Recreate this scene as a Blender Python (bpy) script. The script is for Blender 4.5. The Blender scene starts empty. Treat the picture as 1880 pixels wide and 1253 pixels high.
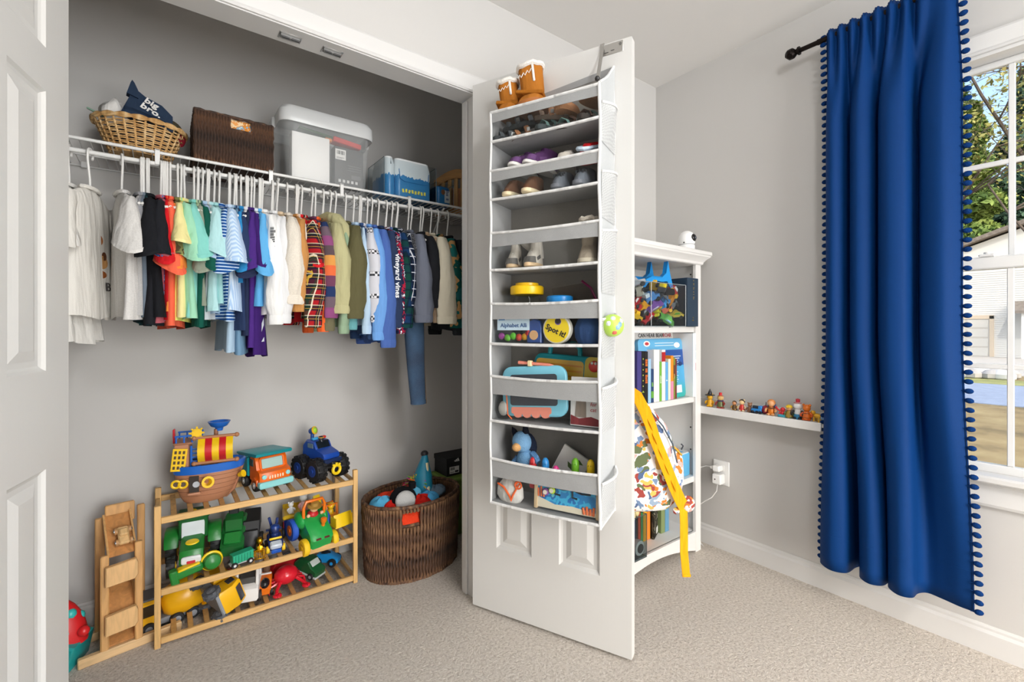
import bpy, math, random
from mathutils import Matrix, Vector, Euler
PI = math.pi
SC = bpy.context.scene
COL = SC.collection
random.seed(7)

# ------------------------------------------------------------ camera, sky, sun, exposure
cam_data = bpy.data.cameras.new('camera')
cam = bpy.data.objects.new('camera', cam_data)
COL.objects.link(cam)
cam.location = (0, 0, 1.09)
cam.rotation_euler = (PI / 2, 0, math.radians(-37.2))
cam_data.sensor_width = 36
cam_data.lens = 844 / 1880 * 36
cam_data.shift_y = -22.5 / 1880
cam_data.clip_start = 0.02
cam_data.clip_end = 500
SC.camera = cam

world = bpy.data.worlds.new('sky')
SC.world = world
world.use_nodes = True
_wn = world.node_tree.nodes
_sky = _wn.new('ShaderNodeTexSky')
_sky.sky_type = 'NISHITA'
_sky.sun_disc = False
_sky.sun_elevation = math.radians(38)
_sky.sun_rotation = math.radians(200)
_sky.air_density = 1.0
_sky.dust_density = 4.0
world.node_tree.links.new(_sky.outputs[0], _wn['Background'].inputs[0])
_wn['Background'].inputs[1].default_value = 0.52

sun_data = bpy.data.lights.new('sun', 'SUN')
sun_data.energy = 1.7
sun_data.angle = 0.01
sun_data.color = (1.0, 0.95, 0.87)
sun = bpy.data.objects.new('sun', sun_data)
COL.objects.link(sun)
sun.rotation_euler = (math.radians(48), 0, math.radians(-65))   # shines from behind the house towards +x, +y

day = bpy.data.lights.new('rear_fill_light', 'AREA')        # added fill light, unseen behind the camera, brightens the closet
day.shape = 'RECTANGLE'
day.size, day.size_y = 1.5, 1.9
day.energy = 92
day.color = (.97, .985, 1.0)
day_o = bpy.data.objects.new('rear_fill_light', day)
COL.objects.link(day_o)
day_o.location = (.95, -2.285, 1.12)
day_o.rotation_euler = (PI / 2, 0, 0)

SC.view_settings.view_transform = 'Standard'
SC.view_settings.look = 'None'
SC.view_settings.exposure = -0.03
SC.view_settings.gamma = 1.0
SC.view_settings.use_curve_mapping = False
LAMP_POWER = 62.0

# ------------------------------------------------------------ materials
def lin(h):
    h = h.lstrip('#')
    out = []
    for i in (0, 2, 4):
        c = int(h[i:i + 2], 16) / 255
        out.append(c / 12.92 if c <= 0.04045 else ((c + 0.055) / 1.055) ** 2.4)
    return tuple(out)

_MATS = {}

class NT:
    def __init__(s, name):
        s.m = bpy.data.materials.new(name)
        s.m.use_nodes = True
        s.t = s.m.node_tree
        s.b = s.t.nodes['Principled BSDF']
        s.tc = None
    def n(s, typ, **kw):
        nd = s.t.nodes.new('ShaderNode' + typ)
        for k, v in kw.items():
            if k.startswith('i_'):
                nd.inputs[int(k[2:]) if k[2:].isdigit() else k[2:].replace('_', ' ')].default_value = v
            else:
                setattr(nd, k, v)
        return nd
    def l(s, a, b):
        s.t.links.new(a, b)
    def obj(s):
        if not s.tc:
            s.tc = s.n('TexCoord')
        return s.tc.outputs['Object']
    def gen(s):
        s.obj()
        return s.tc.outputs['Generated']
    def noise(s, scale, detail=3, vec=None, rough=0.5):
        nd = s.n('TexNoise')
        nd.inputs['Scale'].default_value = scale
        nd.inputs['Detail'].default_value = detail
        nd.inputs['Roughness'].default_value = rough
        s.l(vec or s.obj(), nd.inputs['Vector'])
        return nd
    def mapping(s, scale=(1, 1, 1), rot=(0, 0, 0), loc=(0, 0, 0), vec=None):
        nd = s.n('Mapping')
        nd.inputs['Scale'].default_value = scale
        nd.inputs['Rotation'].default_value = rot
        nd.inputs['Location'].default_value = loc
        s.l(vec or s.obj(), nd.inputs['Vector'])
        return nd.outputs[0]
    def ramp(s, fac, stops, interp='LINEAR'):
        nd = s.n('ValToRGB')
        nd.color_ramp.interpolation = interp
        el = nd.color_ramp.elements
        while len(el) < len(stops):
            el.new(0.5)
        for e, (p, c) in zip(el, stops):
            e.position = p
            e.color = (*c, 1) if len(c) == 3 else c
        s.l(fac, nd.inputs[0])
        return nd.outputs[0]
    def mix(s, fac, a, b, blend='MIX'):
        nd = s.n('MixRGB', blend_type=blend)
        for i, v in enumerate((fac, a, b)):
            if isinstance(v, (float, int)):
                nd.inputs[i].default_value = v
            elif isinstance(v, tuple):
                nd.inputs[i].default_value = (*v, 1)
            else:
                s.l(v, nd.inputs[i])
        return nd.outputs[0]
    def math(s, op, a, b=None):
        nd = s.n('Math', operation=op)
        for i, v in enumerate((a, b)):
            if v is None:
                continue
            if isinstance(v, (float, int)):
                nd.inputs[i].default_value = v
            else:
                s.l(v, nd.inputs[i])
        return nd.outputs[0]
    def color(s, c):
        if isinstance(c, tuple):
            s.b.inputs['Base Color'].default_value = (*c, 1)
        else:
            s.l(c, s.b.inputs['Base Color'])
    def bump(s, h, strength=0.3, dist=0.002):
        nd = s.n('Bump')
        nd.inputs['Strength'].default_value = strength
        nd.inputs['Distance'].default_value = dist
        s.l(h, nd.inputs['Height'])
        s.l(nd.outputs[0], s.b.inputs['Normal'])
    def set(s, **kw):
        for k, v in kw.items():
            s.b.inputs[k.replace('_', ' ')].default_value = v
        return s

def mat(col, rough=0.5, metal=0.0, kind='plain', name=None):
    """plain, plastic, fabric, wood, paint, glass, clear materials cached by their colour"""
    key = (col, rough, metal, kind)
    if key in _MATS:
        return _MATS[key]
    k = NT(name or kind + '_' + col.lstrip('#'))
    c = lin(col)
    k.set(Roughness=rough, Metallic=metal)
    if kind == 'fabric':
        nz = k.noise(9, 3)
        k.color(k.mix(k.math('MULTIPLY', nz.outputs[0], 0.35), c, tuple(x * 0.72 for x in c)))
        w = k.noise(1.0, 2, k.mapping(scale=(34, 34, 7)))
        f = k.noise(420, 2)
        k.bump(k.math('ADD', w.outputs[0], k.math('MULTIPLY', f.outputs[0], 0.06)), 0.7, 0.014)
        k.set(Roughness=0.92)
        k.b.inputs['Specular IOR Level'].default_value = 0.15
    elif kind == 'heather':
        f = k.noise(300, 2)
        w = k.noise(1.0, 2, k.mapping(scale=(34, 34, 7)))
        k.bump(w.outputs[0], 0.7, 0.014)
        k.color(k.mix(f.outputs[0], tuple(x * 0.8 for x in c), tuple(min(1, x * 1.22) for x in c)))
        k.set(Roughness=0.92)
        k.b.inputs['Specular IOR Level'].default_value = 0.15
    elif kind == 'wood':
        v = k.mapping(scale=(14, 14, 1.6))
        nz = k.noise(3, 4, v)
        nz.inputs['Distortion'].default_value = 1.2
        k.color(k.ramp(nz.outputs[0], [(0.25, tuple(x * 0.68 for x in c)), (0.55, c), (0.85, tuple(min(1, x * 1.18) for x in c))]))
        k.bump(nz.outputs[0], 0.1, 0.001)
    elif kind == 'woodx':
        v = k.mapping(scale=(1.6, 14, 14))
        nz = k.noise(3, 4, v)
        nz.inputs['Distortion'].default_value = 1.2
        k.color(k.ramp(nz.outputs[0], [(0.25, tuple(x * 0.68 for x in c)), (0.55, c), (0.85, tuple(min(1, x * 1.18) for x in c))]))
    elif kind == 'paint':
        nz = k.noise(160, 2)
        k.color(c)
        k.bump(nz.outputs[0], 0.05, 0.001)
    elif kind == 'plush':
        k.color(c)
        f = k.noise(260, 3)
        k.bump(f.outputs[0], 0.8, 0.004)
        k.set(Roughness=1.0)
        k.b.inputs['Specular IOR Level'].default_value = 0.1
    elif kind == 'clear':
        k.color(c)
        tr = k.n('BsdfTransparent')
        gl = k.n('BsdfGlossy')
        gl.inputs['Roughness'].default_value = rough
        mx = k.n('MixShader')
        ad = k.n('MixShader')
        lw = k.n('LayerWeight')
        lw.inputs[0].default_value = 0.35
        fr = k.n('Math', operation='MULTIPLY')
        k.l(lw.outputs['Facing'], fr.inputs[0])
        fr.inputs[1].default_value = 0.16
        tr.inputs[0].default_value = (*c, 1)
        k.l(fr.outputs[0], mx.inputs[0]); k.l(tr.outputs[0], mx.inputs[1]); k.l(gl.outputs[0], mx.inputs[2])
        k.l(mx.outputs[0], k.t.nodes['Material Output'].inputs[0])
    else:
        k.color(c)
    _MATS[key] = k.m
    return k.m

def plas(c, r=0.32): return mat(c, r, 0, 'plastic')
def fab(c): return mat(c, 0.9, 0, 'fabric')
def hea(c): return mat(c, 0.9, 0, 'heather')
def wood(c): return mat(c, 0.5, 0, 'wood')
def woodx(c): return mat(c, 0.5, 0, 'woodx')
def metal(c, r=0.3): return mat(c, r, 1.0, 'metal')
def paint(c, r=0.5): return mat(c, r, 0, 'paint')
def plush(c): return mat(c, 1.0, 0, 'plush')
def clear(c='f4f6f6', r=0.05): return mat(c, r, 0, 'clear')

# ------------------------------------------------------------ shapes: every function returns (verts, faces)
def box(x, y, z, sx, sy, sz, c=0.0):
    hx, hy, hz = sx / 2, sy / 2, sz / 2
    c = min(c, hx * 0.9, hy * 0.9, hz * 0.9)
    if c <= 0:
        v = [(x + a * hx, y + b * hy, z + d * hz) for a in (-1, 1) for b in (-1, 1) for d in (-1, 1)]
        return v, [(0, 1, 3, 2), (4, 6, 7, 5), (0, 4, 5, 1), (2, 3, 7, 6), (0, 2, 6, 4), (1, 5, 7, 3)]
    v = []
    idx = {}
    for a in (-1, 1):
        for b in (-1, 1):
            for d in (-1, 1):
                for ax in range(3):
                    p = [a * (hx - c), b * (hy - c), d * (hz - c)]
                    p[ax] = (a * hx, b * hy, d * hz)[ax]
                    idx[(a, b, d, ax)] = len(v)
                    v.append((x + p[0], y + p[1], z + p[2]))
    f = []
    I = idx
    for s in (-1, 1):
        q = [I[(s, -1, -1, 0)], I[(s, 1, -1, 0)], I[(s, 1, 1, 0)], I[(s, -1, 1, 0)]]
        f.append(tuple(q if s > 0 else q[::-1]))
        q = [I[(-1, s, -1, 1)], I[(-1, s, 1, 1)], I[(1, s, 1, 1)], I[(1, s, -1, 1)]]
        f.append(tuple(q if s > 0 else q[::-1]))
        q = [I[(-1, -1, s, 2)], I[(1, -1, s, 2)], I[(1, 1, s, 2)], I[(-1, 1, s, 2)]]
        f.append(tuple(q if s > 0 else q[::-1]))
    for a in (-1, 1):
        for b in (-1, 1):
            q = [I[(a, b, -1, 0)], I[(a, b, -1, 1)], I[(a, b, 1, 1)], I[(a, b, 1, 0)]]
            f.append(tuple(q if a * b > 0 else q[::-1]))
            q = [I[(a, -1, b, 2)], I[(a, -1, b, 0)], I[(a, 1, b, 0)], I[(a, 1, b, 2)]]
            f.append(tuple(q if a * b < 0 else q[::-1]))
            q = [I[(-1, a, b, 1)], I[(-1, a, b, 2)], I[(1, a, b, 2)], I[(1, a, b, 1)]]
            f.append(tuple(q if a * b > 0 else q[::-1]))
            for d in (-1, 1):
                q = [I[(a, b, d, 0)], I[(a, b, d, 1)], I[(a, b, d, 2)]]
                f.append(tuple(q if a * b * d > 0 else q[::-1]))
    return v, f

def bx(x0, x1, y0, y1, z0, z1, c=0.0):
    return box((x0 + x1) / 2, (y0 + y1) / 2, (z0 + z1) / 2, abs(x1 - x0), abs(y1 - y0), abs(z1 - z0), c)

def loft(rings, cap0=True, cap1=True, closed=True):
    n = len(rings[0])
    v = [tuple(p) for r in rings for p in r]
    f = []
    for i in range(len(rings) - 1):
        for j in range(n if closed else n - 1):
            k = (j + 1) % n
            f.append((i * n + j, i * n + k, (i + 1) * n + k, (i + 1) * n + j))
    if cap0:
        f.append(tuple(range(n))[::-1])
    if cap1:
        f.append(tuple(range((len(rings) - 1) * n, len(rings) * n)))
    return v, f

def frame_of(d):
    d = Vector(d).normalized()
    up = Vector((0, 0, 1)) if abs(d.z) < 0.95 else Vector((1, 0, 0))
    a = up.cross(d).normalized()
    return a, d.cross(a).normalized()

def cyl(p0, p1, r0, r1=None, n=14, cap=True):
    r1 = r0 if r1 is None else r1
    p0, p1 = Vector(p0), Vector(p1)
    a, b = frame_of(p1 - p0)
    rings = []
    for p, r in ((p0, r0), (p1, r1)):
        rings.append([p + (a * math.cos(2 * PI * i / n) + b * math.sin(2 * PI * i / n)) * r for i in range(n)])
    return loft(rings, cap, cap)

def tube(pts, r, n=7, closed=False, flat=1.0):
    pts = [Vector(p) for p in pts]
    m = len(pts)
    rings = []
    pa = None
    for i, p in enumerate(pts):
        if closed:
            d = pts[(i + 1) % m] - pts[i - 1]
        else:
            d = pts[min(i + 1, m - 1)] - pts[max(i - 1, 0)]
        if d.length < 1e-9:
            d = Vector((0, 0, 1))
        d.normalize()
        if pa is None:
            a, b = frame_of(d)
        else:
            a = (pa - d * pa.dot(d))
            a = a.normalized() if a.length > 1e-6 else frame_of(d)[0]
            b = d.cross(a)
        pa = a
        rr = r[i] if isinstance(r, (list, tuple)) else r
        rings.append([p + a * math.cos(2 * PI * j / n) * rr + b * math.sin(2 * PI * j / n) * rr * flat for j in range(n)])
    if closed:
        rings.append(rings[0])
        return loft(rings, False, False)
    return loft(rings)

def sph(x, y, z, rx, ry=None, rz=None, n=12, m=8):
    ry = rx if ry is None else ry
    rz = rx if rz is None else rz
    v = [(x, y, z - rz)]
    for i in range(1, m):
        t = -PI / 2 + PI * i / m
        for j in range(n):
            a = 2 * PI * j / n
            v.append((x + rx * math.cos(t) * math.cos(a), y + ry * math.cos(t) * math.sin(a), z + rz * math.sin(t)))
    v.append((x, y, z + rz))
    f = [(0, 1 + (j + 1) % n, 1 + j) for j in range(n)]
    for i in range(m - 2):
        for j in range(n):
            k = (j + 1) % n
            f.append((1 + i * n + j, 1 + i * n + k, 1 + (i + 1) * n + k, 1 + (i + 1) * n + j))
    L = len(v) - 1
    f += [(1 + (m - 2) * n + j, 1 + (m - 2) * n + (j + 1) % n, L) for j in range(n)]
    return v, f

def lathe(prof, x=0, y=0, z=0, n=18, cap0=True, cap1=True, sx=1, sy=1):
    return loft([[(x + r * math.cos(2 * PI * j / n) * sx, y + r * math.sin(2 * PI * j / n) * sy, z + h) for j in range(n)] for r, h in prof], cap0, cap1)

def prism(poly, a0, a1, ax='y', c=0.0):
    """polygon given in the plane across axis ax, extruded from a0 to a1 with chamfered ends"""
    def P(p, a):
        return {'x': (a, p[0], p[1]), 'y': (p[0], a, p[1]), 'z': (p[0], p[1], a)}[ax]
    cx = sum(p[0] for p in poly) / len(poly)
    cy = sum(p[1] for p in poly) / len(poly)
    rx = max(abs(p[0] - cx) for p in poly) or 1
    ry = max(abs(p[1] - cy) for p in poly) or 1
    sm = [(cx + (p[0] - cx) * (1 - c / rx), cy + (p[1] - cy) * (1 - c / ry)) for p in poly]
    s = 1 if a1 > a0 else -1
    if c > 0:
        return loft([[P(p, a0) for p in sm], [P(p, a0 + s * c) for p in poly], [P(p, a1 - s * c) for p in poly], [P(p, a1) for p in sm]])
    return loft([[P(p, a0) for p in poly], [P(p, a1) for p in poly]])

def torus(x, y, z, R, r, ax='z', n=20, m=8, sx=1, sy=1):
    pts = []
    for i in range(n):
        a = 2 * PI * i / n
        u, w = R * math.cos(a) * sx, R * math.sin(a) * sy
        pts.append({'z': (x + u, y + w, z), 'y': (x + u, y, z + w), 'x': (x, y + u, z + w)}[ax])
    return tube(pts, r, m, True)

def rrect(w, h, r, n=4, cx=0, cy=0):
    """rounded rectangle outline"""
    out = []
    for (sx, sy, a0) in ((1, 1, 0), (-1, 1, 90), (-1, -1, 180), (1, -1, 270)):
        for i in range(n + 1):
            a = math.radians(a0 + 90 * i / n)
            out.append((cx + sx * (w / 2 - r) + r * math.cos(a), cy + sy * (h / 2 - r) + r * math.sin(a)))
    return out

def circ(r, n=16, cx=0, cy=0, sy=1):
    return [(cx + r * math.cos(2 * PI * i / n), cy + r * sy * math.sin(2 * PI * i / n)) for i in range(n)]

def T(shape, loc=(0, 0, 0), rot=(0, 0, 0), sc=(1, 1, 1)):
    if isinstance(sc, (int, float)):
        sc = (sc, sc, sc)
    M = Matrix.LocRotScale(Vector(loc), Euler([math.radians(a) for a in rot]), Vector(sc))
    return [tuple(M @ Vector(p)) for p in shape[0]], shape[1]

def text(s, size, loc=(0, 0, 0), rot=(90, 0, 0), ext=0.0004, bold=0.0, align='CENTER', sx=1.0, shear=0.0):
    """flat lettering, as a shape lying in its local xy plane turned by rot"""
    cu = bpy.data.curves.new('lettering', 'FONT')
    cu.body = s
    cu.size = size
    cu.extrude = ext
    cu.offset = bold
    cu.align_x = align
    cu.align_y = 'CENTER'
    cu.resolution_u = 2
    cu.shear = shear
    o = bpy.data.objects.new('lettering', cu)
    COL.objects.link(o)
    dg = bpy.context.evaluated_depsgraph_get()
    me = o.evaluated_get(dg).to_mesh()
    v = [tuple(p.co) for p in me.vertices]
    f = [tuple(p.vertices) for p in me.polygons]
    o.evaluated_get(dg).to_mesh_clear()
    bpy.data.objects.remove(o)
    bpy.data.curves.remove(cu)
    return T((v, f), loc, rot, (sx, 1, 1))

def marks(n, size, loc=(0, 0, 0), rot=(90, 0, 0), seed=0):
    """a row of small strokes where the photograph shows print too small to read"""
    r = random.Random(seed * 31 + n)
    v, f = [], []
    x = -n * size * .30
    for i in range(n):
        w = size * r.uniform(.22, .46)
        if r.random() > .16:
            h = size * r.uniform(.5, .8)
            for a, b in ((0, .34), (.58, 1)):
                s = box(x + w * (a + b) / 2, h / 2 - size * .35, 0, w * (b - a), h, .0006)
                o = len(v)
                v += s[0]
                f += [tuple(k + o for k in q) for q in s[1]]
        x += w + size * .12
    return T((v, f), loc, rot)

# ------------------------------------------------------------ objects
_SHARE = {}

def mesh_of(name, shapes, angle=40):
    v, f = [], []
    for s in shapes:
        o = len(v)
        v += s[0]
        f += [tuple(i + o for i in q) for q in s[1]]
    me = bpy.data.meshes.new(name)
    me.from_pydata([tuple(p) for p in v], [], f)
    me.update()
    me.polygons.foreach_set('use_smooth', [True] * len(me.polygons))
    me.set_sharp_from_angle(angle=math.radians(angle))
    return me

def link(name, data, parent=None, loc=(0, 0, 0), rot=(0, 0, 0), sc=(1, 1, 1)):
    o = bpy.data.objects.new(name, data)
    COL.objects.link(o)
    o.parent = parent
    o.location = loc
    o.rotation_euler = [math.radians(a) for a in rot]
    o.scale = (sc, sc, sc) if isinstance(sc, (int, float)) else sc
    return o

def part(name, m, parent, *shapes, share=None, loc=(0, 0, 0), rot=(0, 0, 0), sc=(1, 1, 1), label=None, angle=40, stuff=False):
    if share and share in _SHARE:
        me = _SHARE[share]
    else:
        me = mesh_of(name, shapes, angle)
        if isinstance(m, (list, tuple)):
            for q in m:
                me.materials.append(q)
        else:
            me.materials.append(m)
        if share:
            _SHARE[share] = me
    o = link(name, me, parent, loc, rot, sc)
    if label:
        o['label'] = label
    if stuff:
        o['kind'] = 'stuff'
    return o

def tag(o, label, cat, group=None, kind=None):
    o['label'] = label
    o['category'] = cat
    if group:
        o['group'] = group
    if kind:
        o['kind'] = kind
    return o

def thing(name, label, cat, loc=(0, 0, 0), rot=(0, 0, 0), group=None, sc=(1, 1, 1)):
    if isinstance(rot, (int, float)):
        rot = (0, 0, rot)
    o = link(name, None, None, loc, rot, sc)
    o.empty_display_size = 0.05
    return tag(o, label, cat, group)

def solo(name, label, cat, m, *shapes, loc=(0, 0, 0), rot=(0, 0, 0), group=None, angle=40, sc=(1, 1, 1), share=None):
    if isinstance(rot, (int, float)):
        rot = (0, 0, rot)
    return tag(part(name, m, None, *shapes, loc=loc, rot=rot, angle=angle, sc=sc, share=share), label, cat, group)

def struct(name, m, *shapes, label=None, parent=None, loc=(0, 0, 0), rot=(0, 0, 0), angle=30):
    o = part(name, m, parent, *shapes, loc=loc, rot=rot, angle=angle)
    if parent is None:
        o['kind'] = 'structure'
        if label:
            o['label'] = label
    return o

def wheel(parent, x, y, z, r, w, ax='x', tire='1c1c1e', hub='e8c21c', hr=0.55, tread=0, name='wheel'):
    """a tyre with rounded shoulders (part) and a hub cap (sub-part); ax is the axle"""
    prof = [(r * 0.5, -w / 2), (r * 0.9, -w / 2), (r, -w * 0.3), (r, w * 0.3), (r * 0.9, w / 2), (r * 0.5, w / 2)]
    s = [lathe(prof, n=20)]
    if tread:
        for i in range(tread):
            a = 2 * PI * i / tread
            for sg in (-1, 1):
                s.append(T(box(r, 0, sg * w * 0.27, r * 0.14, 2 * r * 0.13, w * 0.38), rot=(0, 0, math.degrees(a) + sg * 4)))
    rot = {'x': (0, 90, 0), 'y': (90, 0, 0), 'z': (0, 0, 0)}[ax]
    o = part(name, plas(tire, 0.6), parent, *s, loc=(x, y, z), rot=rot)
    part('hub', plas(hub), o, lathe([(r * hr, -w * 0.54), (r * hr, w * 0.54)], n=14), lathe([(r * hr * 0.4, -w * 0.62), (r * hr * 0.4, w * 0.62)], n=10))
    return o
# ============================================================ the room
def wall_mat(name, col, strength=0.06):
    k = NT(name)
    nz = k.noise(2.0, 2)
    c = lin(col)
    k.color(k.mix(nz.outputs[0], tuple(x * 0.985 for x in c), tuple(x * 1.015 for x in c)))
    k.set(Roughness=0.75)
    k.bump(k.noise(220, 2).outputs[0], strength, 0.001)
    return k.m
M_WALL = wall_mat('warm_grey_wall_paint', 'c7c5c2')
M_CEIL = wall_mat('ceiling_paint', 'dedcd9')
M_TRIM = paint('d5d4d2', 0.42)
M_DOOR = None
def door_mat():
    k = NT('painted_door_grain')
    v = k.mapping(scale=(120, 120, 2.2))
    nz = k.noise(1.0, 3, v)
    k.color(lin('d3d2cf'))
    k.set(Roughness=0.42)
    k.bump(nz.outputs[0], 0.22, 0.0012)
    return k.m
M_DOOR = door_mat()
def carpet_mat():
    k = NT('beige_carpet')
    a = k.noise(2.2, 3)
    b = k.noise(105, 4, rough=0.75)
    d = k.noise(26, 3)
    base = k.ramp(b.outputs[0], [(0.30, lin('978c80')), (0.46, lin('cfc6bb')), (0.56, lin('e2dad0')), (0.72, lin('faf5ee'))])
    t1 = k.mix(k.math('MULTIPLY', a.outputs[0], 0.45), base, lin('d3c9bd'))
    k.color(k.mix(k.math('MULTIPLY', d.outputs[0], 0.3), t1, lin('ddd5ca')))
    k.set(Roughness=1.0)
    k.b.inputs['Specular IOR Level'].default_value = 0.05
    k.bump(b.outputs[0], 1.0, 0.010)
    return k.m
M_CARPET = carpet_mat()

WX, CY, CB = 2.208, 1.57, 2.295          # window wall, closet wall (room face), closet back wall
RX, RY, CEIL = -1.7, -2.3, 2.445         # left and rear walls, ceiling height
OX0, OX1, OZ = -0.222, 0.998, 2.034      # closet opening
JB = 1.66                                # back face of the closet wall
CL, CR = -0.62, 1.62                     # closet ends

struct('floor', M_CARPET, bx(RX - .1, WX + .1, RY - .1, CB + .1, -.08, 0), label='beige cut pile carpet')
struct('ceiling', M_CEIL, bx(RX - .1, WX + .12, RY - .1, CB + .1, CEIL, CEIL + .08), label='white painted ceiling')
struct('wall_back', M_WALL, bx(RX - .1, OX0 - .015, CY, JB, 0, CEIL), bx(OX1 + .015, WX, CY, JB, 0, CEIL), bx(OX0 - .015, OX1 + .015, CY, JB, OZ + .015, CEIL),
       label='warm grey wall around the closet opening')
struct('wall_closet_back', M_WALL, bx(CL - .1, WX + .1, CB, CB + .1, 0, CEIL), label='warm grey wall at the back of the closet')
struct('wall_closet_side', M_WALL, bx(CL - .1, CL, JB, CB, 0, CEIL), bx(CR, CR + .1, JB, CB, 0, CEIL), label='warm grey side walls of the closet')
struct('wall_left', M_WALL, bx(RX - .1, RX, RY - .1, CY, 0, CEIL), label='warm grey wall')
struct('wall_rear', M_WALL, bx(RX - .1, .18, RY - .1, RY, 0, CEIL), bx(1.72, WX + .1, RY - .1, RY, 0, CEIL), bx(.18, 1.72, RY - .1, RY, 0, .12), bx(.18, 1.72, RY - .1, RY, 2.12, CEIL), label='warm grey rear wall with an opening for the added window')
w2 = link('window_2', None, None, (0, RY, 0))  # made-up window, out of view, gives the fill light a frame
w2['kind'] = 'structure'
w2['label'] = 'added white window behind the camera, made to carry the fill light'
part('window_frame', M_TRIM, w2, bx(.18, .24, -.1, .012, .12, 2.12), bx(1.66, 1.72, -.1, .012, .12, 2.12), bx(.18, 1.72, -.1, .012, .12, .18), bx(.18, 1.72, -.1, .012, 2.06, 2.12), bx(.935, .965, -.08, -.02, .12, 2.12))
# window wall with its opening
WY0, WY1, WZ0, WZ1 = -.40, .545, .60, 2.02
struct('wall_right', M_WALL, bx(WX, WX + .12, RY - .1, WY0, 0, CEIL), bx(WX, WX + .12, WY1, CB, 0, CEIL),
       bx(WX, WX + .12, WY0, WY1, 0, WZ0), bx(WX, WX + .12, WY0, WY1, WZ1, CEIL), label='warm grey wall with the window')

def base_profile(h=.095, d=.014):
    return [(0, 0), (d, 0), (d, h * .74), (d * .55, h * .84), (d * .55, h * .92), (d * .25, h), (0, h)]
def baseboard(name, p0, p1, label, h=.095):
    p0, p1 = Vector((*p0, 0)), Vector((*p1, 0))
    d = (p1 - p0).normalized()
    nrm = Vector((-d.y, d.x, 0))
    rings = [[p + nrm * q[0] + Vector((0, 0, q[1])) for q in base_profile(h)] for p in (p0, p1)]
    struct(name, M_TRIM, loft(rings), label=label, angle=20)
baseboard('baseboard_right', (WX, RY), (WX, CY), 'white moulded baseboard below the window')
baseboard('baseboard_back', (WX, CY), (OX1 + .075, CY), 'white baseboard behind the bookcase')
baseboard('baseboard_back_left', (OX0 - .075, CY), (RX, CY), 'white baseboard left of the closet')
baseboard('baseboard_closet', (CR, CB), (CL, CB), 'white baseboard inside the closet', .085)
baseboard('baseboard_left', (RX, CY), (RX, RY), 'white baseboard')
baseboard('baseboard_rear', (RX, RY), (WX, RY), 'white baseboard')

# closet jamb, stop and casing
struct('trim_1', M_TRIM, bx(OX0 - .015, OX0, CY - .002, JB + .002, 0, OZ + .015), bx(OX1, OX1 + .015, CY - .002, JB + .002, 0, OZ + .015),
       bx(OX0, OX1, CY - .002, JB + .002, OZ, OZ + .015), label='white jamb lining of the closet opening')
struct('trim_2', M_TRIM, bx(OX0, OX0 + .010, 1.612, 1.645, 0, OZ - .010, .002), bx(OX1 - .010, OX1, 1.612, 1.645, 0, OZ - .010, .002), label='white door stop strip')
def casing_prof():      # (across, out of the wall)
    return [(0, 0), (0, .009), (.006, .013), (.012, .010), (.020, .011), (.040, .016), (.058, .018), (.066, .014), (.066, 0)]
def casing(name, x0, x1, z1, plane, sgn, label, axis='y', z0=0, bottom=False):
    """mitred casing around an opening; plane is the wall face and sgn the way out of the wall"""
    pr = casing_prof()
    def P(a, z, o):
        return (a, plane + sgn * o, z) if axis == 'y' else (plane + sgn * o, a, z)
    path = [(x0, z0, -1, 0), (x0, z1, -1, 1), (x1, z1, 1, 1), (x1, z0, 1, 0)]
    rings = [[P(a + da * q[0], z + dz * q[0], q[1]) for q in pr] for a, z, da, dz in path]
    struct(name, M_TRIM, loft(rings, closed=False), label=label, angle=18)
casing('trim_3', OX0 - .004, OX1 + .004, OZ + .004, CY, -1, 'white moulded casing around the closet opening')

# spring catches under the head jamb
for cx, lb in ((.327, 'left of the pair'), (.458, 'right of the pair')):
    t = thing('roller_catch', 'zinc ball catch under the closet head jamb, ' + lb, 'door catch', (cx, 1.618, OZ))
    part('plate', metal('b9b9b8', .35), t, box(0, 0, -.0015, .066, .040, .003, .001))
    part('housing', metal('8b8b8a', .4), t, box(0, -.004, -.006, .060, .016, .009, .002))
    for k in (-1, 1):
        part('roller', plas('2b2b2c', .4), t, cyl((k * .026, -.009, -.0105), (k * .003, -.009, -.0105), .0035, n=10))
        part('screw', metal('d8d8d6', .3), t, cyl((k * .026, .013, -.003), (k * .026, .013, -.0042), .004, n=10))

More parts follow.
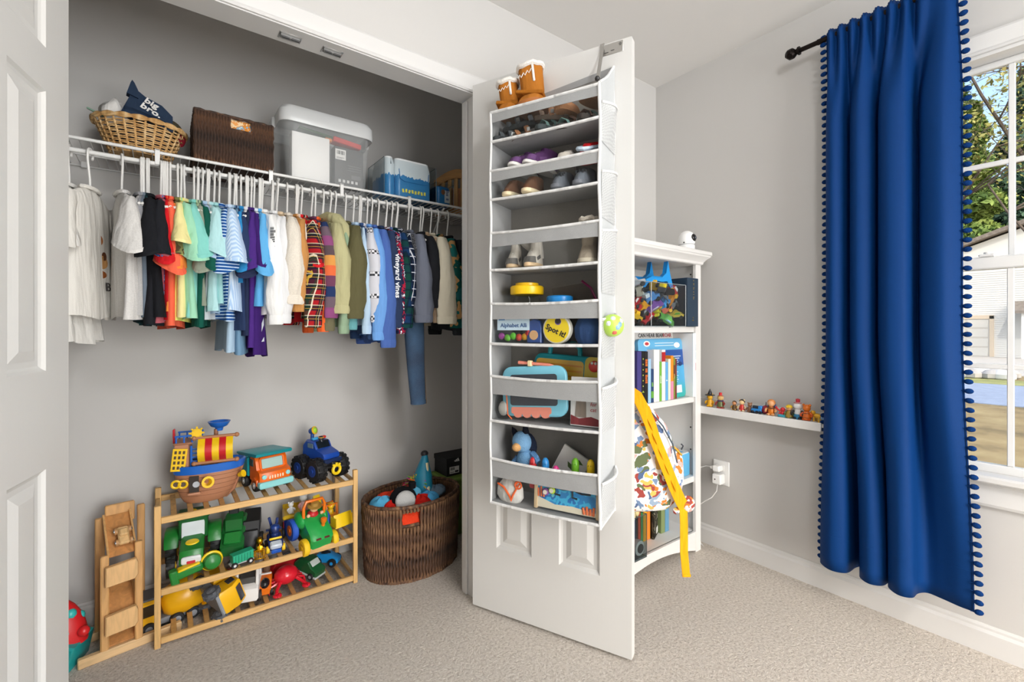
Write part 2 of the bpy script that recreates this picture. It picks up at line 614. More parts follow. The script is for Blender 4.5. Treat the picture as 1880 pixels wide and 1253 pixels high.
# ------------------------------------------------------------ panel doors
def panel_door(name, loc, ang, w, label, strike=True):
    """moulded six panel door in local x (width), y (thickness, visible face at y = 0 facing -y), z"""
    th, h = .035, 2.03
    root = link(name, None, None, loc, (0, 0, ang))
    root['kind'] = 'structure'
    root['label'] = label
    st, mid = .108, .108
    pw = (w - 2 * st - mid) / 2
    rows = [(.245, .77), (.985, 1.60), (1.695, 1.905)]
    cols = [(st, st + pw), (st + pw + mid, w - st)]
    xs = sorted({0, w, *[q for c in cols for q in c]})
    zs = sorted({0, h, *[q for r in rows for q in r]})
    sh = []
    holes = {(c, r) for c in cols for r in rows}
    # stile and rail face with openings, plus core and back
    v, f = [], []
    for i in range(len(xs) - 1):
        for j in range(len(zs) - 1):
            if ((xs[i], xs[i + 1]), (zs[j], zs[j + 1])) in holes:
                continue
            o = len(v)
            v += [(xs[i], 0, zs[j]), (xs[i + 1], 0, zs[j]), (xs[i + 1], 0, zs[j + 1]), (xs[i], 0, zs[j + 1])]
            f.append((o, o + 1, o + 2, o + 3))
    sh.append((v, f))
    b = [(0, 0), (w, 0), (w, th), (0, th)]
    v = [(x, y, z) for z in (0, h) for x, y in b]
    sh.append((v, [(1, 2, 6, 5), (2, 3, 7, 6), (3, 0, 4, 7), (3, 2, 1, 0), (4, 5, 6, 7)]))
    part('slab', M_DOOR, root, *sh, angle=20)
    for (x0, x1) in cols:
        for (z0, z1) in rows:
            def ring(a, y):
                return [(x0 + a, y, z0 + a), (x1 - a, y, z0 + a), (x1 - a, y, z1 - a), (x0 + a, y, z1 - a)]
            part('panel', M_DOOR, root, loft([ring(0, 0), ring(.006, .006), ring(.012, .009), ring(.024, .0095), ring(.046, .0025)], False, True), angle=12)
    return root
door_l_ang = 90 - 4 + 180
# left door: hinged on the left jamb, opened a little past square, its closet face towards the camera
HX, HY_ = -.181, 1.530
panel_door('door_1', (HX - .1355 * .62 / .62 * 1.0, HY_ - .607, .012), 77.4, .62, 'white six panel closet door, left leaf in the foreground')
# right door: hinge corner at (.965, 1.525)
RD = panel_door('door_2', (.965, 1.525, .012), math.degrees(math.atan2(-.917, .399)), .622, 'white six panel closet door standing open with a hanging organizer')
sp = thing('strike_plate', 'zinc strike plate at the top of the open right closet door', 'strike plate', (.965, 1.525, .012), math.degrees(math.atan2(-.917, .399)))
part('plate', metal('c9c8c5', .35), sp, bx(.520, .594, -.0025, 0, 1.990, 2.026, .0008))
part('screw', metal('8e8e8c', .3), sp, cyl((.585, -.0045, 2.015), (.585, -.002, 2.015), .005, n=10))
part('slot', plas('55534f'), sp, bx(.531, .545, -.0032, -.002, 1.997, 1.9995), bx(.553, .565, -.0032, -.002, 2.0, 2.0025), bx(.5195, .5225, -.004, -.002, 1.992, 2.02))

# ------------------------------------------------------------ window
casing('trim_4', WY0, WY1, WZ1, WX, -1, 'white moulded casing around the window', 'x', WZ0)
struct('trim_5', M_TRIM, bx(WX, WX + .12, WY0 - .001, WY0 + .012, WZ0, WZ1), bx(WX, WX + .12, WY1 - .012, WY1 + .001, WZ0, WZ1), bx(WX, WX + .12, WY0, WY1, WZ1 - .012, WZ1 + .001),
       label='white window jamb lining')
struct('trim_6', M_TRIM, bx(WX - .045, WX + .12, WY0 - .09, WY1 + .09, WZ0 - .022, WZ0 + .003, .006), label='white window stool')
struct('trim_7', M_TRIM, loft([[(WX - q[1] * 1.0, y, WZ0 - .022 - q[0] * 1.25) for q in casing_prof()] for y in (WY0 - .066, WY1 + .066)]), label='white window apron', angle=18)
win = link('window_1', None, None, (WX, 0, 0))
win['kind'] = 'structure'
win['label'] = 'white double hung window with muntins, lawn and house outside'
M_VINYL = paint('dededc', .35)
def sash(nm, x0, x1, z0, z1, tr, br, sr):
    y0, y1 = WY0 + .014, WY1 - .014
    fr = part(nm, M_VINYL, win, bx(x0, x1, y0, y0 + sr, z0, z1, .003), bx(x0, x1, y1 - sr, y1, z0, z1, .003), bx(x0 - .001, x1 + .001, y0, y1, z1 - tr, z1, .004), bx(x0 - .001, x1 + .001, y0, y1, z0, z0 + br, .004))
    ga, gb, gc, gd = y0 + sr, y1 - sr, z0 + br, z1 - tr
    xm = (x0 + x1) / 2
    ws = (gb - ga) / 3
    ym = [ga + ws, ga + 2 * ws]
    zm = (gc + gd) / 2
    for q in ym:
        part('muntin', M_VINYL, fr, bx(xm - .006, xm + .006, q - .0085, q + .0085, gc, gd, .002))
    part('muntin', M_VINYL, fr, bx(xm - .0055, xm + .0055, ga, gb, zm - .0085, zm + .0085, .002))
    for i in range(3):
        for j in range(2):
            part('pane', clear('fbfdfd', .02), fr, bx(xm - .0015, xm + .0015, ga + i * ws, ga + (i + 1) * ws, gc + j * (gd - gc) / 2, gc + (j + 1) * (gd - gc) / 2))
sash('upper_sash', .062, .088, 1.295, 2.008, .022, .036, .030)
sash('lower_sash', .030, .058, .600, 1.336, .042, .030, .030)
part('sash_lock', M_VINYL, win, bx(.024, .058, .25, .29, 1.336, 1.345, .003), cyl((.04, .27, 1.345), (.04, .27, 1.352), .009, n=12))
k = NT('insect_screen')
tr = k.n('BsdfTransparent'); df = k.n('BsdfDiffuse'); mx = k.n('MixShader')
df.inputs[0].default_value = (*lin('77777a'), 1)
mx.inputs[0].default_value = .10
k.l(tr.outputs[0], mx.inputs[1]); k.l(df.outputs[0], mx.inputs[2]); k.l(mx.outputs[0], k.t.nodes['Material Output'].inputs[0])
part('insect_screen', k.m, win, bx(.098, .099, WY0 + .014, WY1 - .014, .605, 1.31))

# ------------------------------------------------------------ globe lamp on the ceiling above the camera
lamp = thing('ceiling_lamp', 'opal glass globe lamp on a short stem under the ceiling', 'lamp', (.52, -.35, CEIL))
part('canopy', metal('c9c6c0', .35), lamp, lathe([(.065, 0), (.06, -.018), (.02, -.026), (.012, -.03)][::-1], n=20))
part('stem', metal('c9c6c0', .35), lamp, cyl((0, 0, -.03), (0, 0, -.10), .010))
k = NT('lit_opal_glass')
k.color((.9, .9, .88))
k.b.inputs['Emission Color'].default_value = (.985, .99, 1.0, 1)
k.b.inputs['Emission Strength'].default_value = LAMP_POWER
part('globe', k.m, lamp, sph(0, 0, -.205, .12, n=20, m=14))

# ============================================================ outside the window
def out_mat(name, stops, scale, bump=0):
    k = NT(name)
    nz = k.noise(scale, 5, rough=.65)
    k.color(k.ramp(nz.outputs[0], [(p, lin(c)) for p, c in stops]))
    k.set(Roughness=.95)
    return k.m
GZ = -.5
struct('ground_lawn', out_mat('dry_lawn', [(.3, '5e5232'), (.5, '8c7850'), (.7, '9f8f64')], 1.1), bx(WX + .13, 130, -70, 80, GZ - .1, GZ), label='dry golden lawn outside the window')
struct('ground_road', out_mat('blue_grey_asphalt', [(.3, '7f8ba0'), (.7, '93a0b5')], 4), bx(13.8, 18.8, -70, 80, GZ, GZ + .015), label='blue grey road')
struct('ground_driveway', out_mat('pale_concrete', [(.3, 'a8a49d'), (.7, 'b8b4ad')], 2), bx(22.8, 37, -9, 6.6, GZ, GZ + .02), label='pale concrete driveway')
struct('ground_verge', out_mat('greener_grass', [(.3, '6d7440'), (.6, '98985a')], 2), bx(18.8, 20.6, -70, 80, GZ, GZ + .018), label='greener verge beyond the road')

M_SIDE = paint('cfccc6', .6)
house = thing('house', 'white house with lap siding and a garage across the road', 'house', (37, 0, GZ))
part('wall', paint('cbc8c1', .7), house, bx(.02, 9, -9, 9, 0, 4.9))
part('wall', paint('cbc8c1', .7), house, prism([(-9.0, 4.9), (9.0, 4.9), (0, 8.2)], .02, 9, 'x'))
for i in range(40):
    part('siding_board', M_SIDE, house, prism([(-.018, 0), (.0, .125), (.02, .125), (.02, 0)], -9, 9, 'y'), share='siding', loc=(0, 0, i * .122))
part('roof', out_mat('brown_shingles', [(.3, '5f564e'), (.7, '857a6f')], 6), house, prism([(-9.7, 4.72), (0, 8.35), (9.7, 4.72), (9.7, 4.9), (0, 8.6), (-9.7, 4.9)], -.5, 9.2, 'x'))
gd_ = part('garage_door', paint('bdb7ad', .6), house, bx(-.06, 0, 4.35, 8.2, 0, 2.15))
for i in range(4):
    for j in range(4):
        part('garage_panel', paint('c9c4bb', .6), gd_, box(-.065, 4.35 + .48 + j * .9633, .27 + i * .535, .02, .84, .44, .008))
part('garage_trim', paint('cbb9a2', .6), house, bx(-.10, 0, 4.18, 4.35, 0, 2.32), bx(-.10, 0, 4.18, 8.35, 2.15, 2.36))
for wy in (2.0, -1.2, -4.6):
    fr = part('window', paint('f4f3ef', .6), house, bx(-.05, 0, wy - .62, wy + .62, .85, 2.45))
    for q in (-1, 1):
        for h in (0, 1):
            part('pane', plas('3a4148', .1), fr, bx(-.06, -.045, wy + q * .29 - .25, wy + q * .29 + .25, .95 + h * .74, 1.6 + h * .74))
part('porch_post', paint('f4f3ef', .6), house, bx(-1.2, -1.05, 2.9, 3.05, 0, 2.4))
part('porch_roof', out_mat('porch_shingles', [(.3, '6b625a'), (.7, '8a8076')], 6), house, prism([(-1.4, 2.4), (0, 3.0), (0, 3.1), (-1.4, 2.52)], -5.6, 3.4, 'y'))

def leaf_cloud(n, fn, size, seed):
    r = random.Random(seed)
    v, f = [], []
    for i in range(n):
        c, s = fn(r)
        s = size * r.uniform(.6, 1.4) * s
        a = Vector((r.gauss(0, 1), r.gauss(0, 1), r.gauss(0, 1))).normalized()
        b = a.cross(Vector((r.gauss(0, 1), r.gauss(0, 1), r.gauss(0, 1)))).normalized()
        c = Vector(c)
        o = len(v)
        v += [c - a * s, c + b * s * .5, c + a * s, c - b * s * .5]
        f.append((o, o + 1, o + 2, o + 3))
    return v, f
def foliage_mat(name, stops, scale=.6):
    k = NT(name)
    nz = k.noise(scale, 4)
    k.color(k.ramp(nz.outputs[0], [(p, lin(c)) for p, c in stops]))
    k.set(Roughness=.8)
    return k.m
M_BARK = out_mat('bark', [(.3, '4a4038'), (.7, '6e6257')], 9)
def broad_tree(loc, h, seed, label, spread, fol, nleaf, lsize):
    r = random.Random(seed)
    t = thing('yard_tree', label, 'tree', loc, r.uniform(0, 360))
    tips = []
    br = []
    def grow(p, d, L, rad, lev):
        pts = [p]
        q = p
        dd = d
        for i in range(5):
            dd = (dd + Vector((r.gauss(0, .13), r.gauss(0, .13), r.gauss(0, .08) + (.02 if lev else 0)))).normalized()
            q = q + dd * L / 5
            pts.append(q)
            if lev >= 2:
                tips.append(q)
        br.append((lev, tube(pts, [rad * (1 - .12 * i) for i in range(6)], 6 if lev < 2 else 4)))
        if lev < 4:
            for k in range((6, 4, 3, 3)[lev]):
                i = r.randint(2, 5)
                a = r.uniform(0, 2 * PI)
                side = Vector((math.cos(a), math.sin(a), r.uniform(-.1, .75) if lev else r.uniform(.25, .8)))
                grow(pts[i], (dd * .45 + side.normalized() * spread).normalized(), L * r.uniform(.5, .72), rad * .48, lev + 1)
    grow(Vector((0, 0, 0)), Vector((0, 0, 1)), h, h * .015, 0)
    part('trunk', M_BARK, t, *[s for l, s in br if l == 0])
    for s in [s for l, s in br if l == 1]:
        part('branch', M_BARK, t, s)
    part('twigs', M_BARK, t, *[s for l, s in br if l > 1], stuff=True)
    def fn(rr):
        p = rr.choice(tips)
        return p + Vector((rr.gauss(0, .22), rr.gauss(0, .22), rr.gauss(0, .22))), 1
    part('foliage', fol, t, leaf_cloud(nleaf, fn, lsize, seed), stuff=True)
F_YEL = foliage_mat('spring_leaves', [(.3, '5f6a34'), (.5, '8f8f4c'), (.7, 'b0a468')])
F_GRN = foliage_mat('green_leaves', [(.3, '3f5a2a'), (.55, '6c8038'), (.75, '93994a')])
F_PIN = foliage_mat('pine_needles', [(.3, '27402f'), (.55, '3f5c46'), (.8, '5d7c62')], .4)
broad_tree((12.5, 2.9, GZ), 4.6, 3, 'bare branched tree with sparse young leaves near the road', 1.1, F_YEL, 3600, .040)
broad_tree((10.2, -.6, GZ), 4.4, 12, 'young yellow green leafed tree in the lawn', 1.1, F_YEL, 3000, .040)
def pine(loc, h, seed, label, m):
    t = thing('pine_tree', label, 'tree', loc)
    r0 = random.Random(seed)
    part('trunk', M_BARK, t, cyl((0, 0, 0), (0, 0, h * .9), h * .018, h * .005, 8))
    def fn(rr):
        z = rr.uniform(.12, 1) ** .8
        rad = h * .24 * (1.05 - z) * (0.65 + .35 * math.sin(z * 44)) * math.sqrt(rr.uniform(.2, 1))
        a = rr.uniform(0, 2 * PI)
        return (math.cos(a) * rad, math.sin(a) * rad, z * h - rad * .25), 1
    part('foliage', m, t, leaf_cloud(15000, fn, h * .015, seed), stuff=True)
for i, (x, y, h, lb, m) in enumerate([(52, 14.0, 19, 'dark blue green pine standing behind the house at the left', F_PIN), (56, 8.6, 24, 'tall pine behind the house ridge', F_GRN),
                                   (54, 4.4, 22, 'blue green pine behind the middle of the roof', F_PIN), (58, .8, 24, 'olive green pine behind the roof at the right', F_GRN), (50, 6.6, 19, 'olive tree in front of the pines behind the house', F_GRN), (60, -4, 18, 'tall pine far right behind the house', F_PIN)]):
    pine((x, y, GZ), h, 30 + i, lb, m)
t = thing('rock_bed', 'pale heap of stones beside the driveway', 'stones', (21.2, 2.95, GZ))
for i in range(9):
    part('stone', paint(('b9b6b2', 'a09d9a', 'cac7c2')[i % 3], .9), t, sph(0, 0, .12, .32, .26, .2, 8, 5), loc=(random.uniform(-.6, .6), random.uniform(-1.0, 1.0), 0), rot=(0, 0, i * 50))
# ============================================================ closet: wire shelf and hanging clothes
_F, _CX, _HY, _CH = 844.0, 940.0, 604.0, 1.09
_fw = (math.sin(math.radians(37.2)), math.cos(math.radians(37.2)))
_rt = (_fw[1], -_fw[0])
def at(u, v, y):
    """the point of the plane at depth y that the photograph shows at pixel (u, v): survey of real positions"""
    k = (u - _CX) / _F
    d = (_fw[0] + _rt[0] * k, _fw[1] + _rt[1] * k, (_HY - v) / _F)
    s = y / d[1]
    return Vector((d[0] * s, y, _CH + d[2] * s))

RODY, RODZ, SHZ = 1.972, 1.650, 1.690
M_WIRE = paint('e2e2e0', .3)
t = thing('wire_shelf', 'white coated wire closet shelf with a hanging rod along its front', 'shelf', (0, 0, 0))
X0, X1 = CL + .004, CR - .004
part('front_rail', M_WIRE, t, cyl((X0, 1.975, SHZ), (X1, 1.975, SHZ), .0055, n=10))
part('middle_rail', M_WIRE, t, cyl((X0, 2.13, SHZ - .006), (X1, 2.13, SHZ - .006), .003, n=8))
part('back_rail', M_WIRE, t, cyl((X0, 2.286, SHZ - .004), (X1, 2.286, SHZ - .004), .003, n=8))
part('hanging_rod', M_WIRE, t, cyl((X0, RODY, RODZ), (X1, RODY, RODZ), .0075, n=12))
n = 0
x = X0 + .01
while x < X1:
    part('wire', M_WIRE, t, tube([(0, 2.288, SHZ), (0, 1.979, SHZ + .002), (0, 1.971, SHZ + .004)], .0016, 5), share='shelf_wire', loc=(x, 0, 0))
    x += .0262
for u, v in ((289, 285), (497, 325), (627, 350), (751, 372)):
    xx = at(u, v, 1.97).x
    part('rod_clip', M_WIRE, t, bx(xx - .007, xx + .007, 1.962, 1.9665, RODZ - .004, SHZ + .008, .001), bx(xx - .007, xx + .007, 1.962, 1.982, SHZ + .005, SHZ + .008), share=None)
for xx in (.36, 1.09):
    part('brace', M_WIRE, t, tube([(xx, 1.985, SHZ - .012), (xx, 2.288, SHZ - .30)], .005, 8), bx(xx - .009, xx + .009, 2.286, 2.294, SHZ - .33, SHZ - .27, .001))
for xx in (-.23, .30, .80, 1.30):
    part('wall_clip', M_WIRE, t, bx(xx - .008, xx + .008, 2.276, 2.2945, SHZ - .012, SHZ + .010, .002))

# ------------------------------------------------------------ garment fabrics
def stripes_mat(name, cols, period, axis=2, slope=0.0):
    k = NT(name)
    sx = k.n('SeparateXYZ')
    k.l(k.obj(), sx.inputs[0])
    a = k.math('ADD', sx.outputs[axis], k.math('MULTIPLY', sx.outputs[1 if axis == 2 else 2], slope))
    fr = k.math('FRACT', k.math('DIVIDE', a, period))
    st = []
    for i, c in enumerate(cols):
        st.append((i / len(cols), lin(c)))
    k.color(k.ramp(fr, st, 'CONSTANT'))
    k.set(Roughness=.92)
    k.b.inputs['Specular IOR Level'].default_value = .15
    return k.m
def plaid_mat(name, base, bands):
    """bands: (colour, period, duty, offset, mix) woven both ways over a base colour"""
    k = NT(name)
    sx = k.n('SeparateXYZ')
    k.l(k.obj(), sx.inputs[0])
    cur = lin(base)
    hor = k.math('ADD', sx.outputs[1], k.math('MULTIPLY', sx.outputs[0], .9))
    for c, per, duty, off, mx in bands:
        for s in (sx.outputs[2], hor):
            fr = k.math('FRACT', k.math('ADD', k.math('DIVIDE', s, per), off))
            m = k.math('MULTIPLY', k.math('LESS_THAN', fr, duty), mx)
            cur = k.mix(m, cur, lin(c))
    k.color(cur)
    k.set(Roughness=.92)
    k.b.inputs['Specular IOR Level'].default_value = .15
    return k.m
def blob_mat(name, stops, scale, sc=(1, 1, 1), detail=1):
    k = NT(name)
    nz = k.noise(scale, detail, k.mapping(scale=sc))
    k.color(k.ramp(nz.outputs[0], [(p, lin(c)) for p, c in stops], 'CONSTANT'))
    k.set(Roughness=.92)
    k.b.inputs['Specular IOR Level'].default_value = .15
    return k.m
def check_sleeve_mat():
    k = NT('grey_sleeve_with_checker_bands')
    sx = k.n('SeparateXYZ')
    k.l(k.obj(), sx.inputs[0])
    band = k.math('LESS_THAN', k.math('FRACT', k.math('DIVIDE', sx.outputs[2], .088)), .21)
    ch = k.n('TexChecker')
    ch.inputs['Scale'].default_value = 105
    ch.inputs[1].default_value = (*lin('2f3034'), 1)
    ch.inputs[2].default_value = (*lin('d9d9de'), 1)
    mp = k.mapping(loc=(.5, .003, .001))
    k.l(mp, ch.inputs[0])
    k.color(k.mix(band, lin('c9cad2'), ch.outputs[0]))
    k.set(Roughness=.92)
    return k.m
PAT = {
    'stripe': stripes_mat('blue_white_stripes', ['1f4f8f', 'c7dcf0', '1f4f8f'], .011),
    'pin': stripes_mat('pale_blue_pinstripes', ['a6c4e6', 'cfe0f3'], .006, 1),
    'redplaid': plaid_mat('red_navy_tartan', 'a51d24', [('161b2c', .038, .44, 0, .85), ('1d3a2c', .038, .14, .6, .8), ('efe6cf', .038, .06, .48, .75), ('d7b040', .038, .04, .8, .75)]),
    'block': stripes_mat('broad_woven_colour_bands', ['8a4a78', '6b5a66', '27365f', '6d3f58', 'd9683f', 'd0914a', '5a4a50'], .27, 2, .12),
    'greenplaid': plaid_mat('green_navy_plaid', '17345a', [('123f33', .070, .42, .1, .8), ('0f1a2c', .035, .22, .5, .7)]),
    'navyplaid': plaid_mat('navy_white_plaid', '1b2740', [('0f1626', .034, .35, .1, .8), ('d9dce4', .034, .10, .6, .8)]),
    'redprint': blob_mat('navy_red_fair_isle', [(0, '1d2440'), (.45, 'a5213a'), (.52, '1d2440'), (.58, 'dcdce2'), (.63, '1d2440')], 55),
    'greyprint': blob_mat('charcoal_fine_print', [(0, '3a3b3f'), (.5, '6b6c70'), (.56, '3a3b3f')], 120),
    'fleece': blob_mat('teal_tan_fleece', [(0, '1f5b5c'), (.42, '0f4a44'), (.5, 'b08a5a'), (.62, '1d6b68')], 13, (1, 1, 1.3), 2),
    'aloha': blob_mat('blue_tropical_print', [(0, '2b7fc0'), (.42, '5fb6dd'), (.5, '1b3d70'), (.58, 'c9453f'), (.64, '2b7fc0')], 38),
    'camo': blob_mat('camouflage', [(0, '5a4a34'), (.42, '7b7a4a'), (.52, '3d3a2a'), (.6, 'a2753f')], 32),
    'tealplaid': plaid_mat('teal_plaid', '1f4a50', [('0f2228', .03, .4, 0, .8)]),
    'check': check_sleeve_mat(),
}
def fmat(s):
    if s in PAT:
        return PAT[s]
    return hea(s[1:]) if s.startswith('~') else fab(s)

def denim_mat(c0, c1):
    k = NT('denim')
    nz = k.noise(7, 3)
    f = k.noise(350, 2)
    k.color(k.mix(k.math('MULTIPLY', f.outputs[0], .12), k.ramp(nz.outputs[0], [(.35, lin(c0)), (.65, lin(c1))]), lin('b9cbdd')))
    k.set(Roughness=.9)
    return k.m
M_DENIM = denim_mat('16304f', '2f5478')

# the hanger: hook, neck, two sloping arms and the bottom bar
def hanger_shape(w=.145):
    hk = [(0, 0, -.118), (0, -.003, -.085), (0, -.012, -.052), (0, -.0185, -.025)]
    for i in range(0, 9):
        a = PI - i * PI * 1.22 / 8
        hk.append((0, math.cos(a) * .019, -.0075 + math.sin(a) * .019))
    s = [tube(hk, .0034, 7)]
    s.append(tube([(0, -w, -.172), (0, -w * .5, -.144), (0, 0, -.118), (0, w * .5, -.144), (0, w, -.172)], .0042, 7))
    s.append(tube([(0, -w, -.172), (0, -w * .8, -.186), (0, w * .8, -.186), (0, w, -.172)], .0034, 6))
    return s
_HANGER = hanger_shape()
M_HANGER = paint('e2e1de', .35)

def garment(u, kind, fabric, vb, name, desc, yaw=None, sw=None, lean=0.0, sl=None, fat=1.0, y0=None, sfab=None, collar=None, cat=None, seed=None):
    r = random.Random(hash((u, vb)) & 0xffff if seed is None else seed)
    yaw = r.uniform(-9, 9) if yaw is None else yaw
    sw = r.uniform(.125, .152) if sw is None else sw
    ny = RODY - sw
    x = at(u, 450, ny).x + math.sin(math.radians(yaw)) * -sw * 1.0
    zb = at(u, vb, ny).z
    L = RODZ - zb
    lo = (x, RODY, RODZ)
    rot = (0, 0, yaw)
    solo('clothes_hanger', 'white plastic hanger holding the ' + desc, 'hanger', M_HANGER, *_HANGER, loc=lo, rot=(r.uniform(-1, 1), 0, yaw), group='white hangers on the closet rod', share='hanger')
    t = thing(name, desc, cat or 'clothes', lo, rot, 'clothes hanging on the closet rod')
    M = fmat(fabric)
    N = 26
    top = -.124
    rows = [(.050, top, .010), (.085, top - .012, .013), (sw * .92, top - .036, .017), (sw * 1.02, top - .060, .018), (sw * .99, top - .10, .019)]
    k = 6
    for i in range(1, k + 1):
        q = i / k
        rows.append((sw * (.98 - .05 * math.sin(q * PI) + .05 * q), top - .10 + (-L - top + .10) * q, (.019 + .007 * q) * fat))
    p1, p2, p3 = r.uniform(0, 6), r.uniform(0, 6), r.uniform(0, 6)
    sway = r.uniform(-.012, .012) + lean
    rings = []
    for j, (w, z, th) in enumerate(rows):
        q = max(0, (-z + top) / (L + top))
        ring = []
        for i in range(N):
            a = 2 * PI * i / N
            ca, sa = math.cos(a), math.sin(a)
            y = w * math.copysign(abs(ca) ** .8, ca)
            fold = (.010 * math.sin(y * 42 + p1) + .006 * math.sin(y * 75 + p2)) * q * fat
            ring.append((sa * th + fold + sway * q, y, z + (.006 * math.sin(y * 30 + p3) * q)))
        rings.append(ring)
    part('body', M, t, loft(rings, True, False), angle=70)
    M2 = fmat(sfab) if sfab else M
    long = kind in 'LHJ'
    for s in (-1, 1):
        sp = []
        ln = (sl if sl is not None else (.155 if not long else L - .165 + r.uniform(-.015, .015)))
        m = 9
        yawr = r.uniform(-.6, .6) if not long else r.uniform(-.35, .35)
        lx = r.uniform(-.010, .018)
        for i in range(m + 1):
            q = i / m
            if long:
                cy = sw - .022 + .040 * math.sin(min(1, q * 1.7) * PI / 2) - .012 * q
                ry = .030 + .016 * math.sin(q * PI) - (.008 * q)
                rx = .014 + .016 * math.sin(min(1, q * 1.5) * PI / 2)
                if q > .93:
                    rx *= .86; ry *= .86
            else:
                cy = sw - .030 + .050 * q
                ry = .030 + .026 * q
                rx = .012 + .022 * q
            cz = top - .030 - ln * q
            sp.append((s * cy, cz, rx * fat, ry, q))
        rings = []
        curl = r.uniform(-.022, .022) * (0 if long else 1)
        hp = r.uniform(0, 6)
        for cy, cz, rx, ry, q in sp:
            ring = []
            for i in range(16):
                a = 2 * PI * i / 16
                px = math.cos(a) * rx * (1 + .12 * math.sin(3 * a + p1))
                py = math.sin(a) * ry
                px += curl * q * ((py / ry) ** 2 - .5)
                c_, s_ = math.cos(yawr * q), math.sin(yawr * q)
                wob = .004 * math.sin(q * 14 + p2 + a) * (1 if long else .4)
                ring.append((px * c_ - py * s_ + lx * q + wob + sway * .5 * q, cy + px * s_ + py * c_, cz + (.024 * math.sin(a) * s * -1 + .007 * math.sin(2 * a + hp) if not long else 0) * q))
            rings.append(ring)
        if not long:     # a turned hem
            rings.append([(p[0], p[1], p[2] + .010) for p in [(sum(q[0] for q in rings[-1]) / 16 + (p[0] - sum(q[0] for q in rings[-1]) / 16) * .9, p[1], p[2]) for p in rings[-1]]])
        sl_o = part('sleeve', M2, t, loft(rings, True, False), angle=70)
        if long:
            cy, cz, rx, ry, q = sp[-1]
            last = rings[-1]
            cxm = sum(p[0] for p in last) / 16
            cym = sum(p[1] for p in last) / 16
            cuff = []
            for dz, g in ((.004, .98), (-.004, 1.06), (-.026, 1.02), (-.032, .92), (-.026, .84)):
                cuff.append([(cxm + (p[0] - cxm) * g, cym + (p[1] - cym) * g, cz + dz) for p in last])
            part('cuff', M2, sl_o, loft(cuff, False, False), angle=70)
    part('neckband', fmat(collar) if collar else M, t, torus(0, 0, top + .004, .052, .006, 'z', 18, 6, .32, 1.0))
    if kind == 'H':
        part('hood', M, t, tube([(-.012, .045, top - .005), (-.004, .01, top + .010), (.008, -.04, top + .012), (.022, -.095, top - .004), (.034, -.130, top - .040), (.040, -.142, top - .085), (.034, -.128, top - .115), (.018, -.100, top - .105), (.004, -.085, top - .075), (-.006, -.080, top - .045)], [.014, .020, .026, .028, .027, .024, .019, .015, .012, .008], 10), angle=70)
    def surf(y, z):
        for (w0, z0, h0), (w1, z1, h1) in zip(rows, rows[1:]):
            if z0 >= z >= z1:
                f = (z0 - z) / (z0 - z1)
                w, th = w0 + (w1 - w0) * f, h0 + (h1 - h0) * f
                q = max(0, (-z + top) / (L + top))
                ca = min(1, abs(y) / w) ** 1.25
                return math.sqrt(1 - ca * ca) * th + (.010 * math.sin(y * 42 + p1) + .006 * math.sin(y * 75 + p2)) * q * fat + sway * q
        return .03
    SURF[t.name] = surf
    return t

SURF = {}
G = garment
# (u of the near shoulder, cut, fabric, v of the hem, name, description)
G(82, 'T', 'eceae4', 632, 'white_ruffle_top', 'cream ruffled top hanging lowest at the left end', yaw=-8, fat=1.3, lean=.03)
G(104, 'T', 'f1efea', 590, 'white_tee', 'plain white short sleeve tee beside the left door', yaw=-5)
gt = G(122, 'T', 'ebe8e1', 582, 'graphic_tee', 'off-white tee with brown cartoon print near the left door', yaw=-14, sw=.15, seed=5)
gt2 = G(240, 'T', '~cfcdca', 584, 'grey_tee', 'pale heather grey tee turned towards the room', yaw=11, sw=.155, fat=1.25)
G(248, 'T', '~aeadac', 578, 'grey_tee', 'mid grey tee just right of the pale heather tee')
G(256, 'T', '~8f9094', 572, 'grey_tee', 'dark grey tee beside the black tees', sw=.13)
G(262, 'T', '6f7b88', 585, 'slate_tee', 'slate blue tee left of the black tees', sw=.13)
G(266, 'T', 'tealplaid', 594, 'plaid_shirt', 'teal plaid shirt peeking out below the grey tees', sw=.125)
G(276, 'T', '1b1c20', 586, 'black_tee', 'black tee with a wide drooping sleeve', sw=.158, fat=1.3, sl=.17)
G(291, 'T', '202126', 596, 'black_tee', 'second black tee next to the red shirts', sw=.15, fat=1.2, sl=.16)
G(297, 'T', 'aloha', 592, 'tropical_shirt', 'blue tropical print shirt between black and coral', sw=.128)
G(303, 'T', 'b5606a', 592, 'rose_tee', 'dusty rose tee beside the black tees', sw=.132)
G(307, 'T', 'cf1f26', 585, 'red_tee', 'bright red tee left of the coral one', sw=.138, sl=.18)
G(313, 'T', 'f1694c', 602, 'coral_tee', 'long coral tee between red and yellow', sw=.143, sl=.21)
G(319, 'T', 'f08a3c', 575, 'orange_tee', 'orange tee behind the yellow sleeve', sw=.135, sl=.2)
G(323, 'T', 'camo', 560, 'camouflage_tee', 'brown camouflage tee behind the orange tee', sw=.128)
G(328, 'T', 'efe3a0', 583, 'yellow_tee', 'pale yellow tee with a wide sleeve', sw=.152, sl=.12)
G(337, 'T', 'e9ea7c', 592, 'yellow_tee', 'lime yellow tee left of the mint shirts', sw=.13)
G(343, 'T', '9fd9b8', 588, 'mint_tee', 'mint green tee, left one of the two', sw=.156, fat=1.2, sl=.17)
G(354, 'T', '86cfc4', 583, 'aqua_tee', 'aqua green tee next to the mint tee', sw=.150, fat=1.1)
G(364, 'T', 'b9cfa6', 590, 'green_tee', 'pale sage tee behind the aqua one', sw=.13)
G(369, 'T', '8c9484', 565, 'olive_tee', 'grey olive tee left of the dark green one', sw=.142, sl=.2)
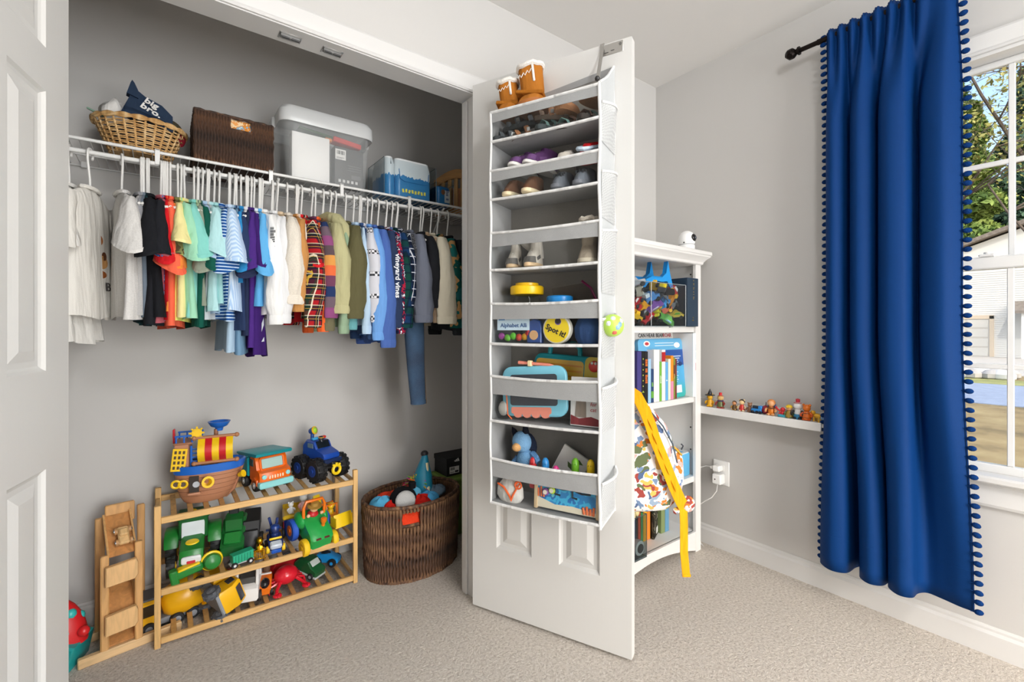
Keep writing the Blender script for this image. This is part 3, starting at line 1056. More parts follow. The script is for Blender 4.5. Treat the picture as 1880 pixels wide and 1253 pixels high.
G(378, 'T', '145446', 602, 'green_polo', 'dark green polo hanging long in the middle left', sw=.145, sl=.19)
G(386, 'T', 'a9c4df', 575, 'blue_shirt', 'powder blue shirt right of the dark green polo', sw=.132)
G(391, 'T', 'bfc7cb', 590, 'grey_tee', 'silver grey tee right of the dark green polo', sw=.125)
G(397, 'T', 'b4dfe2', 572, 'aqua_tee', 'pale aqua tee left of the striped shirt', sw=.150, fat=1.15)
G(404, 'T', '9fd0cf', 560, 'aqua_tee', 'sea green tee left of the striped shirt', sw=.138, sl=.18)
G(414, 'T', 'stripe', 588, 'striped_tee', 'navy and white horizontally striped tee', sw=.156, sl=.20, yaw=2)
G(425, 'T', 'pin', 572, 'polo_shirt', 'pale blue fine striped polo with a split hem', sw=.165, fat=1.25, sl=.17, yaw=-3)
G(430, 'T', 'a9c3d8', 645, 'long_blue_tee', 'pale blue shirt hanging far below the polo', sw=.128)
G(436, 'T', '6f93b0', 650, 'long_blue_tee', 'faded denim blue shirt hanging below the polo', sw=.128)
G(441, 'T', '2f86c0', 520, 'blue_tee', 'vivid blue tee right of the polo', sw=.142, sl=.19)
G(447, 'T', '2b3a5c', 610, 'navy_tee', 'navy tee right of the polo', sw=.142)
G(451, 'T', 'e9e9ec', 500, 'white_tee', 'white edged tee between the navy ones', sw=.13)
G(456, 'T', '27304c', 620, 'navy_tee', 'ink navy tee left of the purple shirts', sw=.145, sl=.21)
G(463, 'T', '4a2b7c', 640, 'purple_tee', 'purple tee, left one of the two', sw=.150, sl=.19)
G(470, 'T', '3d2169', 655, 'purple_tee', 'deep purple tee hanging lowest of the short sleeves', sw=.146, sl=.17)
G(476, 'T', 'dfe8f0', 625, 'white_blue_tee', 'white tee with blue edge below the sky blue sleeve', sw=.13)
G(482, 'T', '62aee3', 560, 'sky_tee', 'sky blue tee with a straight sleeve', sw=.156, sl=.20, fat=1.05)
G(489, 'L', 'e7e0d2', 553, 'cream_shirt', 'cream long sleeve shirt right of the sky blue tee', sw=.13, fat=.75)
G(498, 'L', 'f0f0ef', 580, 'white_shirt', 'white long sleeve shirt, first of the three', sw=.152, fat=.95)
wt = G(509, 'L', 'ececec', 582, 'white_shirt', 'white long sleeve shirt with dark lettering, middle of the three', sw=.142, fat=.9)
G(519, 'L', 'e4e5e7', 576, 'white_shirt', 'cool white long sleeve shirt, last of the three', sw=.148, fat=.95)
G(528, 'L', 'd9c3a5', 560, 'sand_shirt', 'sand coloured shirt behind the oatmeal sweater', sw=.128, fat=.7)
G(537, 'L', '~ddd5c8', 552, 'oatmeal_sweater', 'oatmeal knit sweater with a full sleeve', sw=.163, fat=1.2)
G(553, 'L', 'c18a50', 560, 'camel_sweater', 'camel brown sweater left of the tartan', sw=.150, fat=.95)
G(558, 'L', 'eee6da', 568, 'ivory_shirt', 'thin ivory shirt between camel and red', sw=.128, fat=.6, yaw=0)
G(568, 'T', 'd2232a', 592, 'red_shirt', 'scarlet shirt showing beside the tartan flannel', sw=.138)
G(577, 'L', 'redplaid', 586, 'tartan_flannel', 'red and navy tartan flannel shirt', sw=.155, fat=1.25)
G(588, 'L', 'ef6a34', 596, 'orange_shirt', 'orange shirt under the tartan flannel hem', sw=.125, fat=.7)
G(597, 'L', 'block', 580, 'striped_flannel', 'flannel with wide purple, navy and orange bands', sw=.150, fat=1.1)
G(607, 'L', '6f6a52', 600, 'brown_shirt', 'drab brown shirt behind the sage hoodie', sw=.13, fat=.8)
G(620, 'H', 'b9b58a', 572, 'hooded_sweatshirt', 'sage hooded sweatshirt with its hood folded back', sw=.162, fat=1.25, lean=.02)
G(634, 'L', '8fa78b', 598, 'sage_shirt', 'grey green shirt behind the sage hoodie', sw=.14, fat=.8)
G(641, 'L', '67a3a8', 590, 'teal_shirt', 'thin teal shirt left of the olive sweatshirt', sw=.135, fat=.7)
G(653, 'L', '5f5b3f', 574, 'olive_sweatshirt', 'dark olive sweatshirt with a ribbed hem', sw=.160, fat=1.35)
G(667, 'L', 'b6cfe6', 600, 'pale_blue_shirt', 'pale blue shirt right of the olive sweatshirt', sw=.14, fat=.8)
G(674, 'L', '38527f', 612, 'denim_shirt', 'dark blue shirt behind the checkered sleeve', sw=.13, fat=.8)
G(680, 'L', 'cfcfd6', 586, 'checkered_shirt', 'light grey shirt with black checkered sleeve bands', sw=.158, sfab='check', lean=.02)
G(691, 'L', '6d9fdd', 618, 'blue_sweatshirt', 'cornflower blue sweatshirt right of the checkered sleeve', sw=.156, fat=1.1, lean=.02)
G(705, 'L', '4a66a8', 630, 'blue_sweatshirt', 'indigo blue sweatshirt hanging lowest of the sweatshirts', sw=.154, fat=1.15, lean=.015)
vv = G(718, 'L', '2b3855', 598, 'navy_shirt', 'navy long sleeve shirt with white lettering down its sleeve', sw=.152, fat=1.05, yaw=0, seed=3)
G(729, 'L', 'redprint', 606, 'knit_sweater', 'navy knit sweater with a red and white pattern', sw=.142, fat=.9)
G(735, 'L', '6a80b5', 580, 'blue_shirt', 'periwinkle shirt left of the green plaid', sw=.136, fat=.7)
G(742, 'L', 'greenplaid', 592, 'plaid_shirt', 'green and navy plaid shirt', sw=.148)
G(751, 'L', 'navyplaid', 582, 'plaid_shirt', 'navy plaid shirt with white lines', sw=.146, fat=.9)
G(758, 'L', 'greyprint', 576, 'charcoal_shirt', 'charcoal fine patterned shirt left of the slate sweatshirt', sw=.138, fat=.8)
G(772, 'L', '6d7280', 586, 'slate_sweatshirt', 'slate grey sweatshirt above the hanging jeans', sw=.162, fat=1.4, lean=.03)
G(792, 'L', '232428', 562, 'black_jacket', 'black jacket right of the slate sweatshirt', sw=.152, fat=1.2, lean=.02, cat='jacket')
G(801, 'L', 'b39a80', 590, 'tan_shirt', 'tan collared shirt behind the black jacket', sw=.135, fat=.8)
G(813, 'J', 'd9d2bd', 588, 'cream_jacket', 'cream jacket with a gathered cuff', sw=.165, fat=1.5, lean=.03, cat='jacket')
G(829, 'L', 'fleece', 590, 'fleece_jacket', 'teal and tan patterned fleece jacket', sw=.160, fat=1.35, lean=.02, cat='jacket')
G(846, 'L', '26292c', 606, 'black_coat', 'black coat at the right end of the rod', sw=.155, fat=1.3, cat='jacket')

# prints and lettering on the clothes
def on_body(t, name, m, shape_fn, yy, zz, face=1):
    return part(name, m, t, *shape_fn)
for (yy, zz, ry, rz, c) in ((.01, -.275, .017, .018, 'a8632e'), (.005, -.315, .014, .016, '7a4a2a'), (.02, -.345, .024, .022, 'b98a55'), (.0, -.365, .013, .015, '8a4f28'), (.03, -.325, .010, .014, '5d3a26'), (.02, -.385, .016, .012, '8a4f28')):
    sf = SURF[gt.name]
    vv_ = [(sf(yy, zz) + .0022, yy, zz)]
    for rad in (.5, 1.0):
        vv_ += [(sf(yy + ry * rad * math.cos(2 * PI * j / 14), zz + rz * rad * math.sin(2 * PI * j / 14)) + .0022, yy + ry * rad * math.cos(2 * PI * j / 14), zz + rz * rad * math.sin(2 * PI * j / 14)) for j in range(14)]
    part('print_patch', fab(c), gt, (vv_, [(0, 1 + j, 1 + (j + 1) % 14) for j in range(14)] + [(1 + j, 15 + j, 15 + (j + 1) % 14, 1 + (j + 1) % 14) for j in range(14)]))
lt = text('S  B', .040, (0, .02, -.425), (90, 0, 90), .0008)
part('print_letters', fab('4a4646'), gt, ([(SURF[gt.name](p[1], p[2]) + .0022 + p[0], p[1], p[2]) for p in lt[0]], lt[1]))
part('sleeve_lettering', fab('eef0f4'), vv, text('vineyard vines', .030, (.006, -.2060, -.345), (90, 90, 0), .0012, .0006, 'CENTER', 1.05))
part('print_letters', fab('3a3a3c'), wt, marks(7, .026, (-.02, -.193, -.26), (90, 90, -40), 4))

# jeans folded over a hanger, one leg hanging far down
jb = at(768, 742, 1.90)
jx = jb.x
solo('clothes_hanger', 'white plastic hanger holding the dark blue jeans', 'hanger', M_HANGER, *_HANGER, loc=(jx - .005, RODY, RODZ), rot=(0, 0, 2), group='white hangers on the closet rod', share='hanger')
t = thing('jeans', 'dark blue denim jeans hanging below the slate sweatshirt', 'jeans', (jx, 1.90, jb.z), 0)
rings = []
for i in range(9):
    q = i / 8
    w = .034 + .012 * q + .006 * math.sin(q * 3)
    rings.append([(math.cos(2 * PI * j / 16) * w - .008 * math.sin(q * PI) - .012 * q, .03 * q + math.sin(2 * PI * j / 16) * (.028 + .02 * q), q * .72) for j in range(16)])
part('leg', M_DENIM, t, loft(rings, False, True), angle=60)
part('hem', M_DENIM, t, loft([[(math.cos(2 * PI * j / 16) * .0355, math.sin(2 * PI * j / 16) * .0295, z) for j in range(16)] for z in (.0, .018)], False, False))
part('seam', fab('8a6a40'), t, tube([(.0335 + .0115 * q - .008 * math.sin(q * PI) - .012 * q, -.012 + .02 * q, q * .7) for q in [i / 10 for i in range(11)]], .0011, 4))
# ============================================================ bamboo rack and the toys on it
BAM = 'd9ae70'
RK = thing('toy_rack', 'three tier bamboo rack with slatted shelves full of toys', 'rack', (-.015, 1.98, 0))
M_BAM, M_BAMX = wood(BAM), woodx(BAM)
RW, RDp = .672, .262
for (lx, ly, hh) in ((0, 0, .485), (RW, 0, .485), (.0, RDp, .475), (RW, RDp, .475)):
    part('leg', M_BAM, RK, bx(lx - .009, lx + .009, ly - .008, ly + .008, 0, .30, .002), bx(lx - .0095, lx + .0095, ly - .009, ly + .009, .285, hh, .002))
for zz in (.022, .186, .432):
    part('front_bar', M_BAMX, RK, bx(.009, RW - .009, -.007, .006, zz - .010, zz + .012, .002))
    part('back_bar', M_BAMX, RK, bx(.009, RW - .009, RDp - .006, RDp + .007, zz - .010, zz + .012, .002))
    for i in range(13):
        part('slat', wood('cfa164'), RK, box(0, RDp / 2, 0, .017, RDp - .014, .006, .0015), share='rack_slat', loc=(.045 + i * .0485, 0, zz + .006))
    for lx in (0, RW):
        part('side_bar', M_BAM, RK, bx(lx - .006, lx + .006, .008, RDp - .008, zz - .008, zz + .006, .0015))
TZ, MZ, BZ = .4415, .1955, .0315     # top faces of the three slatted shelves

# ------------------------------------------------------------ pirate ship
t = thing('toy_ship', 'brown plastic toy pirate ship with a yellow and red striped sail', 'toy ship', (.128, 2.105, TZ), -8)
BR, BL, YE, RE = plas('b27c5c', .45), plas('1f66c4'), plas('f0c419'), plas('c41f28')
def hull_ring(z, sc_, bow):
    out = []
    for i in range(28):
        a = 2 * PI * i / 28
        x = .108 * math.cos(a) * sc_
        y = .066 * math.sin(a) * sc_
        if x > 0:
            x *= bow
        else:
            y *= 1.0
            x = max(x, -.092 * sc_) if abs(y) < .066 * sc_ else x
        out.append((x, y, z))
    return out
hull = [hull_ring(0, .62, 1.0), hull_ring(.006, .70, 1.0), hull_ring(.03, .83, 1.02), hull_ring(.06, .92, 1.06), hull_ring(.095, .98, 1.10), hull_ring(.122, 1.0, 1.14)]
part('hull', BR, t, loft(hull), angle=35)
part('plank_line', plas('9a6a4e', .5), t, *[tube([(p[0] * 1.004, p[1] * 1.004, p[2]) for p in hull_ring(z, s, b)], .0012, 4, True) for z, s, b in ((.03, .83, 1.02), (.048, .89, 1.045), (.066, .932, 1.065), (.083, .962, 1.085), (.1, .985, 1.105))])
part('bow_post', plas('a87254', .45), t, tube([(.062, -.0, .004), (.090, 0, .03), (.104, 0, .07), (.122, 0, .12)], [.012, .012, .010, .008], 8))
part('gunwale', BL, t, loft([hull_ring(.114, 1.03, 1.15), hull_ring(.142, 1.07, 1.17), hull_ring(.144, 1.03, 1.15), hull_ring(.128, .98, 1.12)], False, False), loft([hull_ring(.112, 1.0, 1.13), hull_ring(.118, .99, 1.13)]), angle=30)
part('deck', plas('8f5f42', .5), t, loft([hull_ring(.122, .96, 1.1), hull_ring(.126, .96, 1.1)]))
part('hatch', YE, t, box(-.022, -.034, .129, .034, .03, .006, .001))
part('barrel', plas('9c6038', .5), t, lathe([(.012, 0), (.014, .012), (.012, .024)], .03, -.02, .127, 12))
part('capstan', plas('c9c9c9'), t, lathe([(.020, 0), (.020, .006), (.014, .008), (.014, .016), (.020, .018), (.018, .022), (.004, .022), (.004, .034)], .062, -.012, .127, 14))
for (px, pz) in ((-.083, .086), (-.062, .083)):
    o = part('porthole', YE, t, torus(px, -.064, pz, .0125, .0042, 'y', 16, 6))
    part('pane', plas('55463a'), o, cyl((px, -.058, pz), (px, -.0635, pz), .011, n=12))
part('gun_port', plas('2e2620', .7), t, bx(-.043, -.014, -.0685, -.055, .050, .108))
part('port_sill', plas('c08a6c'), t, bx(-.048, -.008, -.080, -.060, .042, .050, .003))
cn = part('cannon', YE, t, T(lathe([(.010, 0), (.012, .012), (.017, .022), (.021, .026), (.021, .030), (.013, .030), (.011, .016)], n=16, cap1=False), (.004, -.062, .080), (78, 0, 24)))
part('cannon_wheel', plas('b9bdc2'), cn, cyl((-.022, -.071, .078), (-.022, -.066, .078), .011, n=12))
part('bow_cannon', YE, t, T(lathe([(.008, 0), (.012, .012), (.014, .02), (.008, .02)], n=14), (.112, -.03, .082), (70, 0, 55)))
cas = part('stern_castle', BR, t, prism([(-.100, .128), (-.046, .128), (-.046, .225), (-.090, .225)], -.048, .048, 'y', .003))
part('castle_roof', plas('9c6a4c', .5), cas, bx(-.094, -.036, -.05, .05, .222, .230, .003))
gr = part('lattice_window', YE, t, T(box(0, 0, 0, .044, .004, .082, .001), (-.0755, -.052, .170), (0, 6, 0)))
for i in range(3):
    for j in range(4):
        part('opening', plas('4a3728', .7), gr, T(box((i - 1) * .0125, -.0022, (j - 1.5) * .0185, .007, .001, .011), (-.0755, -.052, .170), (0, 6, 0)))
part('ladder', BL, t, cyl((-.040, -.040, .126), (-.040, -.040, .215), .004, n=8), cyl((-.012, -.040, .126), (-.012, -.040, .205), .004, n=8), *[cyl((-.040, -.040, .142 + .015 * i), (-.012, -.040, .142 + .015 * i), .003, n=6) for i in range(5)])
part('rail', BL, t, *[cyl((-.085 + .024 * i, -.044, .228), (-.085 + .024 * i, -.044, .252), .0028, n=6) for i in range(4)], box(-.049, -.044, .254, .082, .006, .006, .002), box(-.049, .044, .254, .082, .006, .006, .002), *[cyl((-.085 + .024 * i, .044, .228), (-.085 + .024 * i, .044, .252), .0028, n=6) for i in range(4)])
part('flag', RE, t, T(box(-.094, -.02, .262, .006, .024, .034, .002), rot=(0, 0, 0)), cyl((-.094, -.02, .226), (-.094, -.02, .262), .004, n=8))
part('helm_wheel', YE, t, T(lathe([(.017, -.003), (.017, .003)], n=16), (-.022, -.046, .262), (90, 0, 0)), *[T(box(.018, 0, 0, .012, .006, .006, .001), (-.022, -.046, .262), (0, 45 * i, 0)) for i in range(8)])
part('mast', plas('9c6a4c', .5), t, cyl((.035, .0, .126), (.035, .0, .262), .009, .007, 12))
part('crow_nest', BL, t, lathe([(.012, 0), (.014, .012), (.028, .018), (.036, .032), (.038, .036), (.032, .036), (.024, .022)], .045, .005, .255, 20, True, False))
for zz, yy in ((.150, -.052), (.243, -.046)):
    part('yard', plas('a8734f', .45), t, cyl((-.030, yy, zz), (.105, yy, zz), .006, n=10), sph(-.030, yy, zz, .009, n=10, m=6), sph(.105, yy, zz, .009, n=10, m=6))
for i in range(5):
    x0 = -.018 + i * .0222
    ring = lambda x: [(x, -.050 - .034 * math.sin(q * PI) + .004 * q, .152 + .090 * q) for q in [k / 8 for k in range(9)]]
    inner = lambda x: [(p[0], p[1] + .003, p[2]) for p in ring(x)]
    part('sail_stripe', YE if i % 2 == 0 else RE, t, loft([ring(x0) + inner(x0)[::-1], ring(x0 + .0222) + inner(x0 + .0222)[::-1]]), angle=35)

# ------------------------------------------------------------ orange truck
t = thing('toy_truck', 'orange toy dump truck with a teal bed beside the ship', 'toy truck', (.345, 2.110, TZ), 14, sc=.84)
OR, TE, LB = plas('ee6b12'), plas('16939c'), plas('8fd6d8')
def carring(pts, hw, nx=0):
    return pts
part('cab', OR, t, T(prism([(-.082, .040), (-.086, .070), (-.078, .092), (-.044, .102), (-.030, .150), (-.016, .164), (.034, .164), (.042, .150), (.042, .040)], -.072, .072, 'x', .010)), angle=35)
ws = part('windshield', plas('a9c9c4', .12), t, T(box(0, 0, 0, .098, .006, .046, .004), (0, -.040, .127), (-15, 0, 0)))
part('windshield_frame', OR, ws, T(tube([(x, 0, z) for x, z in rrect(.108, .056, .010, 3)], .0055, 7, True), (0, -.040, .127), (-15, 0, 0)))
part('grille', plas('f0ddc0'), t, *[box(-.030 + .012 * i, -.0862, .070, .006, .004, .016, .001) for i in range(6)])
for s in (-1, 1):
    part('headlight', LB, t, T(lathe([(.011, 0), (.010, .005), (.004, .007)], n=14), (s * .055, -.083, .075), (90, 0, 0)))
    part('fender', plas('e0620c'), t, T(prism([(-.062, .03), (-.056, .058), (-.03, .070), (-.004, .058), (.002, .03)], 0, .018, 'x', .003), (s * .070 - .009, 0, 0)))
    part('side_window', plas('3f5c60', .15), t, box(s * .0722, .012, .130, .003, .036, .034, .003))
part('bumper', LB, t, T(prism(rrect(.158, .030, .009, 3), -.096, -.066, 'y', .003), (0, 0, .038)))
part('chassis', plas('2f3034', .6), t, bx(-.055, .055, -.06, .135, .022, .046, .004))
bed = part('bed', TE, t, prism([(.044, .060), (.150, .060), (.158, .150), (.044, .150)], -.078, .078, 'x', .004), T(prism([(-.064, .168), (.150, .150), (.150, .164), (-.060, .186), (-.070, .182)], -.084, .084, 'x', .004)))
part('bed_rim', plas('14808a'), bed, box(0, .10, .158, .168, .12, .010, .003))
for s in (-1, 1):
    for yy in (-.030, .090):
        wheel(t, s * .066, yy, .030, .030, .026, 'x', '1d1e20', 'c8cacc', .5)

# ------------------------------------------------------------ blue monster truck
t = thing('monster_truck', 'blue police monster truck with huge black tyres', 'toy truck', (.553, 2.115, TZ), 20, sc=.92)
DB = plas('1d4aa8')
for s in (-1, 1):
    for yy in (-.052, .062):
        wheel(t, s * .060, yy, .052, .052, .046, 'x', '1b1b1d', '1d3f8c', .5, tread=14)
part('axle', metal('8c8f94', .4), t, cyl((-.06, -.052, .052), (.06, -.052, .052), .007, n=8), cyl((-.06, .062, .052), (.06, .062, .052), .007, n=8), bx(-.018, .018, -.05, .06, .05, .078, .003))
part('body', DB, t, prism([(-.082, .088), (-.088, .108), (-.078, .122), (-.022, .140), (-.004, .172), (.058, .176), (.086, .150), (.090, .088)], -.042, .042, 'x', .007), angle=35)
part('front_skirt', plas('1a2b52'), t, prism([(-.095, .082), (-.098, .100), (-.060, .104), (-.060, .082)], -.046, .046, 'x', .003))
part('windshield', plas('1a2026', .1), t, T(box(0, 0, 0, .066, .003, .036, .002), (0, -.0145, .157), (-29, 0, 0)))
for s in (-1, 1):
    part('side_window', plas('6f8290', .12), t, box(s * .0435, .02, .152, .002, .042, .022, .002))
part('badge', plas('f0c419'), t, T(prism([(-.008, .008), (.008, .008), (.008, -.001), (0, -.010), (-.008, -.001)], 0, .003, 'y'), (0, -.053, .130), (-72, 0, 0)))
fg = part('driver', plas('23262e'), t, sph(0, .0, .182, .012, n=10, m=7), lathe([(.012, 0), (.010, .016)], 0, .0, .164, 10))
part('helmet_band', plas('d7a21c'), fg, torus(0, .0, .186, .0115, .0022, 'z', 12, 5))
part('light_bar', plas('d8352f', .15), t, bx(.002, .036, .010, .028, .176, .188, .003))
part('light_bar', plas('3f9fd8', .15), t, bx(-.036, -.002, .010, .028, .176, .188, .003))
sp_ = part('searchlight', plas('2a4f9c'), t, cyl((-.012, .052, .176), (-.012, .052, .205), .008, n=10), T(lathe([(.012, -.014), (.017, 0), (.019, .014), (.015, .016)], n=16), (-.012, .050, .214), (75, 0, 20)))
part('lens', plas('a6d934', .1), sp_, T(lathe([(.014, .0155), (.009, .020), (.0, .0215)], n=14), (-.012, .050, .214), (75, 0, 20)))
part('lens_ring', plas('f0c419'), sp_, T(lathe([(.0195, .010), (.0195, .015), (.015, .0165)], n=16, cap0=False, cap1=False), (-.012, .050, .214), (75, 0, 20)))
hk = part('tow_hook', plas('f2cf1c'), t, torus(.006, -.108, .050, .019, .007, 'y', 18, 8), *[T(box(0, 0, .026, .010, .010, .012, .002), (.006, -.108, .050), (0, a, 0)) for a in (-35, 35, 0)])
part('winch', plas('26282c'), t, box(0, -.092, .074, .026, .022, .026, .003))

# ------------------------------------------------------------ middle shelf
GR, GD = plas('1f7a2e', .3), plas('17602a', .3)
t = thing('toy_tractor', 'big green toy tractor with a white windscreen and yellow badge', 'toy tractor', (.092, 2.125, MZ), -6)
for s in (-1, 1):
    wheel(t, s * .070, .045, .054, .054, .034, 'x', '1a1c1c', 'eec01a', .52, tread=12)
    wheel(t, s * .062, -.070, .034, .034, .026, 'x', '1a1c1c', 'eec01a', .52, tread=10)
    part('fender', GR, t, T(prism([(-.016, .078), (-.006, .112), (.020, .132), (.062, .134), (.094, .112), (.100, .080), (.084, .082), (.078, .104), (.050, .120), (.022, .116), (.004, .098)], -.022, .022, 'x', .003), (s * .068, 0, 0)))
part('hood', GR, t, prism([(-.108, .040), (-.112, .070), (-.100, .094), (-.070, .104), (.0, .122), (.0, .040)], -.036, .036, 'x', .009), angle=35)
cab = part('cab', GD, t, prism([(-.006, .100), (-.014, .178), (.070, .178), (.076, .100)], -.046, .046, 'x', .004), T(box(0, 0, 0, .106, .100, .014, .005), (0, .028, .184)))
part('windscreen', plas('dfe9ec', .2), cab, T(box(0, 0, 0, .072, .004, .066, .004), (0, -.0135, .140), (-6, 0, 0)))
part('badge', plas('f2cc14'), t, T(lathe([(.020, 0), (.018, .004)], n=18), (0, -.060, .106), (14, 0, 0), (1.1, .8, 1)))
part('bumper', plas('d9dcde', .25), t, T(prism(rrect(.060, .026, .008, 3), -.118, -.104, 'y', .003), (0, 0, .064)))
part('grille', plas('c52a3a'), t, box(0, -.119, .058, .026, .004, .010, .003))
part('beacon', plas('eec01a'), t, lathe([(.010, 0), (.012, .006), (.006, .012)], 0, .02, .190, 12))

t = thing('toy_phone', 'green and yellow tractor shaped toy phone lying across the rack front', 'toy phone', (.088, 2.006, MZ + .002), 6)
part('handle', GR, t, T(prism(rrect(.090, .030, .010, 3), -.016, .016, 'y', .005), (-.018, 0, .030), (0, -10, 0)), T(box(0, 0, 0, .024, .036, .050, .004), (-.058, 0, .020), (0, -10, 0)))
part('stripe', plas('f2cc14'), t, T(box(0, 0, 0, .066, .034, .008, .003), (-.016, 0, .045), (0, -10, 0)))
ear = part('dial', GR, t, T(lathe([(.029, -.014), (.031, 0), (.024, .016), (.008, .022)], n=20), (.055, -.004, .040), (80, 0, 0)))
part('dial_rim', plas('f2cc14'), ear, torus(.055, .003, .040, .030, .006, 'y', 22, 8))

t = thing('green_combine', 'dark green toy combine tipped back beside the tractor', 'toy tractor', (.228, 2.135, MZ), (8, 0, -14))
part('body', GD, t, prism([(-.070, .030), (-.064, .062), (-.020, .088), (.030, .132), (.062, .132), (.070, .030)], -.040, .040, 'x', .005), angle=35)
part('grain_tank', plas('16692b'), t, T(prism([(-.030, 0), (.030, 0), (.024, .050), (-.022, .042)], -.030, .030, 'x', .003), (0, .016, .100)))
part('hood', plas('1c7a31'), t, T(box(0, 0, 0, .060, .046, .016, .004), (0, -.038, .084), (38, 0, 0)))
part('seat', plas('1d1f20', .6), t, T(box(0, 0, 0, .036, .014, .034, .004), (-.004, .04, .160), (-10, 0, 0)))
part('front_bar', plas('eec01a'), t, T(box(0, 0, 0, .016, .014, .018, .004), (-.052, -.058, .040)))
for s in (-1, 1):
    wheel(t, s * .050, .030, .036, .036, .022, 'x', '17181a', '17181a', .5, tread=10)
    wheel(t, s * .046, -.052, .022, .022, .018, 'x', '17181a', 'eec01a', .5)
t = thing('toy_trailer', 'small turquoise toy trailer on the middle shelf edge', 'toy trailer', (.238, 2.012, MZ), 12)
part('box', plas('29a57f'), t, prism([(-.034, .014), (-.036, .046), (.036, .050), (.036, .016)], -.018, .018, 'y', .002))
part('rib', plas('1f8c6b'), t, *[box(-.026 + .010 * i, -.0185, .031, .003, .003, .028, .001) for i in range(6)])
part('chassis', plas('b9bcc0'), t, bx(-.042, .040, -.012, .012, .008, .014, .001))
for s in (-1, 1):
    wheel(t, -.030, s * .019, .011, .011, .008, 'y', '1a1a1c', 'd5d5d8', .45)
    wheel(t, .024, s * .019, .011, .011, .008, 'y', '1a1a1c', 'd5d5d8', .45)

t = thing('black_dumper', 'black toy dump truck with a tipping bed', 'toy truck', (.292, 2.150, MZ), -12)
part('bed', plas('1f2022', .45), t, prism([(-.050, .070), (-.040, .118), (.045, .142), (.052, .078)], -.030, .030, 'x', .003))
part('cab', plas('242528', .45), t, prism([(-.080, .020), (-.080, .058), (-.066, .088), (-.040, .088), (-.040, .020)], -.026, .026, 'x', .004))
part('chassis', plas('2c2d30', .6), t, bx(-.020, .020, -.06, .06, .022, .068, .003))
for s in (-1, 1):
    wheel(t, s * .030, -.052, .020, .020, .016, 'x', '161617', 'eec01a', .45)
    wheel(t, s * .030, .038, .020, .020, .016, 'x', '161617', 'eec01a', .45)
t = thing('gold_engine', 'shiny gold toy engine front beside the turquoise trailer', 'toy engine', (.302, 2.035, MZ), -10)
M_GOLD = metal('d9a520', .22)
part('boiler', M_GOLD, t, T(lathe([(.014, -.02), (.016, 0), (.014, .022), (.006, .026)], n=14), (0, .01, .034), (90, 0, 0)), lathe([(.005, 0), (.004, .022), (.008, .028)], 0, -.004, .046, 10))
part('grille', M_GOLD, t, *[T(box(0, 0, 0, .0025, .003, .034, .0008), (-.018 + .006 * i, -.022, .017), (-20, 0, 0)) for i in range(7)], box(0, -.018, .033, .044, .005, .004, .001), box(0, -.028, .004, .044, .005, .004, .001))
part('roof', M_GOLD, t, sph(0, .0, .062, .013, .013, .016, 10, 6))
for s in (-1, 1):
    wheel(t, s * .016, .012, .012, .012, .006, 'x', 'b8861a', 'd9a520', .5)

t = thing('toy_car', 'blue and yellow toy police cruiser with a small driver', 'toy car', (.362, 2.075, MZ), -4)
part('body', plas('1b3270'), t, prism([(-.046, .012), (-.048, .030), (-.030, .044), (.040, .050), (.046, .014)], -.026, .026, 'x', .005))
part('nose', plas('c9d3de', .25), t, T(box(0, 0, 0, .042, .030, .022, .005), (0, -.044, .032), (24, 0, 0)))
part('bumper', plas('1f57b8', .25), t, box(0, -.058, .012, .036, .010, .014, .003))
part('trim', plas('f0c81c'), t, T(box(0, 0, 0, .046, .008, .010, .003), (0, -.030, .052), (20, 0, 0)))
dr = part('driver', plas('1b2f66'), t, lathe([(.014, 0), (.016, .016), (.010, .024)], 0, -.006, .046, 12), sph(0, -.008, .080, .017, .016, .017, 12, 8))
part('cap', plas('20408c'), dr, lathe([(.018, 0), (.016, .008), (.004, .013)], 0, -.007, .088, 12))
part('wing', plas('1b3270'), t, box(0, .036, .066, .058, .014, .006, .002), box(-.014, .036, .054, .006, .008, .024), box(.014, .036, .054, .006, .008, .024), T(box(0, 0, 0, .010, .010, .05, .002), (-.012, .03, .095), (0, -14, 0)), T(box(0, 0, 0, .010, .010, .045, .002), (.010, .03, .09), (0, 8, 0)))
for s in (-1, 1):
    wheel(t, s * .028, -.034, .014, .014, .012, 'x', 'f0c81c', '1b3270', .4)
    wheel(t, s * .028, .030, .014, .014, .012, 'x', '17181c', 'f0c81c', .45)

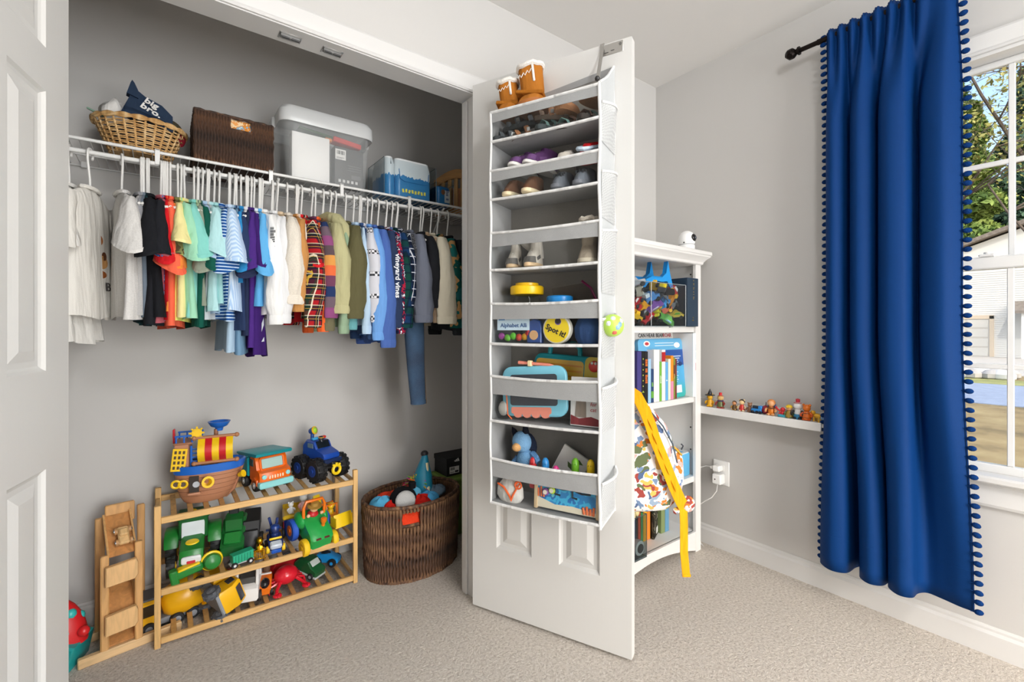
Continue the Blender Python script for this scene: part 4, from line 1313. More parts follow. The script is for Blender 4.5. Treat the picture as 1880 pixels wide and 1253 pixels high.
t = thing('toy_animal_truck', 'blue farm truck with a yellow bed carrying white toy cows', 'toy truck', (.468, 2.182, MZ), -10)
part('body', plas('1f3f9c'), t, prism([(-.050, .010), (-.050, .080), (.052, .080), (.052, .010)], -.050, .050, 'x', .006))
part('bed', plas('e6bd2a'), t, box(0, 0, .088, .112, .112, .018, .006), box(.0, .050, .104, .11, .008, .02, .002))
part('door', plas('c8302c'), t, box(-.0515, -.02, .045, .004, .04, .05, .002))
for s in (-1, 1):
    wheel(t, s * .052, -.030, .022, .022, .012, 'x', '1a1a1c', 'e6bd2a', .5)
    wheel(t, s * .052, .032, .022, .022, .012, 'x', '1a1a1c', 'e6bd2a', .5)
def peg(name, label, loc, body, head, hat=None, hatc=None, rz=0, h=.06, limb=None, group=None, wide=1.0, animal=False, cat='figurine'):
    """plain small toy figure: rounded body, head, arms or ears, optional hat"""
    t = thing(name, label, cat, loc, rz, group)
    s = h / .06
    part('body', plas(body), t, lathe([(.010 * s * wide, 0), (.0135 * s * wide, .004 * s), (.0125 * s * wide, .018 * s), (.008 * s, .032 * s)], n=12))
    part('head', plas(head), t, sph(0, 0, .043 * s, .0125 * s, .012 * s, .0125 * s, 12, 8))
    lm = limb or body
    for q in (-1, 1):
        part('arm', plas(lm), t, tube([(q * .010 * s, -.002 * s, .027 * s), (q * .017 * s, -.005 * s, .020 * s), (q * .015 * s, -.012 * s, .015 * s)], .0038 * s, 6))
        part('foot', plas(lm), t, sph(q * .007 * s, -.007 * s, .004 * s, .0065 * s, .009 * s, .0045 * s, 8, 5))
        if animal:
            part('ear', plas(head), t, sph(q * .0095 * s, .001, .053 * s, .0042 * s, .003 * s, .005 * s, 8, 5))
    if hat == 'cone':
        part('hat', plas(hatc), t, lathe([(.021 * s, .050 * s), (.020 * s, .052 * s), (.010 * s, .055 * s), (.006 * s, .066 * s), (.001, .078 * s)], n=14))
    elif hat == 'cap':
        part('hat', plas(hatc), t, lathe([(.0150 * s, .047 * s), (.0140 * s, .052 * s), (.008 * s, .058 * s), (.001, .059 * s)], n=14))
    elif hat == 'hair':
        part('hair', plas(hatc, .5), t, sph(0, .0025 * s, .0455 * s, .0138 * s, .0125 * s, .0125 * s, 12, 8))
    elif hat == 'tall':
        part('hat', plas(hatc), t, lathe([(.0125 * s, .052 * s), (.006 * s, .053 * s), (.0065 * s, .064 * s), (.001, .066 * s)], n=12))
    return t
peg('toy_cow', 'white toy cow figure sitting at the left of the yellow bed', (.440, 2.160, MZ + .097), 'ecebe9', 'f1f0ee', h=.052, animal=True, limb='dedcda', cat='toy figure')
peg('toy_cow', 'white toy figure with pink feet standing tallest in the yellow bed', (.492, 2.165, MZ + .097), 'f0c9c9', 'f1f0ee', h=.075, animal=True, limb='eab0b4', cat='toy figure')

t = thing('activity_tractor', 'large green play tractor with an orange roll bar and yellow front wheels', 'toy tractor', (.502, 2.060, MZ + .002), (16, 0, 10))
EG = plas('23a04a')
part('body', EG, t, prism([(-.085, .022), (-.090, .062), (-.074, .080), (-.030, .094), (.0, .108), (.060, .108), (.066, .030), (.0, .018)], -.046, .046, 'x', .010), angle=35)
for s in (-1, 1):
    part('window', plas('5f2f2a', .2), t, T(box(0, 0, 0, .022, .003, .013, .003), (s * .017, -.0850, .066), (-58, 0, 0)))
    wheel(t, s * .060, -.062, .026, .034, .022, 'x', 'f0c419', 'ddae10', .62)
    wheel(t, s * .068, .046, .042, .044, .024, 'x', '2458c0', 'e0701c' if s < 0 else '2458c0', .5)
    part('fender', EG, t, T(sph(0, 0, 0, .020, .044, .032, 12, 8), (s * .046, .035, .086)))
part('roll_bar', plas('f07a1a'), t, tube([(-.042, .010, .09), (-.044, .022, .15), (-.034, .028, .172), (.034, .028, .172), (.044, .022, .15), (.042, .010, .09)], .0065, 8))
part('smoke_stack', plas('f07a1a'), t, lathe([(.008, 0), (.007, .012), (.012, .020), (.012, .032), (.005, .036)], .018, -.040, .088, 12))
dv = part('driver', plas('c62a2e'), t, lathe([(.022, 0), (.022, .018), (.012, .028)], 0, .024, .096, 12))
part('head', plas('eebd98'), dv, sph(0, .020, .140, .018, .017, .018, 12, 8))
part('hat', plas('a5803a', .5), dv, lathe([(.030, .150), (.030, .153), (.018, .155), (.016, .168), (.002, .170)], 0, .020, 0, 14))
part('hand', plas('eebd98'), dv, sph(-.026, .008, .116, .008, n=8, m=5), sph(.030, .008, .116, .008, n=8, m=5))

t = thing('toy_loader', 'yellow toy front loader at the right end of the middle shelf', 'toy loader', (.598, 2.120, MZ + .012), (0, 0, 16))
part('body', plas('ef9a1c'), t, bx(-.028, .028, -.02, .05, .022, .055, .005))
part('cage', plas('f07a1a'), t, tube([(-.024, -.006, .05), (-.026, 0, .098), (.026, 0, .098), (.024, -.006, .05)], .0045, 7), tube([(-.024, .036, .05), (-.026, .034, .098), (.026, .034, .098), (.024, .036, .05)], .0045, 7))
dd_ = part('driver', plas('f0c419'), t, lathe([(.014, 0), (.013, .018), (.008, .024)], .004, .014, .052, 10), sph(.004, .012, .088, .015, n=10, m=7))
part('helmet', plas('f2b81c'), dd_, lathe([(.018, .090), (.016, .100), (.004, .106)], .004, .012, 0, 12))
part('bucket', plas('efc81a'), t, prism([(-.030, .0), (.016, .004), (.016, .012), (-.022, .010), (-.010, .052), (-.016, .054)], -.042, .042, 'x', .002), T(box(0, 0, 0, .003, .044, .040, .001), (-.041, -.012, .024), (0, 0, 0)), T(box(0, 0, 0, .003, .044, .040, .001), (.041, -.012, .024), (0, 0, 0)), loc=(0, -.070, .028))
part('arm', plas('c8862a'), t, bx(-.032, -.026, -.07, .01, .040, .050, .002), bx(.026, .032, -.07, .01, .040, .050, .002))
part('dipper', plas('eec81c'), t, T(prism([(-.014, 0), (.014, 0), (.020, .06), (-.004, .085)], -.016, .016, 'x', .002), (-.034, .04, .055), (-20, 0, 0)))
for s in (-1, 1):
    wheel(t, s * .036, -.018, .018, .018, .016, 'x', '1b1b1d', 'ef9a1c', .5)
    wheel(t, s * .036, .040, .018, .018, .016, 'x', '1b1b1d', 'ef9a1c', .5)

# ------------------------------------------------------------ bottom shelf
t = thing('toy_bus', 'yellow toy cement mixer poking out under the rack', 'toy truck', (.022, 2.140, .0), -78)
YB = plas('f0b216')
part('drum', YB, t, T(lathe([(.030, -.080), (.052, -.062), (.066, -.010), (.062, .035), (.040, .062), (.028, .066)], n=22), (0, .050, .082), (-78, 0, 0)))
part('cab', YB, t, prism([(-.112, .022), (-.114, .080), (-.098, .116), (-.040, .120), (-.040, .022)], -.046, .046, 'x', .008))
for sh_ in (box(-.0462, -.078, .085, .003, .044, .040, .006), box(.0462, -.078, .085, .003, .044, .040, .006), box(0, -.1075, .092, .066, .003, .034, .004)):
    part('cab_window', plas('3a2f22', .2), t, sh_)
part('roof', plas('5d6066', .5), t, T(box(0, 0, 0, .088, .078, .008, .003), (0, -.070, .122), (-3, 0, 0)))
part('chassis', plas('7d8084', .5), t, bx(-.036, .036, -.10, .105, .014, .036, .004))
for s in (-1, 1):
    for yy in (-.074, .010, .060):
        wheel(t, s * .044, yy, .022, .022, .020, 'x', '232427', '9a9da2', .5)
t = thing('tipped_dumper', 'yellow and grey dump truck lying on its side', 'toy truck', (.142, 2.060, BZ + .052), (0, 72, 18))
part('bed', plas('f2b714'), t, prism([(-.010, .020), (-.016, .082), (.094, .088), (.086, .020)], -.050, .050, 'x', .006))
part('chassis', plas('8c9096', .5), t, bx(-.040, .040, -.098, .090, -.010, .020, .004))
part('cab', plas('f2b714'), t, prism([(-.098, .0), (-.102, .050), (-.082, .082), (-.030, .084), (-.020, .0)], -.044, .044, 'x', .006))
part('window', plas('3c4146', .15), t, T(box(0, 0, 0, .062, .003, .026, .003), (0, -.0945, .066), (-34, 0, 0)), box(-.0445, -.058, .058, .003, .034, .026, .003))
for s in (-1, 1):
    for yy in (-.066, .052):
        wheel(t, s * .050, yy, -.008, .027, .022, 'x', '55585e', 'f2b714' if yy > 0 else '777a80', .5, tread=10)
t = thing('white_truck', 'white plastic toy delivery truck on the bottom shelf', 'toy truck', (.268, 2.070, BZ), -16)
WH = plas('e9e7e4', .4)
part('body', WH, t, prism([(-.062, .014), (-.064, .062), (-.050, .070), (.060, .070), (.060, .014)], -.042, .042, 'x', .006))
cabw = part('cab_frame', WH, t, *[tube([(s * .036, -.044, .066), (s * .034, -.020, .122), (s * .034, .030, .124), (s * .036, .034, .066)], .006, 7) for s in (-1, 1)], box(0, .004, .126, .080, .058, .008, .003))
part('interior', plas('4c4a48', .7), cabw, bx(-.030, .030, -.034, .028, .068, .092, .003))
part('cargo_box', plas('d9d6d1', .45), t, bx(-.040, .040, .036, .100, .022, .118, .004))
for s in (-1, 1):
    for yy in (-.036, .066):
        wheel(t, s * .043, yy, .020, .020, .014, 'x', '2b2725', '6b5f55', .5)
t = thing('toy_vehicle', 'orange and black toy racer on the bottom shelf', 'toy car', (.330, 2.075, BZ), (0, 0, -14))
part('body', plas('e8741a'), t, prism([(-.050, .012), (-.052, .034), (-.020, .062), (.030, .066), (.052, .040), (.052, .012)], -.022, .022, 'x', .006))
part('canopy', plas('1c1c1f', .15), t, sph(0, -.028, .046, .018, .026, .020, 12, 8))
part('stripe', plas('ecebe8'), t, T(box(0, 0, 0, .040, .010, .006, .002), (0, .008, .068)))
part('tail', plas('6b4f3c'), t, lathe([(.012, 0), (.014, .03), (.008, .05)], 0, .034, .060, 10))
for s in (-1, 1):
    wheel(t, s * .024, -.034, .016, .016, .012, 'x', '1a1a1c', 'e8741a', .4)
    wheel(t, s * .024, .036, .016, .016, .012, 'x', '1a1a1c', 'e8741a', .4)
t = thing('toy_crab', 'shiny red toy crab with claws on the bottom shelf', 'toy crab', (.402, 2.055, BZ), 8)
RC = plas('d51f30', .18)
part('shell', RC, t, sph(0, .004, .052, .046, .040, .036, 18, 10))
for s in (-1, 1):
    part('claw', RC, t, tube([(s * .030, -.022, .040), (s * .050, -.040, .022), (s * .056, -.058, .016)], [.007, .006, .008], 7), T(sph(0, 0, 0, .010, .016, .007, 10, 6), (s * .050, -.066, .014), (0, 0, s * 24)), T(sph(0, 0, 0, .007, .013, .006, 10, 6), (s * .064, -.064, .014), (0, 0, s * -16)))
    for k in range(3):
        part('leg', RC, t, tube([(s * .034, -.010 + .020 * k, .036), (s * .062, -.014 + .026 * k, .030), (s * .070, -.016 + .028 * k, .004)], [.006, .005, .003], 6))
t = thing('fire_engine', 'dark red toy fire engine behind the crab', 'toy truck', (.418, 2.165, BZ), -70)
part('body', plas('a5161e'), t, prism([(-.070, .014), (-.072, .060), (-.060, .078), (.070, .070), (.070, .014)], -.032, .032, 'x', .004))
part('ladder', plas('55585c'), t, bx(-.018, -.012, -.05, .06, .078, .084), bx(.012, .018, -.05, .06, .078, .084), *[bx(-.018, .018, -.045 + .018 * i, -.041 + .018 * i, .079, .083) for i in range(6)])
for s in (-1, 1):
    for yy in (-.042, .042):
        wheel(t, s * .033, yy, .018, .018, .012, 'x', '1a1a1c', 'b9babd', .5)
t = thing('green_car', 'dark green toy car tilted beside the red crab', 'toy car', (.500, 2.110, BZ + .004), (12, 0, 34))
part('body', plas('1c5a32'), t, prism([(-.060, .012), (-.062, .036), (-.030, .046), (-.012, .070), (.036, .070), (.062, .040), (.060, .012)], -.030, .030, 'x', .006))
part('windscreen', plas('c9d3cf', .12), t, T(box(0, 0, 0, .046, .003, .026, .002), (0, -.0225, .060), (-52, 0, 0)))
part('sill', plas('b9bcbb'), t, box(0, -.01, .012, .064, .106, .010, .003))
for s in (-1, 1):
    wheel(t, s * .030, -.036, .014, .014, .012, 'x', '1a1a1c', '9a9da2', .5)
    wheel(t, s * .030, .036, .014, .014, .012, 'x', '1a1a1c', '9a9da2', .5)
t = thing('blue_car', 'bright blue toy racing car behind the play tractor', 'toy car', (.590, 2.150, BZ), 50)
part('body', plas('1f8fd6'), t, prism([(-.052, .012), (-.054, .030), (-.010, .052), (.040, .050), (.052, .014)], -.024, .024, 'x', .005))
part('canopy', plas('17222c', .12), t, sph(0, .008, .046, .016, .024, .016, 12, 8))
for s in (-1, 1):
    wheel(t, s * .028, -.032, .018, .018, .014, 'x', '161618', '1f8fd6', .4)
    wheel(t, s * .028, .036, .020, .020, .016, 'x', '161618', '1f8fd6', .4)
t = thing('toy_van', 'red and yellow toy van at the back of the bottom shelf', 'toy van', (.190, 2.185, BZ), 70)
part('body', plas('c42a22'), t, prism([(-.05, .012), (-.05, .05), (-.03, .075), (.05, .075), (.05, .012)], -.03, .03, 'x', .005))
part('band', plas('efc21a'), t, box(0, 0, .04, .062, .096, .012, .002))
for s in (-1, 1):
    wheel(t, s * .03, -.03, .016, .016, .01, 'x', '1a1a1c', 'd5d5d8', .4)
    wheel(t, s * .03, .03, .016, .016, .01, 'x', '1a1a1c', 'd5d5d8', .4)

# ============================================================ wooden car run, left of the rack
PINE = 'd6a468'
M_P, M_PX = wood(PINE), woodx(PINE)
t = thing('wooden_car_run', 'wooden zigzag ramp tower for toy cars left of the rack', 'toy ramp', (-.118, 2.075, 0), 10, sc=(1, 1, .94))
part('base_rail', woodx('dcb887'), t, bx(-.11, .165, -.058, -.036, 0, .032, .003))
part('base_rail', woodx('dcb887'), t, bx(-.10, .10, .090, .110, 0, .03, .003))
part('post', M_P, t, bx(-.056, -.034, -.058, -.040, .03, .362, .004))
part('post', M_P, t, bx(.032, .054, -.060, -.042, .03, .385, .003))
part('post', M_P, t, bx(.060, .082, .090, .108, .03, .470, .003))
part('post', M_P, t, bx(-.056, -.030, .090, .108, .03, .450, .003))
for z0, z1, y0, y1 in ((.350, .455, -.046, .085), (.255, .150, .085, -.046), (.035, .110, -.046, .085)):
    dl = math.hypot(z1 - z0, y1 - y0)
    an = math.degrees(math.atan2(abs(z1 - z0), abs(y1 - y0)))
    s = 1 if (z1 > z0) == (y1 > y0) else -1
    rp = part('ramp', wood('c98d52'), t, T(box(0, 0, 0, .076, dl, .006, .001), (.0, (y0 + y1) / 2, (z0 + z1) / 2), (s * an, 0, 0)))
    for q in (-1, 1):
        part('ramp_edge', M_P, rp, T(box(q * .036, 0, .008, .006, dl, .018, .001), (.0, (y0 + y1) / 2, (z0 + z1) / 2), (s * an, 0, 0)))
part('top_board', M_P, t, bx(-.030, .052, .088, .104, .42, .492, .003))
for zz in (.298, .128):
    part('turn_board', wood('deb27a'), t, prism([(-.046, -.038), (.030, -.034), (.038, -.022), (.038, .026), (.034, .038), (-.046, .030)], -.082, -.062, 'y', .003), loc=(0, 0, zz))
t = thing('wooden_car', 'small wooden toy car with metal wheels on the top ramp', 'toy car', (-.108, 2.060, .382), (0, 0, 10))
part('body', wood('dfb77f'), t, T(box(0, 0, .0, .030, .066, .013, .004), rot=(39, 0, 0)), T(box(0, .006, .011, .024, .026, .012, .004), rot=(39, 0, 0)))
for s in (-1, 1):
    for yy in (-.022, .022):
        p = T(([(s * .018, yy, -.003)], []), rot=(39, 0, 0))[0][0]
        w_ = part('wheel', wood('b98a58'), t, cyl((p[0] - s * .003, p[1], p[2]), (p[0] + s * .004, p[1], p[2]), .0115, n=14))
        part('hub', metal('c9ccd0', .2), w_, T(sph(0, 0, 0, .005, .008, .008, 10, 6), (p[0] + s * .004, p[1], p[2])))

# red and teal ride-on toy at the left edge
t = thing('ride_toy', 'red and teal spotted toy behind the left door', 'toy', (-.285, 2.080, 0), -20)
part('base', plas('1e9a98'), t, prism([(-.10, .0), (.070, .0), (.085, .075), (.060, .085), (-.10, .060)], -.060, .060, 'y', .006))
dm = part('dome', plas('cf2327'), t, loft([[(.004 + .088 * math.cos(q) * math.cos(2 * PI * j / 20), .058 * math.cos(q) * math.sin(2 * PI * j / 20), .070 + .145 * math.sin(q)) for j in range(20)] for q in [k * PI / 2 / 7.01 for k in range(8)]]))
part('knob', plas('cf2327'), t, sph(.092, -.02, .108, .016, n=12, m=8))
for a, q, s in ((-.4, .8, .017), (-1.0, .35, .020), (-.9, .95, .018), (-1.5, .65, .019), (-.35, .25, .012), (-1.7, .15, .016), (.3, .6, .016)):
    part('spot', plas('38b3ae'), dm, sph(.004 + .077 * math.cos(q) * math.cos(a), .047 * math.cos(q) * math.sin(a), .070 + .131 * math.sin(q), s, s, s * 1.1, 10, 6), label='teal spot')

# ============================================================ big oval woven basket with soft toys
def weave_mat(name, a, b, c):
    k = NT(name)
    nz = k.noise(60, 4, k.mapping(scale=(1, 1, .25)))
    n2 = k.noise(14, 2)
    k.color(k.mix(k.math('MULTIPLY', n2.outputs[0], .5), k.ramp(nz.outputs[0], [(.3, lin(a)), (.5, lin(b)), (.72, lin(c))]), lin(a)))
    k.set(Roughness=.7)
    k.bump(nz.outputs[0], .5, .004)
    return k.m
M_DARKW = weave_mat('dark_seagrass', '2f1f16', '654530', 'a67d54')
def twist(h, r=.0074, n=14, ph=0.0):
    pts = [(.0012 * math.sin(i * 1.9 + ph), .0012 * math.cos(i * 2.3 + ph), h * i / n) for i in range(n + 1)]
    return tube(pts, [r * (1 + .30 * math.sin(i * 2.7 + ph)) for i in range(n + 1)], 6)
t = thing('oval_basket', 'large oval dark woven basket holding soft toys on the carpet', 'basket', (.930, 1.995, 0), 8)
BA, BB, BH = .232, .170, .325
def oval(q, z, g=0.0):
    return ((BA * (.95 + .05 * z / BH) + g) * math.cos(q), (BB * (.95 + .05 * z / BH) + g) * math.sin(q), z)
NS = 92
hole = lambda q: abs(((q - math.radians(-118)) + PI) % (2 * PI) - PI) < .155
for i in range(NS):
    q = 2 * PI * i / NS
    p0 = oval(q, 0)
    cut = hole(q)
    part('strand', M_DARKW, t, twist(BH * .74 if cut else BH - .004, ph=i % 5), share='strand_%s_%d' % ('c' if cut else 'f', i % 5), loc=p0, rot=(-2.2 * math.sin(q), 2.2 * math.cos(q), 0))
    if cut:
        p1 = oval(q, BH * .93)
        part('strand', M_DARKW, t, twist(BH * .07, n=4), share='strand_top', loc=p1)
part('inner_wall', mat('26180f', .9), t, loft([[oval(2 * PI * j / 48, z, -.006) for j in range(48) if True] for z in (.004, BH * .72)], True, False), loft([[oval(2 * PI * j / 48, z, g) for j in range(48)] for z, g in ((.004, -.010), (BH * .72, -.010))], True, False))  # dark colour stands in for the shade in the gaps between strands
part('rim', M_DARKW, t, tube([oval(2 * PI * j / 60, BH, 0) for j in range(60)], [.0085 + .0012 * math.sin(j * 2.2) for j in range(60)], 8, True))
part('base_ring', M_DARKW, t, tube([oval(2 * PI * j / 60, .006, 0) for j in range(60)], .008, 7, True))
part('handle_edge', M_DARKW, t, tube([oval(math.radians(-118) + q, BH * .76, .001) for q in (-.17, -.08, 0, .08, .17)], .007, 7))

PB = plush('1c1c1f')
t = thing('round_plush', 'round black and grey plush toy lying on blue and red cushions in the basket', 'soft toy', (.862, 1.935, .322), 0, sc=1.1)
part('body', PB, t, sph(0, .012, 0, .056, .052, .050, 20, 12))
part('front_pad', plush('b9b9b8'), t, T(sph(0, 0, 0, .041, .016, .040, 20, 10), (-.010, -.034, .008), (-14, 0, -10)))
part('funnel', PB, t, lathe([(.014, 0), (.016, .022), (.012, .026)], .044, .02, .034, 12))
for i, (x, y, z, c, rx, ry, rz, n_, lb) in enumerate((
        (.775, 1.985, .305, '5fb6e0', .052, .05, .032, 'blue_plush', 'sky blue plush cushion at the left of the basket'),
        (.815, 1.945, .295, 'd2271f', .055, .05, .035, 'red_plush', 'red plush cushion under the black plush'),
        (.935, 1.925, .298, 'c9231c', .055, .045, .032, 'red_plush', 'red plush cushion right of the black plush'),
        (.985, 1.945, .300, '52a9dc', .050, .045, .030, 'blue_plush', 'blue plush cushion at the right front of the basket'),
        (.915, 1.975, .325, '6cc0e4', .045, .04, .03, 'blue_plush', 'light blue plush behind the black plush'),
        (.840, 2.040, .300, 'e2452c', .07, .06, .03, 'orange_plush', 'orange red plush at the back of the basket'),
        (.855, 1.875, .258, 'dc3f22', .075, .045, .05, 'red_plush', 'red plush showing through the basket handle hole'),
        (1.055, 2.010, .300, '6a7f92', .055, .05, .025, 'grey_plush', 'grey blue plush at the right of the basket'),
        (1.000, 2.050, .310, '8a2f2a', .05, .05, .028, 'maroon_plush', 'maroon plush behind the teal toy'))):
    solo(n_, lb, 'soft toy', plush(c), loft([[(rx * math.cos(q) * math.cos(2 * PI * j / 18) * (1 + .08 * math.sin(3 * 2 * PI * j / 18 + i)), ry * math.cos(q) * math.sin(2 * PI * j / 18), rz * math.sin(q) + .006 * math.sin(j * 1.3 + i)) for j in range(18)] for q in [-PI / 2.05 + k * PI / 2.05 / 4.5 for k in range(10)]]), loc=(x, y, z), group='soft toys in the oval basket')
t = thing('squirt_toy', 'teal foam toy with a cream belly standing nose up in the basket', 'toy', (.990, 2.000, .205), (-6, 5, 12), sc=1.12)
def sq(z, r, dy): return [(r * math.cos(2 * PI * j / 16), dy + r * 1.0 * math.sin(2 * PI * j / 16), z) for j in range(16)]
part('body', plas('17809e', .45), t, loft([sq(0, .020, 0), sq(.06, .030, .003), (sq(.12, .040, .006)), sq(.160, .040, .008), sq(.200, .026, .002), sq(.232, .016, -.004), sq(.246, .012, -.006)]))
part('belly', plas('e3d3a8', .5), t, loft([[(p[0] * .55, p[1] * .9 - .006, p[2]) for p in r] for r in (sq(.002, .021, 0), sq(.06, .031, .003), sq(.11, .036, .004), sq(.140, .033, .004), sq(.185, .026, .002), sq(.215, .018, -.004))]))
part('nozzle', plas('27262a', .5), t, sph(0, -.004, .252, .017, .016, .014, 12, 8))
t = thing('koosh_ball', 'multicoloured rubber string ball in the basket behind the teal toy', 'toy ball', (.975, 2.035, .345), 0)
rr = random.Random(4)
for i in range(70):
    d = Vector((rr.gauss(0, 1), rr.gauss(0, .7), rr.gauss(.3, .8))).normalized()
    a = d * .066 + Vector((0, 0, -.012)) + Vector((rr.gauss(0, .008), 0, 0))
    part('strand', plas(('d8344a', 'e7b52a', '6aa52e', 'c23a8a', 'e0692a')[i % 5], .5), t, tube([(0, 0, 0), d * .035, a * 1.05], .0028, 5))

# shoe box and green bin at the right
t = thing('green_bin', 'olive green lidded bin behind the basket', 'storage bin', (1.310, 2.190, 0), 0)
part('body', plas('6f8a3a', .5), t, loft([[(sx * .12, sy * .080, 0) for sx, sy in ((-1, -1), (1, -1), (1, 1), (-1, 1))], [(sx * .132, sy * .092, .285) for sx, sy in ((-1, -1), (1, -1), (1, 1), (-1, 1))]]))
part('lid', plas('7d9a44', .5), t, box(0, 0, .294, .275, .195, .018, .005))
t = thing('shoe_box', 'black shoe box with a white logo and size label on the green bin', 'shoe box', (1.292, 2.215, .304), 0)
part('body', paint('1d1d1f', .6), t, bx(-.095, .095, -.066, .07, 0, .085, .001))
part('lid', paint('232325', .6), t, bx(-.098, .098, -.069, .073, .070, .096, .001))
part('logo', paint('f0f0ee', .6), t, *[T(prism([(-.002 - .0, 0), (.0055, 0), (-.001, h), (-.0085, h - .004)], -.0704, -.0692, 'y'), (-.044 + .0095 * i, 0, .074)) for i, h in enumerate((.008, .013, .018))])
part('size_label', paint('e4e4e2', .6), t, bx(-.078, -.020, -.0668, -.0660, .012, .048))
part('label_print', paint('2a2a2a', .6), t, *[bx(-.074 + .004 * i, -.0725 + .004 * i + .0008 * (i % 3), -.0674, -.0666, .030, .044) for i in range(7)], bx(-.074, -.05, -.0674, -.0666, .018, .0205), bx(-.045, -.024, -.0674, -.0666, .016, .026))
# ============================================================ hanging organizer on the open door
DANG = math.degrees(math.atan2(-.917, .399))
_e = Vector((.399, -.917, 0)).normalized()
_n = Vector((-.917, -.399, 0)).normalized()
_o = Vector((.965, 1.525, 0))
def DL(a, y, z):
    """a point given along the door, out of its face and up"""
    p = _o + _e * a + _n * (-y)
    return (p.x, p.y, z)
def felt_mat(col, stripes=False):
    k = NT('grey_felt')
    f = k.noise(380, 3)
    c = lin(col)
    base = k.mix(f.outputs[0], tuple(x * .86 for x in c), tuple(x * 1.1 for x in c))
    k.color(base)
    w = k.noise(1.0, 2, k.mapping(scale=(12, 12, 9)))
    k.bump(k.math('ADD', w.outputs[0], k.math('MULTIPLY', f.outputs[0], .08)), .45, .012)
    k.set(Roughness=.95)
    return k.m
M_FELT, M_FELTB, M_BIND = felt_mat('9b9c9c'), felt_mat('86837e'), fab('e0e0df')
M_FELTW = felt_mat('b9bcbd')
M_CLR = clear('fafbfb', .08)
def mesh_mat():
    k = NT('white_net')
    tr = k.n('BsdfTransparent'); df = k.n('BsdfDiffuse'); mx = k.n('MixShader')
    df.inputs[0].default_value = (.60, .61, .61, 1)
    ch = k.n('TexChecker'); ch.inputs['Scale'].default_value = 260
    k.l(k.mapping(rot=(.78, .3, .2)), ch.inputs[0])
    k.l(k.math('ADD', k.math('MULTIPLY', ch.outputs[1], .25), .5), mx.inputs[0])
    k.l(tr.outputs[0], mx.inputs[1]); k.l(df.outputs[0], mx.inputs[2]); k.l(mx.outputs[0], k.t.nodes['Material Output'].inputs[0])
    return k.m
M_NET = mesh_mat()
A0, A1, DEP = .176, .564, .150
PK = [(1.833, 1.797, 1.735), (1.632, 1.594, 1.536), (1.418, 1.370, 1.294), (1.176, 1.122, 1.042), (.928, .866, .778), (.645, .584, .497)]
org = thing('door_organizer', 'grey over-door organizer with six clear pockets and white binding', 'organizer', (.965, 1.525, 0), DANG)
part('back_panel', M_FELTB, org, bx(A0, A1, -.007, -.004, .49, 1.93))
part('back_panel_top', M_FELT, org, prism([(A0, 1.90), (A1, 1.93), (A1, 1.955), (A0, 1.915)], -.008, -.003, 'y'))
part('left_side', M_FELT, org, prism([(-DEP, .492), (-DEP, 1.835), (-.005, 1.90), (-.005, .492)], A0 - .002, A0, 'x'))
part('right_side', M_FELTW, org, prism([(-DEP, .482), (-DEP, 1.838), (-.005, 1.952), (-.005, .492)], A1, A1 + .003, 'x'))
def bow(x, d=.006):
    q = (x - A0) / (A1 - A0)
    return d * math.sin(q * PI)
NB = 12
for i, (zr, zb, z0) in enumerate(PK):
    xs = [A0 + (A1 - A0) * j / NB for j in range(NB + 1)]
    dz = [.004 * math.sin(j / NB * PI) * (1 if i % 2 else -1) for j in range(NB + 1)]
    pk = part('shelf', M_FELT, org, bx(A0, A1, -DEP, -.007, z0 - .006, z0, .001))
    def strip(za, zc, ya, th, sag0=0, sag1=0):
        front = [[(x, -DEP - ya - bow(x), za - sag0 * math.sin(j / NB * PI)), (x, -DEP - ya - bow(x), zc - sag1 * math.sin(j / NB * PI)), (x, -DEP - ya - bow(x) + th, zc - sag1 * math.sin(j / NB * PI)), (x, -DEP - ya - bow(x) + th, za - sag0 * math.sin(j / NB * PI))] for j, x in enumerate(xs)]
        return loft(front)
    part('pocket_band', M_FELT, org, strip(zb, zr, 0, .0015, 0, .005), angle=50)
    part('clear_window', M_CLR, org, strip(z0, zb, 0, .0006, 0, 0), angle=50)
    part('binding', M_BIND, org, tube([(x, -DEP - bow(x), zr - .005 * math.sin(j / NB * PI)) for j, x in enumerate(xs)], .0048, 7))
    part('binding', M_BIND, org, tube([(x, -DEP - bow(x) * .3, z0 - .003 - .003 * math.sin(j / NB * PI)) for j, x in enumerate(xs)], .0050, 7))
def wav(x, y, z0, z1, ph, n=26):
    return [(x + .0022 * math.sin(k * 1.1 + ph), y, z0 + (z1 - z0) * k / n) for k in range(n + 1)]
part('binding', M_BIND, org, tube(wav(A0, -DEP, .492, 1.835, 0), .0044, 7))
part('binding', M_BIND, org, tube(wav(A1, -DEP, .482, 1.838, 1), .0050, 7))
part('binding', M_BIND, org, tube(wav(A1 + .001, -.006, .49, 1.955, 2), .0036, 7))
part('binding', M_BIND, org, tube([(A1, -DEP, 1.838), (A1, -.08, 1.885), (A1, -.006, 1.955)], .0042, 7))
part('binding', M_BIND, org, tube([(A1, -DEP, .482), (A1, -.006, .492)], .0045, 7))
part('binding', M_BIND, org, tube([(A0, -DEP, 1.835), (A0, -.006, 1.90)], .0036, 7))
